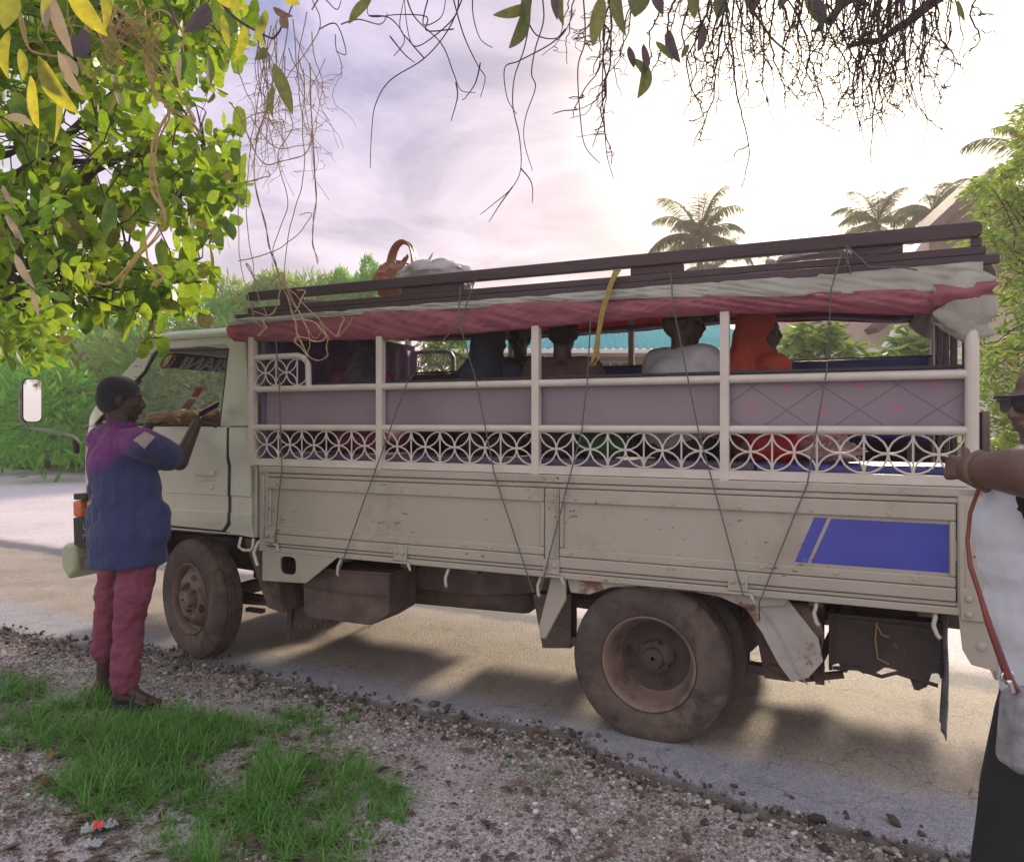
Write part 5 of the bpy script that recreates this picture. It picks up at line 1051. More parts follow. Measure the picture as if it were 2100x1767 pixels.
# passengers on the benches
def seated(name_label, s, w, faceang, shirt, legs, kind, hturn=0, top=None, sc=1.0, lean=0, group='passengers on the truck benches', bulk=1.0, hy=0):
    """faceang: 0 faces across to the far bench (back to the near rails), 180 the reverse; degrees"""
    base = T(s, w, 1.375 + (.9 - w) * LIFT / 1.84 - .02); rz = math.atan2(-N_.y, -N_.x) + R(faceang)
    t = thing('person', base, rz, name_label, 'person', group); t.scale = (sc, sc, sc)
    b = MB(); hcn = Vector((.02 + lean, hy, .715)); f = Vector((math.cos(R(hturn)), math.sin(R(hturn)), -.05)).normalized()
    head(b, hcn, f, ears=kind != 'scarf'); b.cap(hcn + Vector((-.02, 0, -.06)), (0 + lean * .6, hy * .6, .56), .052, .056)
    b.cap((lean * .6, .0, .45), (0, 0, .10), .12, .13); b.cap((lean * .6, .17, .50), (lean * .6, -.17, .50), .055, .055)
    for q in (-1, 1):
        sh = Vector((lean * .6, q * .18, .50)); el = Vector((.07, q * .24, .24)); wrp = Vector((.27, q * .10, .17))
        b.cap(sh, el, .046, .038); b.cap(el, wrp, .038, .027); hand(b, wrp, Vector((.8, -q * .4, -.15)), Vector((0, 0, -1)), .95, .5, -q)
        b.cap((0, q * .09, .09), (.42, q * .11, .09), .08, .055); b.cap((.42, q * .11, .09), (.40, q * .11, -.34), .05, .036); foot(b, (.40, q * .11, -.35), (1, q * .1, 0), .95)
    b.build('body', M['skin'], t, remesh=.009, smoothit=2)
    b = MB(); k = bulk
    b.cap((lean * .6, .165, .505), (lean * .6, -.165, .505), .078 * k, .078 * k); b.ell((lean * .4 - .01, 0, .36), (.145 * k, .20 * k, .20)); b.ell((0, 0, .18), (.165 * k, .205 * k, .17))
    for q in (-1, 1): b.cap((lean * .6, q * .18, .50), (.05, q * .232, .30), .068 * k, .062 * k)
    b.build('shirt', shirt, t, remesh=.013, smoothit=5, disp=.018, dscale=.09)
    b = MB()
    for q in (-1, 1): b.cap((0, q * .09, .09), (.42, q * .11, .09), .105, .08); b.cap((.42, q * .11, .08), (.41, q * .11, -.27), .08, .07)
    b.cap((0, .08, .1), (0, -.08, .1), .13, .13); b.build('trousers' if kind != 'scarf' else 'skirt', legs, t, remesh=.014, smoothit=3, disp=.014, dscale=.07)
    A = frame(f)
    if kind == 'hair':
        b = MB(); b.ell(hcn + A @ Vector((-.020, 0, .048)), (.106, .088, .084), A, 24, 16); b.ell(hcn + A @ Vector((-.05, 0, 0)), (.075, .080, .08), A); b.build('hair', M['hair'], t, remesh=.008, smoothit=2, disp=.01, dscale=.012)
    elif kind == 'cap':
        b = MB(); b.ell(hcn + A @ Vector((-.018, 0, .050)), (.108, .090, .088), A, 24, 16); b.cap(hcn + A @ Vector((.06, 0, .055)), hcn + A @ Vector((.135, 0, .045)), .045, .035); b.build('cap', M['cap'], t, remesh=.008, smoothit=3)
    elif kind == 'tallcap':
        b = MB(); b.lathe([(.05, .145), (.088, .14), (.092, .10), (.094, .02), (.05, .0)], hcn + Vector((-.012, 0, .01)), ax=2, seg=28); b.ell(hcn + A @ Vector((-.045, 0, 0)), (.075, .080, .08), A); b.build('cap', M['cap'], t, remesh=.008, smoothit=3)
    elif kind == 'scarf':
        b = MB(); b.ell(hcn + A @ Vector((-.028, 0, .035)), (.116, .100, .108), A, 24, 16); b.ell(hcn + A @ Vector((-.055, 0, -.06)), (.105, .105, .13), A, 24, 16)
        b.cap(hcn + A @ Vector((-.05, 0, -.12)), hcn + A @ Vector((-.07, 0, -.24)), .115, .165); b.cap(hcn + A @ Vector((.02, 0, -.15)), hcn + A @ Vector((.03, 0, -.21)), .085, .13)
        b.build('headscarf', top, t, remesh=.010, smoothit=6, disp=.016, dscale=.07)
    return t
pink = mat('magenta print cloth', (.30, .05, .14), .85, (.16, .03, .09), 30, bump=.2)
wsh = mat('pale shirt', (.44, .42, .44), .85, (.36, .34, .36), 8, bump=.2, bscale=18); grn = mat('green cloth', (.04, .16, .07), .85, (.03, .10, .05), 12)
brn = mat('brown cloth', (.10, .055, .05), .85, (.07, .04, .04), 10, bump=.2); navy = mat('navy headscarf', (.022, .024, .045), .85, (.015, .016, .03), 8, bump=.2); redprint = mat('red print cloth', (.36, .08, .08), .85, (.42, .3, .3), 34)
seated('passenger in a wide dark headscarf, back to the rails, left of the second cage post', 1.05, .60, -6, navy, M['darkcloth'], 'scarf', -10, navy, .93)
seated('bare-headed passenger in dark shirt just right of the second cage post', .60, .60, 4, brn, M['darkcloth'], 'hair', 8, None, .96)
seated('passenger in a pale shirt and peaked cap left of the third cage post', -.06, .58, -30, wsh, M['darkcloth'], 'cap', -45, None, 1.0, bulk=1.12)
seated('passenger in an orange headscarf looking toward the rear of the truck', -.44, .52, -48, M['orange'], redprint, 'scarf', -38, M['orange'], .91)
seated('passenger in magenta print cloth in the first bay, behind the arched rail', 2.02, .52, 10, pink, pink, 'scarf', 20, mat('dark purple scarf', (.045, .03, .06), .85, (.09, .07, .10), 16), .90)
seated('passenger on the far bench facing the camera between two dark heads', 1.40, -.60, 180, grn, brn, 'hair', 10, None, .98)
# red bag on the bench and a pale cloth bundle
def riding(name, s, w, z, rz, label, cat, group=None): return thing(name, T(s, w, z), TROT + rz, label, cat, group)
t = riding('red_bag', -.53, .70, 1.388, .1, 'bright red shopping bag on the bench behind the lower grille', 'bag')
M['redbag'] = mat('red bag plastic', (.62, .03, .035), .4, (.5, .02, .03), 6, bump=.2, bscale=14, trans=(.75, .04, .04))
def sack(mb, a, b, c, n=24, seed=0, p=2.6, puck=.12):
    def fn(u, v):
        th = v * 2 * pi; ph = (u - .5) * pi; cu, su = math.cos(ph), math.sin(ph); ce = abs(math.cos(th)) ** (2 / p) * (1 if math.cos(th) > 0 else -1); se = abs(math.sin(th)) ** (2 / p) * (1 if math.sin(th) > 0 else -1)
        cr = abs(cu) ** (2 / p); k = 1 + puck * noise.noise((ce * 2 + seed, se * 2, su * 2 + seed)) + puck * .5 * noise.noise((ce * 6 + seed, se * 6, su * 6))
        return (a * cr * ce * k, b * cr * se * k, c + c * su * k)
    mb.grid(fn, n, n * 2); return mb
mb = MB(); sack(mb, .12, .07, .12, seed=4, p=3.5); mb.build('bag_body', M['redbag'], t)
mb = MB(); mb.tube([(-.05, .0, .22), (-.04, .0, .27), (.0, 0, .29), (.04, 0, .27), (.05, 0, .22)], .006, 6); mb.build('handle', M['redbag'], t)
t = riding('cloth_bundle', -.80, .68, 1.388, .2, 'pink and white cloth bundle beside the red bag on the blue bench', 'bundle')
mb = MB(); sack(mb, .13, .09, .045, seed=8, p=2.2, puck=.35); mb.build('bundle_cloth', mat('pink and white cloth', (.55, .42, .42), .85, (.5, .2, .2), 5, bump=.3, bscale=16), t)
mb = MB(); mb.tube([(-.05, -.09, .05), (-.02, 0, .10), (.03, .09, .05)], .008, 6); mb.build('knot', M['whitecloth'], t)
t = riding('green_bag', .34, .66, 1.388, .2, 'dark green bag on the bench right of the second cage post', 'bag')
mb = MB(); sack(mb, .13, .09, .085, seed=2, p=2.6, puck=.25); mb.build('bag_body', grn, t)
mb = MB(); mb.tube([(-.06, 0, .16), (-.03, 0, .20), (.03, 0, .20), (.06, 0, .16)], .007, 6); mb.build('handle', grn, t)
# luggage on the roof
t = riding('carrier_bag', 1.745, .55, 2.335, .15, 'tied brown plastic carrier bag with looped handle on the truck roof', 'bag', 'luggage on the truck roof')
M['brownbag'] = mat('brown plastic', (.34, .17, .10), .4, (.24, .12, .08), 8, bump=.35, bscale=14, trans=(.62, .32, .18))
mb = MB(); sack(mb, .12, .10, .12, seed=11, puck=.35); tb = mb.build('bag_body', M['brownbag'], t)
mb = MB()
def loop(u, v):
    a = u * pi; x = -.045 + .085 * math.cos(a) - .01; z = .17 + .20 * math.sin(a) ** .8; wd = .07 - .030 * math.sin(a); return (x, (v - .5) * wd * 2, z + .012 * math.sin(v * 9))
mb.grid(loop, 22, 6); mb.grid(lambda u, v: (.02 - .10 * u + .04 * (v - .5) * (1 - u), .06 * (v - .5), .14 + .14 * u + .02 * math.sin(v * 6)), 8, 6); mb.build('handle', M['brownbag'], t, thick=.004, recalc=False)
t = riding('carrier_bag', 1.60, .55, 2.335, .1, 'thin pinkish plastic bag with a torn upright corner beside the brown roof bag', 'bag', 'luggage on the truck roof')
M['pinkbag'] = mat('pale pink plastic', (.50, .36, .34), .4, (.42, .3, .3), 8, bump=.3, bscale=14, trans=(.75, .55, .50))
mb = MB(); sack(mb, .10, .09, .065, seed=21, puck=.3); mb.build('bag_body', M['pinkbag'], t)
mb = MB(); mb.grid(lambda u, v: (.02 - .14 * u + (.10 * (1 - u) + .02) * (v - .5), .03 * math.sin(v * 5) * (1 - u), .09 + .20 * u - .02 * v), 10, 8); mb.build('handle', M['pinkbag'], t, thick=.003, recalc=False)
t = riding('sack', 1.46, .55, 2.335, .05, 'low grey white sack lying on the truck roof behind the brown bag', 'sack', 'luggage on the truck roof')
mb = MB(); sack(mb, .25, .16, .115, seed=31, puck=.16, p=2.4); mb.build('sack_cloth', mat('woven sack', (.42, .39, .37), .7, (.32, .29, .28), 5, bump=.3, bscale=60, dirt=(.2, .14, .12), dscale=4, dlo=.52, dhi=.66), t)
mb = MB(); mb.tube([(.24, -.02, .10), (.28, 0, .13), (.30, .02, .12)], .02, 8); mb.build('tied_end', M['tarpw'], t)
t = riding('sack', -.72, .45, 2.335, .05, 'pale sack between the planks at the rear half of the truck roof', 'sack', 'luggage on the truck roof')
mb = MB(); sack(mb, .20, .14, .05, seed=41, puck=.2); mb.build('sack_cloth', mat('beige sack', (.40, .33, .29), .7, (.3, .24, .22), 5, bump=.3, bscale=60), t)
mb = MB(); mb.tube([(.19, 0, .05), (.22, 0, .07), (.24, .02, .06)], .018, 8); mb.build('tied_end', M['tarpw'], t)
# parcels on the dashboard and the hanging ornament
for s0, w0, rz, lab, sz in ((3.82, .52, .2, 'crumpled brown paper parcel on the dashboard nearest the person at the window', (.10, .09, .055)), (3.86, .28, -.3, 'folded brown paper bag in the middle of the dashboard', (.12, .10, .065)), (3.88, -.02, .1, 'larger tan paper bag on the dashboard near the hanging ornament', (.13, .11, .075))):
    t = riding('paper_parcel', s0, w0, 1.545, rz, lab, 'parcel', 'paper parcels on the dashboard')
    mb = MB(); sack(mb, *sz, seed=s0 * 7 + w0, p=3.2, puck=.22); mb.build('wrapping', M['paper'], t)
    mb = MB(); mb.grid(lambda u, v: (sz[0] * (.7 + .35 * u), (v - .5) * sz[1] * 1.5, sz[2] * (1.1 + .7 * u) + .01 * math.sin(v * 12)), 5, 8); mb.build('folded_end', M['paper'], t, thick=.003, recalc=False)
t = riding('hanging_ornament', 3.56, -.12, 1.80, 0, 'dark round beaded ornament with a paper tag hanging from the interior mirror', 'ornament')
mb = MB(); mb.ell((0, 0, 0), (.035, .055, .075), None, 18, 12); mb.build('pendant', M['rust'], t, disp=.012)
mb = MB(); mb.bar((.0, -.015, .09), (.0, .03, .03), .025, .002); mb.build('paper_tag', M['paper'], t)
mb = MB(); mb.tube([(0, 0, .07), (0.01, 0, .20)], .002, 5); mb.build('cord', M['rope'], t)

# ------------------------------------------------------------------ vegetation
LM = {}
LM['round'] = leafmat('round leaves', (.07, .14, .03), (.10, .19, .03), (.18, .36, .02), (.44, .56, .03), .55, .38, brown=(.16, .15, .03), bfrac=.06)
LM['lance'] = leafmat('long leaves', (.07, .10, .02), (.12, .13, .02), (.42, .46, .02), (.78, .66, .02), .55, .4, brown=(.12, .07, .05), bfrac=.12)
LM['darklance'] = leafmat('shaded long leaves', (.05, .07, .025), (.08, .09, .03), (.12, .15, .02), (.2, .2, .03), .35, .5, brown=(.07, .045, .05), bfrac=.35)  # silhouette darkness put into the leaf colours
LM['feather'] = leafmat('feathery leaves', (.05, .20, .03), (.10, .30, .04), (.18, .56, .05), (.36, .74, .07), .5, .6, brown=(.16, .10, .09), bfrac=.035)
LM['feather2'] = leafmat('dry tipped leaves', (.07, .19, .04), (.14, .27, .05), (.24, .46, .07), (.46, .56, .11), .5, .6, brown=(.24, .15, .10), bfrac=.05)
LM['neem'] = leafmat('yellow green leaflets', (.07, .15, .035), (.14, .21, .045), (.24, .42, .06), (.44, .52, .10), .5, .5, brown=(.2, .12, .04), bfrac=.05)
LM['palm'] = leafmat('palm leaflets', (.045, .085, .03), (.07, .12, .04), (.20, .30, .07), (.34, .40, .09), .45, .5, brown=(.20, .13, .06), bfrac=.1)
LM['broad'] = leafmat('glossy broad leaves', (.045, .10, .03), (.07, .14, .035), (.16, .30, .04), (.30, .42, .06), .45, .35)
def in_poly(x, y, P):
    c = False; j = len(P) - 1
    for i in range(len(P)):
        if (P[i][1] > y) != (P[j][1] > y) and x < (P[j][0] - P[i][0]) * (y - P[i][1]) / (P[j][1] - P[i][1]) + P[i][0]: c = not c
        j = i
    return c
def branch(mb, a, b, r0, r1, sag=.1, n=9, wob=.05, seg=7):
    a = Vector(a); b = Vector(b); L = (b - a).length; P = []; sd = random.random() * 50
    for i in range(n + 1):
        t = i / n; p = a.lerp(b, t); k = math.sin(pi * t)
        P.append(p + Vector((noise.noise((t * 3, sd, 0)) * wob * L * k, noise.noise((t * 3, sd, 5)) * wob * L * k, noise.noise((t * 3, sd, 9)) * wob * L * k + sag * L * k)))
    mb.tube(P, [r0 + (r1 - r0) * i / n for i in range(n + 1)], seg); return P
# round-leaved tree at the left
lt = thing('round_leaved_tree', (-4.4, 4.9, -.05), 0, 'big tree with round leaves filling the upper left, sunlit yellow green at its lower tips', 'tree'); lo = Vector(lt.location)
CR = [(-420, -120), (470, -120), (500, 60), (455, 150), (405, 200), (372, 245), (440, 285), (462, 262), (478, 300), (480, 345), (505, 400), (500, 430), (455, 470), (440, 520), (452, 560), (400, 590), (388, 630), (330, 660), (310, 690), (262, 672), (240, 648), (170, 650), (110, 690), (60, 690), (0, 720), (-420, 820)]
HOLES = [(200, 215, 34, 26), (255, 300, 30, 14), (150, 330, 26, 16), (235, 395, 20, 16), (340, 300, 26, 44), (120, 250, 20, 20), (300, 480, 16, 14), (95, 415, 14, 16), (330, 215, 26, 18), (260, 455, 12, 18)]
ends = []
while len(ends) < 1250:
    px = random.uniform(-400, 510); py = random.uniform(-110, 800)
    if not in_poly(px, py, CR): continue
    if any(((px - h[0]) / h[2]) ** 2 + ((py - h[1]) / h[3]) ** 2 < 1.3 for h in HOLES) : continue
    if px < 0 and random.random() < .35: continue
    if noise.noise((px * .011, py * .011, 1.0)) < -.28 and px < 440: continue
    D = random.uniform(3.0, 5.0) if random.random() < .75 else random.uniform(5.0, 6.2)
    ends.append(at(px, py, D))
hubs = [at(px, py, D) for px, py, D in ((-150, 60, 4.2), (60, 100, 4.4), (260, 60, 4.0), (380, 120, 4.3), (-120, 300, 4.1), (60, 300, 4.6), (220, 330, 4.2), (370, 400, 4.4), (-60, 480, 4.0), (120, 520, 4.3), (270, 560, 4.2), (370, 560, 4.6), (-140, 640, 4.4), (150, 620, 3.6), (60, 600, 3.4), (420, 300, 4.6))]
trunk_top = Vector((-4.3, 4.8, 1.6)); mb = MB(); branch(mb, (-4.4, 4.9, -.1), trunk_top, .17, .13, 0, 8, .05, 12); forks = [trunk_top, Vector((-3.9, 4.7, 2.5)), Vector((-4.2, 4.6, 3.2))]
branch(mb, trunk_top, forks[1], .11, .08, 0); branch(mb, trunk_top, forks[2], .12, .08, 0)
mb.warp(lambda p: p - lo); mb.build('trunk', M['bark'], lt, smooth=60)
mb = MB()
for h in hubs: branch(mb, min(forks, key=lambda f: (f - h).length), h, .045, .014, .06, 10, .12)
for e in ends:
    if random.random() < .28:
        h = min(hubs, key=lambda f: (f - e).length + random.random() * .5)
        if (h - e).length < 1.4: branch(mb, h, e, .007, .0025, .04, 5, .2, 4)
mb.warp(lambda p: p - lo); mb.build('branches', M['bark'], lt, smooth=60)
pos = []; dirs = []; sz = []
for e in ends:
    ax = Vector((random.gauss(0, 1), random.gauss(0, 1) - .3, random.gauss(.2, .8))).normalized(); u = ax.orthogonal().normalized(); v = ax.cross(u); n = random.randint(5, 9); k0 = random.random() * 6
    for k in range(n):
        a = k0 + k * 2.4; dd = (u * math.cos(a) + v * math.sin(a)) + ax * random.uniform(-.2, .7); dirs.append(dd.normalized()); pos.append(e - lo + ax * (.012 * k) - Vector((0, 0, 0)) + dd * .01); sz.append(random.uniform(.055, .092))
sz = np.array(sz); scatter('leaves', *ROUND, np.array([tuple(p) for p in pos]), rotmats(len(pos), np.array([tuple(p) for p in dirs]), .18), np.stack([sz, sz * rng.uniform(.82, 1.12, len(sz)), sz * rng.uniform(-1.2, 2.6, len(sz))], 1), LM['round'], lt, smooth=True)
# compound leaves nearer the camera at the left edge
pos = []; dirs = []
for (px, py, D) in [(random.uniform(-30, 120), random.uniform(380, 690), random.uniform(2.3, 3.0)) for _ in range(34)]:
    a = at(px, py, D); dr = Vector((random.uniform(-.5, .6), random.uniform(-.4, .3), random.uniform(-1, -.2))).normalized(); sdv = dr.cross(Vector((0, 1, .2))).normalized()
    for k in range(9):
        p = a + dr * .032 * (k // 2) * 1.2; q = sdv * (1 if k % 2 else -1) + dr * .7
        if k == 8: q = dr
        pos.append(tuple(p - lo)); dirs.append(tuple(q.normalized()))
scatter('leaves', *leaf_tmpl(.50, 5, .1, .15, .5), np.array(pos), rotmats(len(pos), np.array(dirs), .15), rng.uniform(.045, .075, len(pos)), LM['round'], lt, smooth=True)

# the tree overhead: trunk beside the camera, limbs above, hanging twigs
ot = thing('overhanging_tree', (4.6, .2, -.05), 0, 'tree whose limbs, long dark leaves and hanging bare twigs cross the top of the view', 'tree'); oo = Vector(ot.location)
mb = MB(); branch(mb, (4.6, .2, -.1), (4.2, .5, 3.6), .24, .17, 0, 9, .04, 12); mb.warp(lambda p: p - oo); mb.build('trunk', M['bark'], ot, smooth=60)
mb = MB(); P1 = branch(mb, (4.2, .5, 3.6), at(1985, -60, 3.2), .09, .05, .04); P2 = branch(mb, at(1985, -60, 3.2), at(1870, 40, 3.2), .028, .02, 0); branch(mb, P2[-1], at(1740, 95, 3.1), .018, .010, -.06); branch(mb, at(1985, -60, 3.2), at(1400, -110, 2.9), .04, .02, .06)
branch(mb, at(1740, -60, 3.0), at(1700, 45, 3.0), .012, .020, -.2); branch(mb, at(1700, 45, 3.0), at(1780, 12, 3.0), .018, .010, .3); branch(mb, at(1400, -110, 2.9), at(700, -140, 2.6), .022, .014, .05); branch(mb, at(700, -140, 2.6), at(150, -120, 2.2), .016, .010, .04)
branch(mb, at(300, -60, 2.3), at(365, 60, 2.3), .006, .004, .1); branch(mb, at(400, -60, 2.4), at(560, 80, 2.4), .006, .003, -.12); branch(mb, at(560, 80, 2.4), at(600, 10, 2.4), .004, .002, -.1); branch(mb, at(1500, -80, 2.6), at(1620, 110, 2.6), .006, .003, -.15)
mb.warp(lambda p: p - oo); mb.build('limb', M['bark'], ot, smooth=60)
def twig(mb, px, py, py1, D, drift=0, r=.0026, n=16, wob=26, fork=.5, depth=0):
    P = []; sd = random.random() * 90; L = py1 - py
    for i in range(n + 1):
        t = i / n; k = t ** .8
        x = px + drift * t + wob * noise.noise((t * 2.2, sd, 0)) * k * 1.6 + 5 * noise.noise((t * 12, sd, 3)); y = py + L * t + 7 * noise.noise((t * 9, sd, 7))
        P.append(at(x, y, D + .10 * noise.noise((t * 2, sd, 4))))
    mb.tube(P, [r * (1 - .62 * i / n) for i in range(n + 1)], 4)
    if depth < 2 and fork > 0:
        for i in range(3, n - 1):
            if random.random() < fork * .35:
                t = i / n; x = px + drift * t; q = P[i]; sx = CX + F * q.x / q.y; sy = HY - F * (q.z - H) / q.y
                l = abs(L) * random.uniform(.12, .42) * (1 - t * .4); twig(mb, sx, sy, sy + l * random.uniform(.2, 1), D, random.uniform(-1, 1) * l * .9, r * .62, 8, wob * .8, fork * .5, depth + 1)
mb = MB()
for k in range(120):     # dense at the upper right
    px = random.choice([random.gauss(1790, 85), random.gauss(1560, 110), random.uniform(1180, 2060), random.gauss(1830, 60)]); py1 = random.uniform(70, 240) + (90 if abs(px - 1800) < 90 else 0) * random.random()
    twig(mb, px, -40, py1, random.uniform(2.5, 3.3), random.uniform(-60, 30), random.uniform(.0026, .0048), 16, 40, .8)
for px, py1, dr in ((1240, 300, 20), (1250, 335, -10), (1270, 240, -60), (1490, 385, 30), (1500, 300, -70), (1470, 280, -60), (1760, 215, 10), (1830, 330, -20), (1845, 250, 40), (1960, 200, -60), (1540, 250, 60), (1600, 260, 120), (1690, 250, 10), (1880, 230, -10), (2010, 120, -30), (1400, 150, -80)):
    twig(mb, px, -40, py1, random.uniform(2.7, 3.2), dr, .0048, 24, 50, .9)
for a, b, c in (((1570, 120), (1680, 262), (1840, 215)), ((1600, 150), (1700, 275), (1790, 256)), ((1530, 60), (1650, 250), (1880, 150))):
    mb.tube([at((1 - t) ** 2 * a[0] + 2 * t * (1 - t) * b[0] + t * t * c[0] + 4 * noise.noise((t * 8, a[0], 0)), (1 - t) ** 2 * a[1] + 2 * t * (1 - t) * (b[1] + 40) + t * t * c[1], 3.0) for t in [k / 24 for k in range(25)]], .0017, 4)
mb.warp(lambda p: p - oo); mb.build('hanging_twigs', M['twig'], ot, smooth=60)
mb = MB()                # loose twigs in the middle of the sky, traced one by one
LN = [[(955, -20), (920, 60), (870, 120), (800, 165), (770, 215), (762, 270), (759, 345)], [(800, 75), (830, 112), (850, 128)], [(940, -20), (935, 30), (890, 75), (850, 95), (835, 55), (828, -20)], [(830, -20), (850, 35), (905, 90), (930, 150), (945, 185), (975, 190)], [(925, -20), (950, 70), (980, 135), (995, 160), (985, 200)], [(880, -10), (868, 50), (905, 35), (915, -10)], [(970, -20), (970, 30), (985, 80), (1010, 98)],
      [(985, 130), (975, 170), (955, 200), (948, 205)], [(930, 60), (875, 63), (875, 35), (820, 30), (757, 33), (760, -10)], [(757, 33), (800, 38), (830, 80), (808, 115)], [(1085, 50), (1075, 100), (1055, 160), (1052, 220), (1065, 280), (1068, 345), (1050, 385), (1010, 420), (985, 440)], [(1068, 345), (1090, 375), (1092, 415)], [(1110, -20), (1115, 40), (1098, 100), (1090, 150), (1098, 180), (1078, 240), (1075, 290), (1092, 350)], [(1050, 385), (1025, 420), (1003, 455)],
      [(1085, 50), (1105, 75), (1150, 75), (1180, 20)], [(935, 170), (938, 200), (925, 248)], [(870, 120), (840, 85), (820, 55), (828, 0)], [(1160, 60), (1130, 90), (1065, 125), (1035, 140), (1040, 200), (1060, 235)], [(700, 50), (735, 40), (780, 50), (795, 28)], [(640, 20), (660, -5), (690, 20), (700, 0)], [(655, 60), (690, 50), (710, 110), (690, 105)], [(1195, -20), (1200, 80), (1185, 140), (1190, 240), (1200, 300), (1230, 335)], [(1240, 60), (1235, 180), (1240, 260), (1245, 320), (1258, 365)]]
def spl(P, n=6):
    o = []
    for i in range(len(P) - 1):
        p0 = P[max(i - 1, 0)]; p1 = P[i]; p2 = P[i + 1]; p3 = P[min(i + 2, len(P) - 1)]
        for k in range(n):
            t = k / n; o.append(tuple(.5 * (2 * p1[c] + (p2[c] - p0[c]) * t + (2 * p0[c] - 5 * p1[c] + 4 * p2[c] - p3[c]) * t * t + (3 * p1[c] - p0[c] - 3 * p2[c] + p3[c]) * t ** 3) for c in range(len(P[0]))))
    return o + [tuple(P[-1])]
for l in LN:
    Q = spl(l); D = random.uniform(2.5, 2.8); mb.tube([at(x, y, D + .05 * math.sin(i * .3)) for i, (x, y) in enumerate(Q)], [.0028 * (1 - .55 * i / len(Q)) for i in range(len(Q))], 5)
mb.warp(lambda p: p - oo); mb.build('hanging_twigs', M['twig'], ot, smooth=60)
# twining tendrils that hang down in front of the cab roof
mb = MB()
for l in ([(640, 0), (655, 60), (590, 160), (560, 220), (500, 250), (492, 330), (490, 500), (497, 560), (512, 620), (525, 660), (548, 672)], [(570, 40), (545, 120), (520, 260), (510, 340), (505, 430), (515, 520), (530, 610), (545, 640), (540, 660)], [(560, 60), (575, 180), (600, 260), (570, 320), (590, 420), (560, 520), (600, 610), (640, 690), (660, 680)],
          [(600, 40), (610, 150), (620, 260), (625, 350), (605, 430), (585, 520), (590, 600), (620, 650), (635, 700), (622, 745)], [(530, 90), (550, 200), (520, 330), (545, 470), (570, 560), (600, 640), (612, 690), (640, 735), (668, 732), (670, 690), (655, 662)], [(635, 130), (640, 260), (648, 400), (640, 480), (652, 540)],
          [(470, 210), (490, 235), (535, 330), (580, 330), (632, 310), (640, 250)], [(515, 240), (560, 300), (610, 300), (640, 290), (650, 240)], [(560, 560), (600, 600), (640, 640), (690, 690), (715, 665), (725, 648)], [(490, 535), (550, 520), (600, 490), (640, 440), (615, 440)], [(505, 540), (540, 590), (580, 560), (560, 640), (520, 640)],
          [(535, 655), (545, 670), (528, 690)], [(690, 690), (705, 655), (700, 650)], [(600, 655), (640, 660), (668, 690), (650, 700), (615, 690), (605, 700), (625, 720), (627, 745)], [(604, 640), (625, 600), (608, 595)], [(480, 380), (520, 370), (552, 360), (548, 350)]):
    Q = spl(l, 8); D = 3.0 + random.uniform(-.1, .15); s_ = random.random() * 9
    for rep in range(2):
        mb.tube([at(x + 3.0 * noise.noise((i * .3, s_, rep * 9.0)) + rep * 2.2 * math.sin(i * .9), y + 2.5 * noise.noise((i * .3, s_ + 5, rep * 9.0)), D) for i, (x, y) in enumerate(Q)], [.0024 * (1 - .4 * i / len(Q)) for i in range(len(Q))], 5)
        if random.random() < .5: break
for k in range(26): twig(mb, random.gauss(560, 45), random.uniform(20, 160), random.uniform(220, 420), 3.0, random.uniform(-60, 60), .0021, 12, 60, .9)
mb.warp(lambda p: p - oo); mb.build('hanging_tendrils', mat('buff tendrils', (.36, .26, .14), .8, (.20, .13, .09), 3), ot, smooth=60)
mb = MB()
for l in ([(330, 60), (300, 120), (315, 180), (345, 230), (325, 290), (310, 380), (335, 430), (330, 470), (290, 520), (260, 560), (245, 590)], [(290, 60), (240, 20), (200, 40), (215, 90), (260, 130)], [(310, 130), (318, 200), (350, 220), (312, 300), (320, 380), (330, 440), (300, 490), (262, 545), (230, 582), (190, 575), (175, 545)], [(260, 30), (285, 80), (330, 140), (370, 200), (400, 250)], [(300, 490), (305, 540), (335, 565), (312, 585)], [(180, 50), (160, 110), (185, 160), (200, 150)], [(345, 225), (380, 240), (410, 280)], [(190, 30), (260, 60), (330, 20), (380, 80), (340, 110), (300, 70)], [(240, 10), (230, 70), (290, 110), (340, 180)], [(40, 30), (60, 100), (100, 115), (140, 118)]):
    Q = spl(l, 8)
    for rep in range(4):
        s_ = random.random() * 9; mb.tube([at(x + 7 * noise.noise((i * .12, s_, rep)), y + 5 * noise.noise((i * .12, s_ + 5, rep)), 2.5 + .04 * rep) for i, (x, y) in enumerate(Q)], .0019, 5)
for k in range(30): twig(mb, random.gauss(250, 80), random.uniform(-20, 60), random.uniform(60, 200), 2.5, random.uniform(-60, 60), .0018, 12, 60, .7)
mb.warp(lambda p: p - oo); mb.build('hanging_tendrils', mat('yellow tendrils', (.42, .31, .10), .75, (.28, .18, .08), 5), ot, smooth=60)
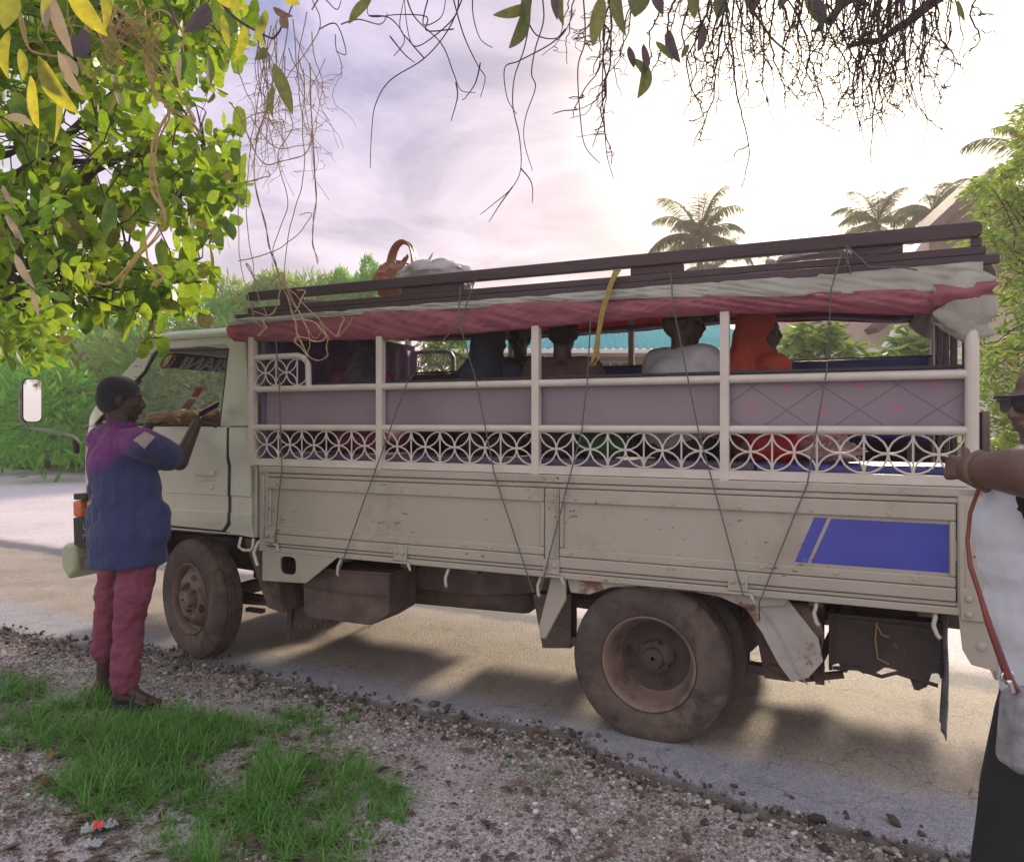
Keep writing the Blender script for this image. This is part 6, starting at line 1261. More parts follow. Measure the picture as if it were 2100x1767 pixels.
# long leaves: (base x, y, tip x, y, depth, width)
def long_leaf(a, b, wid, bend=.08):
    a = Vector(a); b = Vector(b); L = (b - a).length; t = (b - a) / L; sd = t.cross(Vector((random.uniform(-.3, .3), 1, random.uniform(-.3, .3)))).normalized(); nr = sd.cross(t); V = []; n = 8
    for i in range(n + 1):
        k = i / n; w = wid * L * math.sin(pi * k ** .8) ** .75 * .5 if 0 < i < n else .0008; c = a + t * L * k + sd * (bend * L * math.sin(pi * k)) - nr * bend * L * k * k * .5
        V += [c + sd * w + nr * w * .25, c, c - sd * w + nr * w * .25]
    return V, [q for i in range(n) for q in ((3 * i, 3 * i + 1, 3 * i + 4, 3 * i + 3), (3 * i + 1, 3 * i + 2, 3 * i + 5, 3 * i + 4))]
def leafset(name, L_, m):
    mb = MB()
    for (x0, y0, x1, y1, D, w) in L_: V, f = long_leaf(at(x0, y0, D), at(x1, y1, D - .03), w, random.uniform(-.1, .1)); mb.add(V, f)
    mb.warp(lambda p: p - oo); mb.build(name, m, ot, smooth=80, recalc=False)
leafset('leaves', [(78, 115, 158, 230, 1.5, 0.22), (135, -40, 218, 72, 1.2, 0.22), (62, 155, 75, 262, 1.4, 0.24), (18, 62, 15, 158, 1.4, 0.19), (118, 175, 114, 295, 1.6, 0.13), (-20, 20, 40, -30, 1.2, 0.22), (0, -30, 12, 65, 1.0, 0.36), (95, -30, 88, 30, 1.3, 0.22), (40, 100, 48, 165, 1.6, 0.22), (200, -40, 215, 70, 1.8, 0.17), (-30, 100, -8, 180, 1.3, 0.22), (455, 30, 470, 100, 2.3, 0.20), (545, 20, 520, 90, 2.2, 0.29), (560, 15, 600, 32, 2.2, 0.25), (585, 0, 615, 10, 2.2, 0.36), (575, 30, 590, 58, 2.3, 0.43), (500, 50, 480, 130, 2.4, 0.25), (440, -10, 505, 20, 2.2, 0.29), (530, 70, 545, 98, 2.3, 0.22)], LM['lance'])
leafset('dry_leaves', [(98, -20, 148, 115, 1.5, .16), (90, -10, 95, 60, 1.5, .2), (118, 105, 168, 195, 1.55, .20), (125, 110, 160, 160, 1.6, .2), (30, 520, 70, 590, 2.2, .18), (10, 440, 50, 500, 2.2, .18), (5, 380, 30, 420, 2.3, .2), (60, 590, 80, 650, 2.2, .2), (370, 110, 368, 175, 2.5, .14), (8, 240, 70, 260, 1.9, .2)], mat('dry buff leaf', (.34, .27, .19), .7, (.22, .17, .13), 14, trans=(.45, .36, .22)))
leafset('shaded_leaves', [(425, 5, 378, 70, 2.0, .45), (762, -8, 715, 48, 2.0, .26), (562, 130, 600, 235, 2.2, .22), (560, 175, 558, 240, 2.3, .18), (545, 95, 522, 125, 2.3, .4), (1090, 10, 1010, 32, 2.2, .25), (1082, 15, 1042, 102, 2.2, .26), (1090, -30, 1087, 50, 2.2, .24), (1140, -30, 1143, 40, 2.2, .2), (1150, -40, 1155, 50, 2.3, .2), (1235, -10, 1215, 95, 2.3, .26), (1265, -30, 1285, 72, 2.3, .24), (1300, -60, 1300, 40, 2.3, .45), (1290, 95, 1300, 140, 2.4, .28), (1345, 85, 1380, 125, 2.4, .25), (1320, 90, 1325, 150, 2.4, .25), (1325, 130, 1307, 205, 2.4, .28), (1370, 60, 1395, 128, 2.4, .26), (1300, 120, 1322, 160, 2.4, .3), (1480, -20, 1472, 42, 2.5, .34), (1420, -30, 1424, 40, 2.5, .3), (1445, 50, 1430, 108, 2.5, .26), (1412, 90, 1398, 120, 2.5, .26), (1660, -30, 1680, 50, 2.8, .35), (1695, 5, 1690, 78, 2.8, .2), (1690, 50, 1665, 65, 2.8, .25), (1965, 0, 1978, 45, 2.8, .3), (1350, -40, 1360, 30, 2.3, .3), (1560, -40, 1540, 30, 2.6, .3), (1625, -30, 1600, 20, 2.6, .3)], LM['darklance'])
podm = mat('dark dry pod', (.05, .03, .04), .7, (.035, .025, .03), 10)
for pd in ((1672, -10, 1690, 52, 2.75, .30), (1688, 20, 1700, 50, 2.75, .16), (150, 70, 185, 118, 2.4, .5), (165, 60, 180, 110, 2.4, .5)): leafset('pod', [pd], podm)

# trees and bushes beyond the road
PLUME = ([(0, .0, 0), (.3, .10, .03), (.65, .08, -.02), (1, 0, -.14), (.65, -.08, -.02), (.3, -.10, .03)], None)
def plume_t(): return ([(0, .05, 0), (0, -.05, 0), (.34, .11, .03), (.34, -.11, .03), (.68, .085, -.02), (.68, -.085, -.02), (1, .01, -.16), (1, -.01, -.16)], [(0, 1, 3, 2), (2, 3, 5, 4), (4, 5, 7, 6)])
def bush_mesh(name, n, seed, rad=(1.6, 1.3, 1.5), leaf=(.16, .34), m='feather', lumps=9, hang=.0):
    rs = np.random.default_rng(seed); C = rs.normal(size=(lumps, 3)) * np.array(rad) * .48; C[:, 2] = np.abs(C[:, 2]) + rad[2] * .35; rr_ = rs.uniform(.35, .62, lumps) * min(rad)
    k = rs.integers(0, lumps, n); d = rs.normal(size=(n, 3)); d /= np.linalg.norm(d, axis=1)[:, None]; r = rr_[k] * rs.uniform(.55, 1.08, n) ** .6
    p = C[k] + d * r[:, None]; p += rs.normal(size=p.shape) * .06
    dirs = d * .8 + np.array([0, 0, .15 - hang]); mt = rotmats(n, dirs, .45)
    V, Fc = plume_t(); me = scatter('tmp_' + name, V, Fc, p, mt, rs.uniform(leaf[0], leaf[1], n), LM[m]); d_ = me.data; COL.objects.unlink(me); bpy.data.objects.remove(me); d_.name = name; return d_
bt = MB()
for k in range(7): branch(bt, (0, 0, -.3), (random.uniform(-1, 1), random.uniform(-.8, .8), random.uniform(1, 2.2)), .06, .015, .02, 6, .15, 5)
bt_o = bt.build('stems', M['bark'], None, smooth=60); bt_me = bt_o.data; COL.objects.unlink(bt_o); bpy.data.objects.remove(bt_o)
BM = [bush_mesh('bush_leaves', 17000, 3, leaf=(.09, .20)), bush_mesh('bush_leaves', 17000, 5, m='feather2', leaf=(.09, .20)), bush_mesh('bush_leaves', 17000, 8, rad=(1.8, 1.3, 1.3), leaf=(.09, .20))]
TM = [bush_mesh('tree_leaves', 7000, 12, rad=(1.1, 1.0, 2.1), leaf=(.14, .30), m='feather', lumps=11), bush_mesh('tree_leaves', 8000, 14, rad=(1.9, 1.6, 1.7), leaf=(.16, .36), m='feather2', lumps=12)]
tm_ = MB(); branch(tm_, (0, 0, -2.2), (.1, .05, 1.6), .11, .03, 0, 8, .05, 8); to_ = tm_.build('trunk', M['bark'], None, smooth=60); t_me = to_.data; COL.objects.unlink(to_); bpy.data.objects.remove(to_)
def plant(kind, loc, sc, rz, label, mesh, stem, group, cat):
    t = thing(kind, loc, rz, label, cat, group); t.scale = sc if hasattr(sc, '__len__') else (sc,) * 3
    o = bpy.data.objects.new('crown', mesh); COL.objects.link(o); o.parent = t
    o = bpy.data.objects.new('trunk' if stem is t_me else 'stem', stem); COL.objects.link(o); o.parent = t; return t
def road_pt(px, p):    # ground point in the direction of photo column px, p metres across the road
    a = (px - CX) / F; Y = p / (RN[0] * a + RN[1]); return Vector((a * Y, Y, 0))
lab = ['leafy bush at the far left end of the hedge across the road', 'green bush in the hedge just left of the side mirror', 'feathery bush behind the side mirror', 'bush with dry purplish twigs right of the side mirror', 'bush in the hedge directly behind the cab windscreen', 'tall bush rising above the cab roof', 'bush seen through the windscreen banner', 'bush behind the front end of the roof planks', 'low bush in front of the hedge at the left edge', 'low bush at the foot of the hedge near the truck nose', 'dense bush low behind the mirror arm', 'bush hidden mostly by the cab', 'upper bush of the hedge beneath the round leaves', 'upper bush left of the cab roof']
spec = [(-120, 17.5, 2.0, 0), (60, 17.3, 2.05, 0), (170, 17.6, 2.1, 2), (250, 17.4, 2.1, 1), (370, 17.6, 2.15, 0), (470, 18.2, 2.05, 1), (420, 16.9, 1.3, 2), (570, 18.2, 1.55, 1), (-20, 16.2, .95, 0), (120, 16.2, .9, 2), (60, 16.7, 1.2, 2), (330, 16.6, 1.15, 0), (30, 19.5, 2.9, 0), (330, 19.8, 2.9, 2)]
for (px, p, sc, k), lb in zip(spec, lab):
    v = road_pt(px, p); plant('hedge_bush', (v.x, v.y, ground_z(v.x, v.y) - .1), (sc * 1.15, sc, sc * random.uniform(.95, 1.1)), random.random() * 6, lb, BM[k], bt_me, 'bushes in the hedge across the road', 'bush')
for px, py_top, p, k, sx, lb in ((600, 540, 21, 1, 1.0, 'rounded tree above the front of the roof planks, behind the hanging tendrils'), (688, 512, 22, 0, .62, 'narrow dark green tree, left of the two slim ones above the roof planks'), (748, 480, 22, 0, .55, 'slimmest tree leaning up beside the brown bag on the roof'), (520, 560, 21.5, 1, 1.0, 'pale feathery tree left of the roof plank end'), (790, 556, 23, 0, .55, 'low tree top just left of the brown bag'), (640, 560, 22, 1, .8, 'yellowish tree top between the rounded and the narrow tree')):
    v = road_pt(px, p); ztop = H + (HY - py_top) / F * v.y; hgt = 3.6 if k == 0 else 3.0; scz = 1.0
    plant('roadside_tree', (v.x, v.y, ztop - hgt * 1.0), (sx, sx, 1.0), random.random() * 6, lb, TM[k], t_me, 'trees beyond the hedge', 'tree')
for o_ in [o for o in bpy.data.objects if o.name.startswith('roadside_tree') and o.type == 'EMPTY']:   # long trunks reach the ground
    gz = ground_z(o_.location.x, o_.location.y); zz = o_.location.z - 2.0; mb = MB(); mb.tube([(0, 0, gz - o_.location.z - .2), (.05, 0, (gz - o_.location.z) * .5), (0, .05, .3)], [.16, .13, .10], 8); mb.build('lower_trunk', M['bark'], o_, smooth=60)
# neem-like tree at the right edge
nt_ = thing('feathery_tree', (6.7, 9.0, -.05), 0, 'tall feathery yellow green tree behind the rear of the truck at the right edge', 'tree'); no = Vector(nt_.location)
mb = MB(); tops = [Vector((6.6, 9.0, 2.2)), Vector((6.9, 9.2, 3.6))]; branch(mb, no - Vector((0, 0, .1)), tops[0], .16, .12, 0, 8, .04, 10); branch(mb, tops[0], tops[1], .12, .08, 0); mb.warp(lambda p: p - no); mb.build('trunk', M['bark'], nt_, smooth=60)
NP = [(2030, 560), (2000, 470), (1975, 400), (2010, 365), (2050, 345), (2085, 300), (2080, 230), (2110, 200), (2330, 220), (2330, 960), (2000, 960), (1996, 700), (2060, 640)]
fr_v = []; fr_d = []; fb = MB(); ends2 = []
while len(ends2) < 620:
    px = random.uniform(1985, 2330); py = random.uniform(200, 960)
    if in_poly(px, py, NP): ends2.append(at(px, py, random.uniform(7.6, 9.8)))
for e in ends2:
    if random.random() < .4: branch(fb, tops[0].lerp(tops[1], random.random()) if e.z > 2 else Vector((6.6, 9, random.uniform(.8, 2.2))), e, .02, .004, .06, 6, .15, 4)
    for q in range(3):
        dr = Vector((random.gauss(0, 1), random.gauss(0, 1), random.gauss(-.1, .6))).normalized(); sdv = dr.cross(Vector((0, 0, 1))).normalized()
        for k in range(13):
            p = e + dr * (.022 * k) - Vector((0, 0, .0009 * k * k)); d_ = sdv * (1 if k % 2 else -1) + dr * .8 - Vector((0, 0, .35)); fr_v.append(tuple(p - no)); fr_d.append(tuple(d_.normalized()))
fb.warp(lambda p: p - no); fb.build('branches', M['bark'], nt_, smooth=60)
scatter('leaves', *leaf_tmpl(.30, 2, .1, .1, .5), np.array(fr_v), rotmats(len(fr_v), np.array(fr_d), .12), rng.uniform(.07, .12, len(fr_v)), LM['neem'], nt_)
# palms
def palm(label, px, py, Y, size, nf=17, seed=0, lean=0):
    rs = random.Random(seed); top = at(px, py, Y); gz = ground_z(top.x, top.y); base = Vector((top.x + lean, top.y, gz)); t = thing('coconut_palm', base, 0, label, 'palm', 'palms behind the houses')
    mb = MB(); n = 26; P = []; rad = []
    for i in range(n + 1):
        k = i / n; P.append((base.lerp(top, k) - base) + Vector((.25 * math.sin(k * 3), 0, 0)) * (1 if abs(lean) > .01 else .3)); rad.append(.17 - .06 * k + .008 * (i % 2))
    mb.tube(P, rad, 10); mb.build('trunk', M['bark'], t, smooth=30)
    V = []; Dr = []; S = []; rb = MB()
    for f in range(nf):
        az = f * 2.4 + rs.random() * .4; el = rs.uniform(-.15, 1.4); L = size * rs.uniform(.85, 1.1); p = (top - base) + Vector((0, 0, .05)); d = Vector((math.cos(az) * math.cos(el), math.sin(az) * math.cos(el), math.sin(el))); path = [p]
        for k in range(13):
            d = (d + Vector((0, 0, -.07 - .012 * k))).normalized(); q = path[-1] + d * L / 13; path.append(q)
            if k < 1: continue
            sd_ = d.cross(Vector((0, 0, 1))).normalized(); 
            for j in range(5):
                pp = path[-2].lerp(q, j / 5); ll = L * .30 * math.sin(pi * min(.97, (k + j / 5 + 2) / 16)) ** .7
                for sg in (-1, 1): V.append(tuple(pp)); Dr.append(tuple((sd_ * sg + d * .75 + Vector((0, 0, -.45))).normalized())); S.append(ll)
        rb.tube(path, [.03 * (1 - k / 16) for k in range(len(path))], 4)
    rb.build('frond_stems', M['ytwig'], t, smooth=60)
    tv = [(0, .02, 0), (0, -.02, 0), (.5, .045, -.04), (.5, -.045, -.04), (1, .004, -.22), (1, -.004, -.22)]
    n = len(V); x = np.array(Dr) + rng.normal(size=(n, 3)) * .08; x /= np.linalg.norm(x, axis=1)[:, None]; up = np.tile([0, 0, 1.0], (n, 1)); y = np.cross(up, x); y /= np.linalg.norm(y, axis=1)[:, None]; mt = np.stack([x, y, np.cross(x, y)], axis=2)
    scatter('fronds', tv, [(0, 1, 3, 2), (2, 3, 5, 4)], np.array(V), mt, np.array(S), LM['palm'], t)
palm('palm with a full round crown above the middle of the roof planks', 1434, 492, 34, 2.7, 24, 1)
palm('lower palm whose crown peeps between roof planks right of the full one', 1462, 560, 38, 2.4, 14, 2)
palm('spiky palm crown beside the dark gable', 1800, 462, 36, 2.3, 18, 3)
palm('palm crown right of the spiky one, in front of the gable slope', 1912, 436, 34, 2.2, 18, 4)
palm('tall palm with drooping fronds cut by the right edge', 2130, 340, 20, 2.0, 17, 5)
palm('small distant palm top at the left of the gable', 1722, 505, 42, 1.9, 12, 6)
palm('small palm under the roof plank left of the rear end', 1590, 560, 36, 2.0, 12, 7)

# houses
M['turq'] = mat('turquoise sheet roof', (.10, .42, .44), .45, (.08, .36, .39), 1.2, dirt=(.25, .30, .28), dscale=1.5, dlo=.6, dhi=.8)
M['wallp'] = mat('pinkish plaster', (.55, .42, .36), .85, (.48, .36, .31), .8, bump=.2, bscale=8); M['wallw'] = mat('white plaster', (.66, .64, .62), .85, (.58, .56, .55), .8, bump=.1)
M['wallb'] = mat('brown plaster', (.20, .12, .11), .85, (.16, .10, .09), 1); M['darkroof'] = mat('dark tiled roof', (.12, .075, .075), .7, (.08, .055, .06), 2.5, bump=.4, bscale=9)
def corrug(mb, a, b, c, d, n):   # roof slope a,b = eave ends, c,d = ridge ends, ribs up the slope
    a, b, c, d = map(Vector, (a, b, c, d)); nr = (b - a).cross(c - a).normalized()
    mb.grid(lambda u, v: a.lerp(b, u).lerp(c.lerp(d, u), v) + nr * (.022 * math.cos(u * n * 2 * pi)), n * 6, 2)
def window(parent, c, w, h, nx, ny, yax):
    c = Vector(c); f = MB()
    f.box(-w / 2, w / 2, -.03, .03, -h / 2, -h / 2 + .06); f.box(-w / 2, w / 2, -.03, .03, h / 2 - .06, h / 2); f.box(-w / 2, -w / 2 + .06, -.03, .03, -h / 2 + .06, h / 2 - .06); f.box(w / 2 - .06, w / 2, -.03, .03, -h / 2 + .06, h / 2 - .06)
    for k in range(1, nx): x = -w / 2 + w * k / nx; f.box(x - .025, x + .025, -.025, .025, -h / 2 + .06, h / 2 - .06)
    A = Matrix.Rotation(yax, 3, 'Z'); f.warp(lambda p: c + A @ p); fo = f.build('window', M['wallw'], parent, bevel=.006)
    g = MB(); g.box(-w / 2 + .06, w / 2 - .06, -.006, .006, -h / 2 + .06, h / 2 - .06); g.warp(lambda p: c + A @ p); g.build('pane', mat('dark blue pane', (.05, .06, .12), .15), fo)
hp = road_pt(1240, 19.5); hrz = 0.0
h1 = thing('bungalow', (hp.x, hp.y, -.05), hrz, 'low pinkish bungalow with a turquoise sheet metal roof seen through the truck', 'house')
hY = hp.y
def hx(px, Y=hY): return (px - CX) / F * Y - hp.x
x0, x1, xr = hx(905), hx(1600), hx(1187)
zE = H + (HY - 716) / F * hY + .05; zR = zE + 2.0
mb = MB(); mb.box(x0 + .5, xr - 1.4, .7, 8, -.2, zE); mb.box(xr - 1.4, x1 - .4, 1.2, 8, -.2, zE - .02); mb.build('wall', M['wallp'], h1)
mb = MB(); mb.box(hx(1233), hx(1300), 1.14, 1.195, -.2, zE - .25); mb.build('brown_panel', M['wallb'], h1)
mb = MB(); corrug(mb, (x0 - .3, -.1, zE), (x1, -.1, zE), (x0 + 2.9, 4.3, zR), (x1 - 2.5, 4.3, zR), 46); corrug(mb, (x0 - .3, 8.8, zE), (x0 - .3, -.1, zE), (x0 + 2.9, 4.3, zR), (x0 + 2.9, 4.3, zR), 24); mb.build('roof', M['turq'], h1, thick=.01, recalc=False)
mb = MB(); mb.box(x0 - .32, x1, -.16, -.10, zE - .20, zE - .01); mb.box(x0 - .3, x1, -.10, .7, zE - .12, zE - .10); mb.build('fascia', M['wallw'], h1)
mb = MB(); mb.box(x0 - .3, x1, -.185, -.163, zE - .22, zE - .12); mb.build('fascia_stripe', M['wallb'], h1)
mb = MB(); mb.box(x0 - 1, x1 + 1, -.9, -.75, -.2, H + (HY - 766) / F * (hY - .8)); mb.build('parapet', M['wallw'], h1)
window(h1, (hx(1262), 1.05, H + (HY - 752) / F * (hY + 1) - .25), 1.15, .95, 4, 1, 0); window(h1, (hx(1010), .66, 2.3), 1.2, 1.0, 2, 1, 0)
# gabled house at the right
def at_y(px, py, Y): return at(px, py, Y)
g0 = at(1850, 868, 26); g0.z = -.05
h2 = thing('gabled_house', g0, 0, 'tall pink plastered house with dark steep gables behind the rear of the truck', 'house')
def hq(px, py, dy=0): v = at(px, py, 26 + dy); return (v.x - g0.x, dy, v.z - g0.z)
def slab(mb, pts, dy0, dy1):
    mb.prism([(p[0], p[2]) for p in pts], dy0, dy1)
mb = MB(); slab(mb, [hq(1640, 900), hq(2120, 900), hq(2120, 560), hq(2010, 455), hq(1975, 455), hq(1900, 560), hq(1640, 560)], 0, 2.5); mb.build('wall', M['wallp'], h2)
mb = MB(); slab(mb, [hq(1890, 470), hq(1905, 480), hq(2018, 372), hq(2125, 480), hq(2140, 470), hq(2018, 352)], -.5, 1.2)
slab(mb, [hq(1640, 535), hq(1650, 545), hq(1730, 512), hq(1790, 520), hq(1800, 505), hq(1720, 495)], -.4, 1.0); slab(mb, [hq(1760, 680), hq(1768, 690), hq(1835, 640), hq(1900, 690), hq(1908, 680), hq(1835, 622)], -1.2, -.4); mb.build('roof', M['darkroof'], h2)
mb = MB(); slab(mb, [hq(1905, 560), hq(1905, 480), hq(2018, 374), hq(2125, 480), hq(2125, 560)], -.03, -.005); mb.build('gable_wall', M['wallb'], h2)
# white wall with ornamental crest
mb = MB(); w0 = road_pt(1750, 18.5); wy = w0.y
wt = thing('garden_wall', (w0.x, wy, -.05), 0, 'white garden wall with a curved crest beyond the truck rear', 'wall')
def wq(px, py): v = at(px, py, wy); return (v.x - w0.x, v.z + .05)
mb.prism([wq(1560, 900), wq(2050, 900), wq(2050, 712), wq(1880, 712), wq(1862, 690), wq(1856, 675), wq(1846, 664), wq(1836, 675), wq(1830, 690), wq(1812, 712), wq(1700, 722), wq(1560, 724)], 0, .2); mb.build('wall', M['wallw'], wt, bevel=.01)
mb = MB(); mb.prism([wq(1560, 738), wq(2050, 730), wq(2050, 736), wq(1560, 745)], -.04, -.003); mb.build('moulding', M['wallw'], wt)
# leafy shrubs seen through the rear of the cage
def leafshrub(label, spots, Y, seed):
    random.seed(seed); c = at(sum(s[0] for s in spots) / len(spots), 868, Y); c.z = -.05; t = thing('mango_shrub', c, 0, label, 'shrub', 'broad leaved shrubs beyond the road'); V = []; Dr = []; st = MB()
    for (px, py, r, n) in spots:
        b = at(px, py + r * 1.1, Y); branch(st, (random.uniform(-.2, .2), 0, 0), b - c, .04, .012, .02, 8, .1, 6)
        for k in range(n):
            e = at(px + random.gauss(0, r * .55), py + random.gauss(0, r * .45), Y + random.gauss(0, .4)); branch(st, b - c, e - c, .008, .004, .03, 4, .1, 4)
            for j in range(11):
                a = j * 2.4; V.append(tuple(e - c)); Dr.append((math.cos(a), math.sin(a), random.uniform(-.9, .25)))
    st.build('stem', M['bark'], t, smooth=60); scatter('leaves', *leaf_tmpl(.24, 4, .12, .35, .5), np.array(V), rotmats(len(V), np.array(Dr), .2), rng.uniform(.22, .36, len(V)), LM['broad'], t, smooth=True)
leafshrub('bright broad leaved shrub between the fourth cage post and the yellow rope side', [(1640, 700, 40, 16), (1700, 690, 40, 18), (1660, 735, 40, 14), (1740, 725, 35, 12)], 15.5, 3)
leafshrub('darker broad leaved shrub left of the rear door frame', [(1830, 720, 35, 14), (1880, 700, 35, 16), (1900, 735, 30, 12), (1800, 745, 30, 10), (1930, 690, 30, 10)], 15.0, 4)
leafshrub('yellowish shrub seen through the arch of the far side rail', [(900, 690, 35, 14), (885, 740, 40, 14), (940, 745, 30, 12), (950, 680, 30, 8)], 16.5, 5)
random.seed(21)
# ------------------------------------------------------------------ verge: grass, stones, litter
GP = [[(60, 1450), (330, 1450), (600, 1500), (820, 1640), (760, 1800), (380, 1800), (230, 1700), (110, 1640)], [(-60, 1380), (60, 1390), (110, 1410), (60, 1440), (-60, 1460)], [(90, 1470), (170, 1420), (250, 1450), (340, 1480), (440, 1470), (520, 1490), (520, 1560), (600, 1580), (610, 1640), (560, 1650), (440, 1700), (330, 1650), (210, 1720), (120, 1680), (90, 1620), (150, 1560), (60, 1500)], [(540, 1480), (620, 1460), (720, 1480), (680, 1510), (600, 1515)], [(640, 1650), (720, 1600), (830, 1640), (820, 1700), (700, 1690)], [(380, 1720), (480, 1650), (650, 1660), (700, 1720), (640, 1790), (400, 1800)], [(-60, 1440), (30, 1450), (150, 1500), (60, 1560), (-60, 1520)], [(470, 1560), (560, 1540), (620, 1560), (600, 1620), (500, 1620)]]
GPW = [[g2(x, y, -.04) for x, y in P] for P in GP]
def grass():
    V = []; Fc = []; cnt = 0
    def blade(x, y, h, w, az, lean):
        nonlocal cnt
        z = ground_z(x, y) - .004; ux, uy = math.cos(az), math.sin(az); px_, py_ = -uy * w, ux * w; b = len(V)
        for k in range(5):
            t = k / 4; ww = 1 - t * t * .93; r = lean * h * .75 * t ** 1.6; zz = z + h * t * (1 - .42 * lean * t * .8)
            V.append((x + ux * r - px_ * ww, y + uy * r - py_ * ww, zz)); V.append((x + ux * r + px_ * ww, y + uy * r + py_ * ww, zz))
        for k in range(4): Fc.append((b + 2 * k, b + 2 * k + 1, b + 2 * k + 3, b + 2 * k + 2))
        cnt += 1
    for gi, P in enumerate(GPW):
        xs = [p[0] for p in P]; ys = [p[1] for p in P]; ar = (max(xs) - min(xs)) * (max(ys) - min(ys)); n = int(ar * (150 if gi == 0 else 480 if gi in (2, 5) else 360))
        for _ in range(n):
            x = random.uniform(min(xs) - .04, max(xs) + .04); y = random.uniform(min(ys) - .04, max(ys) + .04)
            if not in_poly(x + .05 * noise.noise((x * 7, y * 7, 0)), y + .05 * noise.noise((x * 7, y * 7, 5)), P): continue
            if noise.noise((x * 3.5, y * 3.5, 2)) < -.34: continue
            hh = (.115 if gi in (0, 2, 5, 4) else .08) * (1 + .7 * noise.noise((x * 2.5, y * 2.5, 8)))
            a0 = random.random() * 6.3
            for k in range(random.randint(7, 16)): blade(x + random.gauss(0, .009), y + random.gauss(0, .009), hh * random.uniform(.45, 1.5), random.uniform(.0018, .0036), a0 + random.gauss(0, 1.5), random.uniform(.5, 2.0))
    for _ in range(3600):   # sparse sprigs on the gravel
        x = random.uniform(-3.4, .2); y = random.uniform(2.8, 5.2); t = x * RA[0] + y * RA[1]; p = x * RN[0] + y * RN[1]
        if p > edge_at(t) - .04 or noise.noise((x * 1.8, y * 1.8, 3)) < .12: continue
        for k in range(8): blade(x + random.gauss(0, .01), y + random.gauss(0, .01), random.uniform(.012, .04), .0012, random.random() * 6.3, random.uniform(.5, 1.6))
    m = leafmat('grass blades', (.09, .25, .06), (.16, .38, .08), (.22, .52, .09), (.40, .68, .13), .42, .5, brown=(.20, .17, .08), bfrac=.10)
    tag(bigmesh('grass', V, Fc, m), kind='stuff', label='tufts of green grass growing on the gravel verge at the lower left', cat='grass')
grass()
def pebbles():
    v = [(1, 0, 0), (-1, 0, 0), (0, 1, 0), (0, -1, 0), (0, 0, 1), (0, 0, -1)]; c = [(s1, s2, s3) for s1 in (-1, 1) for s2 in (-1, 1) for s3 in (-1, 1)]
    bm = bmesh.new(); bmesh.ops.create_icosphere(bm, subdivisions=1, radius=1); tv = [tuple(q.co) for q in bm.verts]; tf = [tuple(q.index for q in f.verts) for f in bm.faces]; bm.free()
    P = []; S = []
    while len(P) < 36000:
        x = random.uniform(-4.4, 2.6); y = random.uniform(2.2, 5.9)
        if abs(x) > y * .72: continue
        t = x * RA[0] + y * RA[1]; p = x * RN[0] + y * RN[1]; e = edge_at(t)
        if p > e + .10: continue
        onroad = p > e - .005
        dens = .6 + noise.noise((x * 1.3, y * 1.3, 4)) * 1.0 + (.35 if p > e - .35 else 0)
        if onroad: dens = .10
        if random.random() > dens: continue
        r = random.uniform(.0024, .0062) * (1 + 1.7 * random.random() ** 5) * (1.35 if e - .30 < p < e and random.random() < .25 else 1)
        P.append((x, y, (0 if onroad else ground_z(x, y)) + r * .25)); S.append((r * random.uniform(.8, 1.5), r, r * random.uniform(.5, .9)))
    n = len(P); m, nt, N, L, Pn = nodes('pebbles'); g = N.new('ShaderNodeNewGeometry'); r_ = N.new('ShaderNodeValToRGB'); e = r_.color_ramp; e.elements[0].color = (.10, .08, .07, 1); e.elements[1].color = (.66, .63, .60, 1)
    e.elements.new(.6).color = (.27, .24, .22, 1); e.elements.new(.93).color = (.42, .37, .34, 1); L.new(g.outputs['Random Per Island'], r_.inputs[0]); L.new(r_.outputs[0], Pn.inputs['Base Color']); Pn.inputs['Roughness'].default_value = .85
    mt = rotmats(n, np.tile([0, 0, 0.0], (n, 1)), 1.0); ax = rng.uniform(0, 6.28, n); z = np.zeros(n); mt = np.stack([np.stack([np.cos(ax), np.sin(ax), z], 1), np.stack([-np.sin(ax), np.cos(ax), z], 1), np.tile([0, 0, 1.0], (n, 1))], axis=2)
    tva = np.array(tv); Sv = np.array(S); V = np.einsum('nij,nkj->nki', mt, tva[None] * Sv[:, None, :]) + np.array(P)[:, None, :]; tfa = np.array(tf); Fc = tfa[None] + (np.arange(n) * len(tv))[:, None, None]
    tag(bigmesh('gravel', V.reshape(-1, 3), Fc.reshape(-1, 3), m), kind='stuff', label='loose coral gravel strewn over the verge along the broken asphalt edge', cat='gravel')
pebbles()
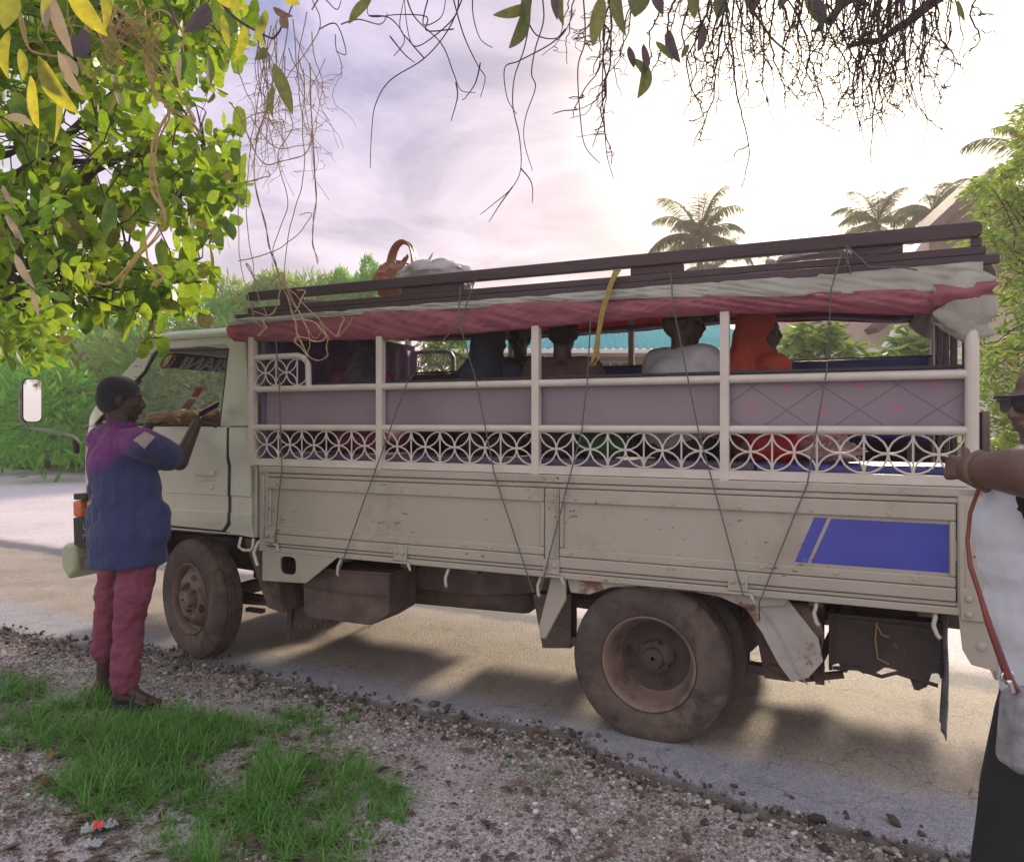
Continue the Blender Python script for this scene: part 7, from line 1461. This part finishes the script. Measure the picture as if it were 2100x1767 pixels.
def crumbs():
    bm = bmesh.new(); bmesh.ops.create_icosphere(bm, subdivisions=1, radius=1); tv = np.array([tuple(q.co) for q in bm.verts]); tf = np.array([tuple(q.index for q in f.verts) for f in bm.faces]); bm.free(); V = []; Fc = []
    for k in range(1700):
        t = random.uniform(-.8, 7.5); off = random.gauss(-.05, .075); e = edge_at(t) + off; q = RA * t + RN * e; r = random.uniform(.004, .013) * (1 + 1.4 * random.random() ** 6); z = ground_z(q[0], q[1]) if off < .0 else .002
        A = np.array(Matrix.Rotation(random.random() * 6, 3, Vector((random.random(), random.random(), 1)))); j = tv * (1 + rng.uniform(-.3, .3, (len(tv), 1))) * np.array([1.3, 1, .75]) * r; V.append(j @ A.T + np.array([q[0], q[1], z + r * .3])); Fc.append(tf + len(tv) * k)
    m, nt, N, L, Pn = nodes('asphalt crumbs'); g = N.new('ShaderNodeNewGeometry'); r_ = N.new('ShaderNodeValToRGB'); e = r_.color_ramp; e.elements[0].color = (.035, .03, .03, 1); e.elements[1].color = (.30, .25, .22, 1); e.elements.new(.6).color = (.10, .075, .06, 1); L.new(g.outputs['Random Per Island'], r_.inputs[0]); L.new(r_.outputs[0], Pn.inputs['Base Color']); Pn.inputs['Roughness'].default_value = .9
    tag(bigmesh('asphalt_crumbs', np.concatenate(V), np.concatenate(Fc), m), kind='stuff', label='dark crumbled asphalt and dirt along the broken road edge', cat='rubble')
crumbs()
# dry fallen leaves lying about as stuff, and the few large ones as things
def fallen():
    P = []; 
    for _ in range(560):
        r = random.random()
        if r < .6: x, y = g2(random.uniform(-50, 700), random.uniform(1500, 1790))
        else: x, y = g2(random.uniform(0, 1500), random.uniform(1400, 1767))
        t = x * RA[0] + y * RA[1]; p = x * RN[0] + y * RN[1]
        if p < edge_at(t) - .03: P.append((x, y, ground_z(x, y) + .012))
    n = len(P); ax = rng.uniform(0, 6.28, n); z = np.zeros(n); mt = np.stack([np.stack([np.cos(ax), np.sin(ax), z + .1], 1), np.stack([-np.sin(ax), np.cos(ax), z + .15], 1), np.tile([0, 0.1, 1.0], (n, 1))], axis=2)
    m = leafmat('fallen leaves', (.09, .055, .045), (.22, .15, .12), (.1, .06, .04), (.25, .15, .08), .15, .7)
    o = scatter('dry_leaf_litter', *leaf_tmpl(.34, 5, .35, .15, .5), np.array(P), mt, rng.uniform(.025, .095, n), m, smooth=True); tag(o, 'small dry leaves scattered in the grass and on the gravel', 'leaf litter', kind='stuff')
fallen()
def gl(px, py): x, y = g2(px, py, -.04); return Vector((x, y, ground_z(x, y) + .01))
for (px, py, az, L, c, lb) in ((60, 1630, .3, .13, (.24, .14, .05), 'large curled tan leaf lying flat left of the grass'), (95, 1580, 1.4, .09, (.30, .19, .07), 'curled yellow brown leaf standing up beside the large tan leaf'), (945, 1503, -1.2, .05, (.34, .13, .06), 'orange brown leaf on the gravel under the truck middle'), (1085, 1528, .4, .09, (.24, .10, .07), 'long reddish leaf on the broken asphalt edge'), (400, 1590, -.3, .05, (.42, .20, .12), 'small orange leaf in the middle of the grass'), (590, 1670, 1.1, .08, (.26, .14, .12), 'narrow mauve brown leaf at the right side of the grass'), (222, 1705, .1, .09, (.22, .14, .12), 'brown leaf beside the red and clear wrapper'), (495, 1735, -.4, .10, (.20, .12, .11), 'dull leaf at the lower end of the grass'), (1985, 1640, 0, .06, (.50, .40, .28), 'pale dry leaf on the asphalt beside the black skirt'), (800, 1632, .6, .05, (.45, .36, .14), 'yellow leaf on the small tuft at the edge of the gravel')):
    o_ = gl(px, py) if px != 1985 else Vector((*g2(px, py, 0), .008)); mb = MB(); V, f = long_leaf((0, 0, 0), (L * math.cos(az), L * math.sin(az), .012), .36, .06)
    a = Vector((math.cos(az), math.sin(az), 0)); s = Vector((-a.y, a.x, 0)); V = []; n = 10
    for i in range(n + 1):
        k = i / n; w = L * .19 * math.sin(pi * k ** .85) ** .8 if 0 < i < n else .0006; cz = .012 + .02 * math.sin(k * 4) + (.05 * k if 'standing' in lb else 0)
        V += [a * L * k + s * w + Vector((0, 0, cz + w * .55)), a * L * k + Vector((0, 0, cz)), a * L * k - s * w + Vector((0, 0, cz + w * .35))]
    f = [q for i in range(n) for q in ((3 * i, 3 * i + 1, 3 * i + 4, 3 * i + 3), (3 * i + 1, 3 * i + 2, 3 * i + 5, 3 * i + 4))]; mb.add(V, f)
    mb.warp(lambda p: p + o_); ob = mb.build('fallen_leaf', mat('fallen leaf', c, .7, tuple(x * .6 for x in c), 30, bump=.2, trans=c), None, smooth=80, origin=o_, thick=.0012, recalc=False); tag(ob, lb, 'leaf', 'single fallen leaves on the verge')
# wrapper
w_ = gl(205, 1712); t = thing('wrapper', w_, .5, 'crumpled clear plastic wrapper with a bright red patch at the lower left', 'litter')
cl = mat('crumpled clear plastic', (.42, .45, .46), .25, (.30, .33, .34), 30, bump=.5, bscale=60)
mb = MB(); mb.grid(lambda u, v: ((u - .5) * .13, (v - .5) * .055, .012 + .018 * abs(noise.noise((u * 6, v * 4, 2))) * 2), 16, 10); mb.build('film', cl, t, thick=.001, recalc=False, smooth=20)
mb = MB(); mb.grid(lambda u, v: (-.022 + u * .035, (v - .5) * .056, .015 + .018 * abs(noise.noise((( u * .035 + .043) / .13 * 6, v * 4, 2))) * 2), 8, 10); mb.build('red_print', mat('red print', (.75, .07, .09), .4), t, thick=.001, recalc=False, smooth=20)
w_ = gl(190, 1745); t = tag(MB().grid(lambda u, v: ((u - .5) * .07, (v - .5) * .04, .01 + .014 * abs(noise.noise((u * 5, v * 4, 7))) * 2), 12, 8).build('plastic_scrap', cl, None, thick=.001, recalc=False, smooth=20), 'small clear plastic scrap below the red wrapper', 'litter'); t.location = w_
for k, (px, py, r, lb) in enumerate(((622, 1600, .014, 'white stone at the right edge of the grass, upper one'), (636, 1645, .012, 'white stone just under the upper white stone'), (755, 1695, .016, 'grey white stone right of the grass tufts'), (785, 1712, .018, 'larger pale stone at the end of the grass tufts'), (1800, 1760, .02, 'pale stone in the dark broken edge at the lower right'), (1225, 1498, .03, 'dark crumbled asphalt lump on the broken road edge'))):
    bm = bmesh.new(); bmesh.ops.create_icosphere(bm, subdivisions=3, radius=r)
    for v in bm.verts: v.co *= 1 + .35 * noise.noise(v.co * (1.6 / r) + Vector((k * 3, 0, 0))); v.co.z *= .7
    me = bpy.data.meshes.new('stone'); bm.to_mesh(me); bm.free(); me.shade_smooth(); me.set_sharp_from_angle(angle=R(25)); o = bpy.data.objects.new('stone', me); COL.objects.link(o); o.location = gl(px, py); me.materials.append(mat('stone', (.10, .09, .085) if k == 5 else (.42, .39, .37), .9, (.3, .27, .25), 40, bump=.4, bscale=90)); tag(o, lb, 'stone', 'larger stones on the verge')

# ------------------------------------------------------------------ thin evening haze
mb = MB(); mb.box(-70, 70, -4, 75, -3, 16); hzm = bpy.data.materials.new('haze'); hzm.use_nodes = True; hn = hzm.node_tree.nodes; hn.remove(hn['Principled BSDF'])
pv = hn.new('ShaderNodeVolumePrincipled'); pv.inputs['Color'].default_value = (1, .95, .92, 1); pv.inputs['Density'].default_value = .0027; pv.inputs['Anisotropy'].default_value = .3
hzm.node_tree.links.new(pv.outputs[0], hn['Material Output'].inputs['Volume'])
tag(mb.build('haze', hzm, None, smooth=0), kind='stuff', label='thin pinkish evening haze in the air over the road', cat='haze')
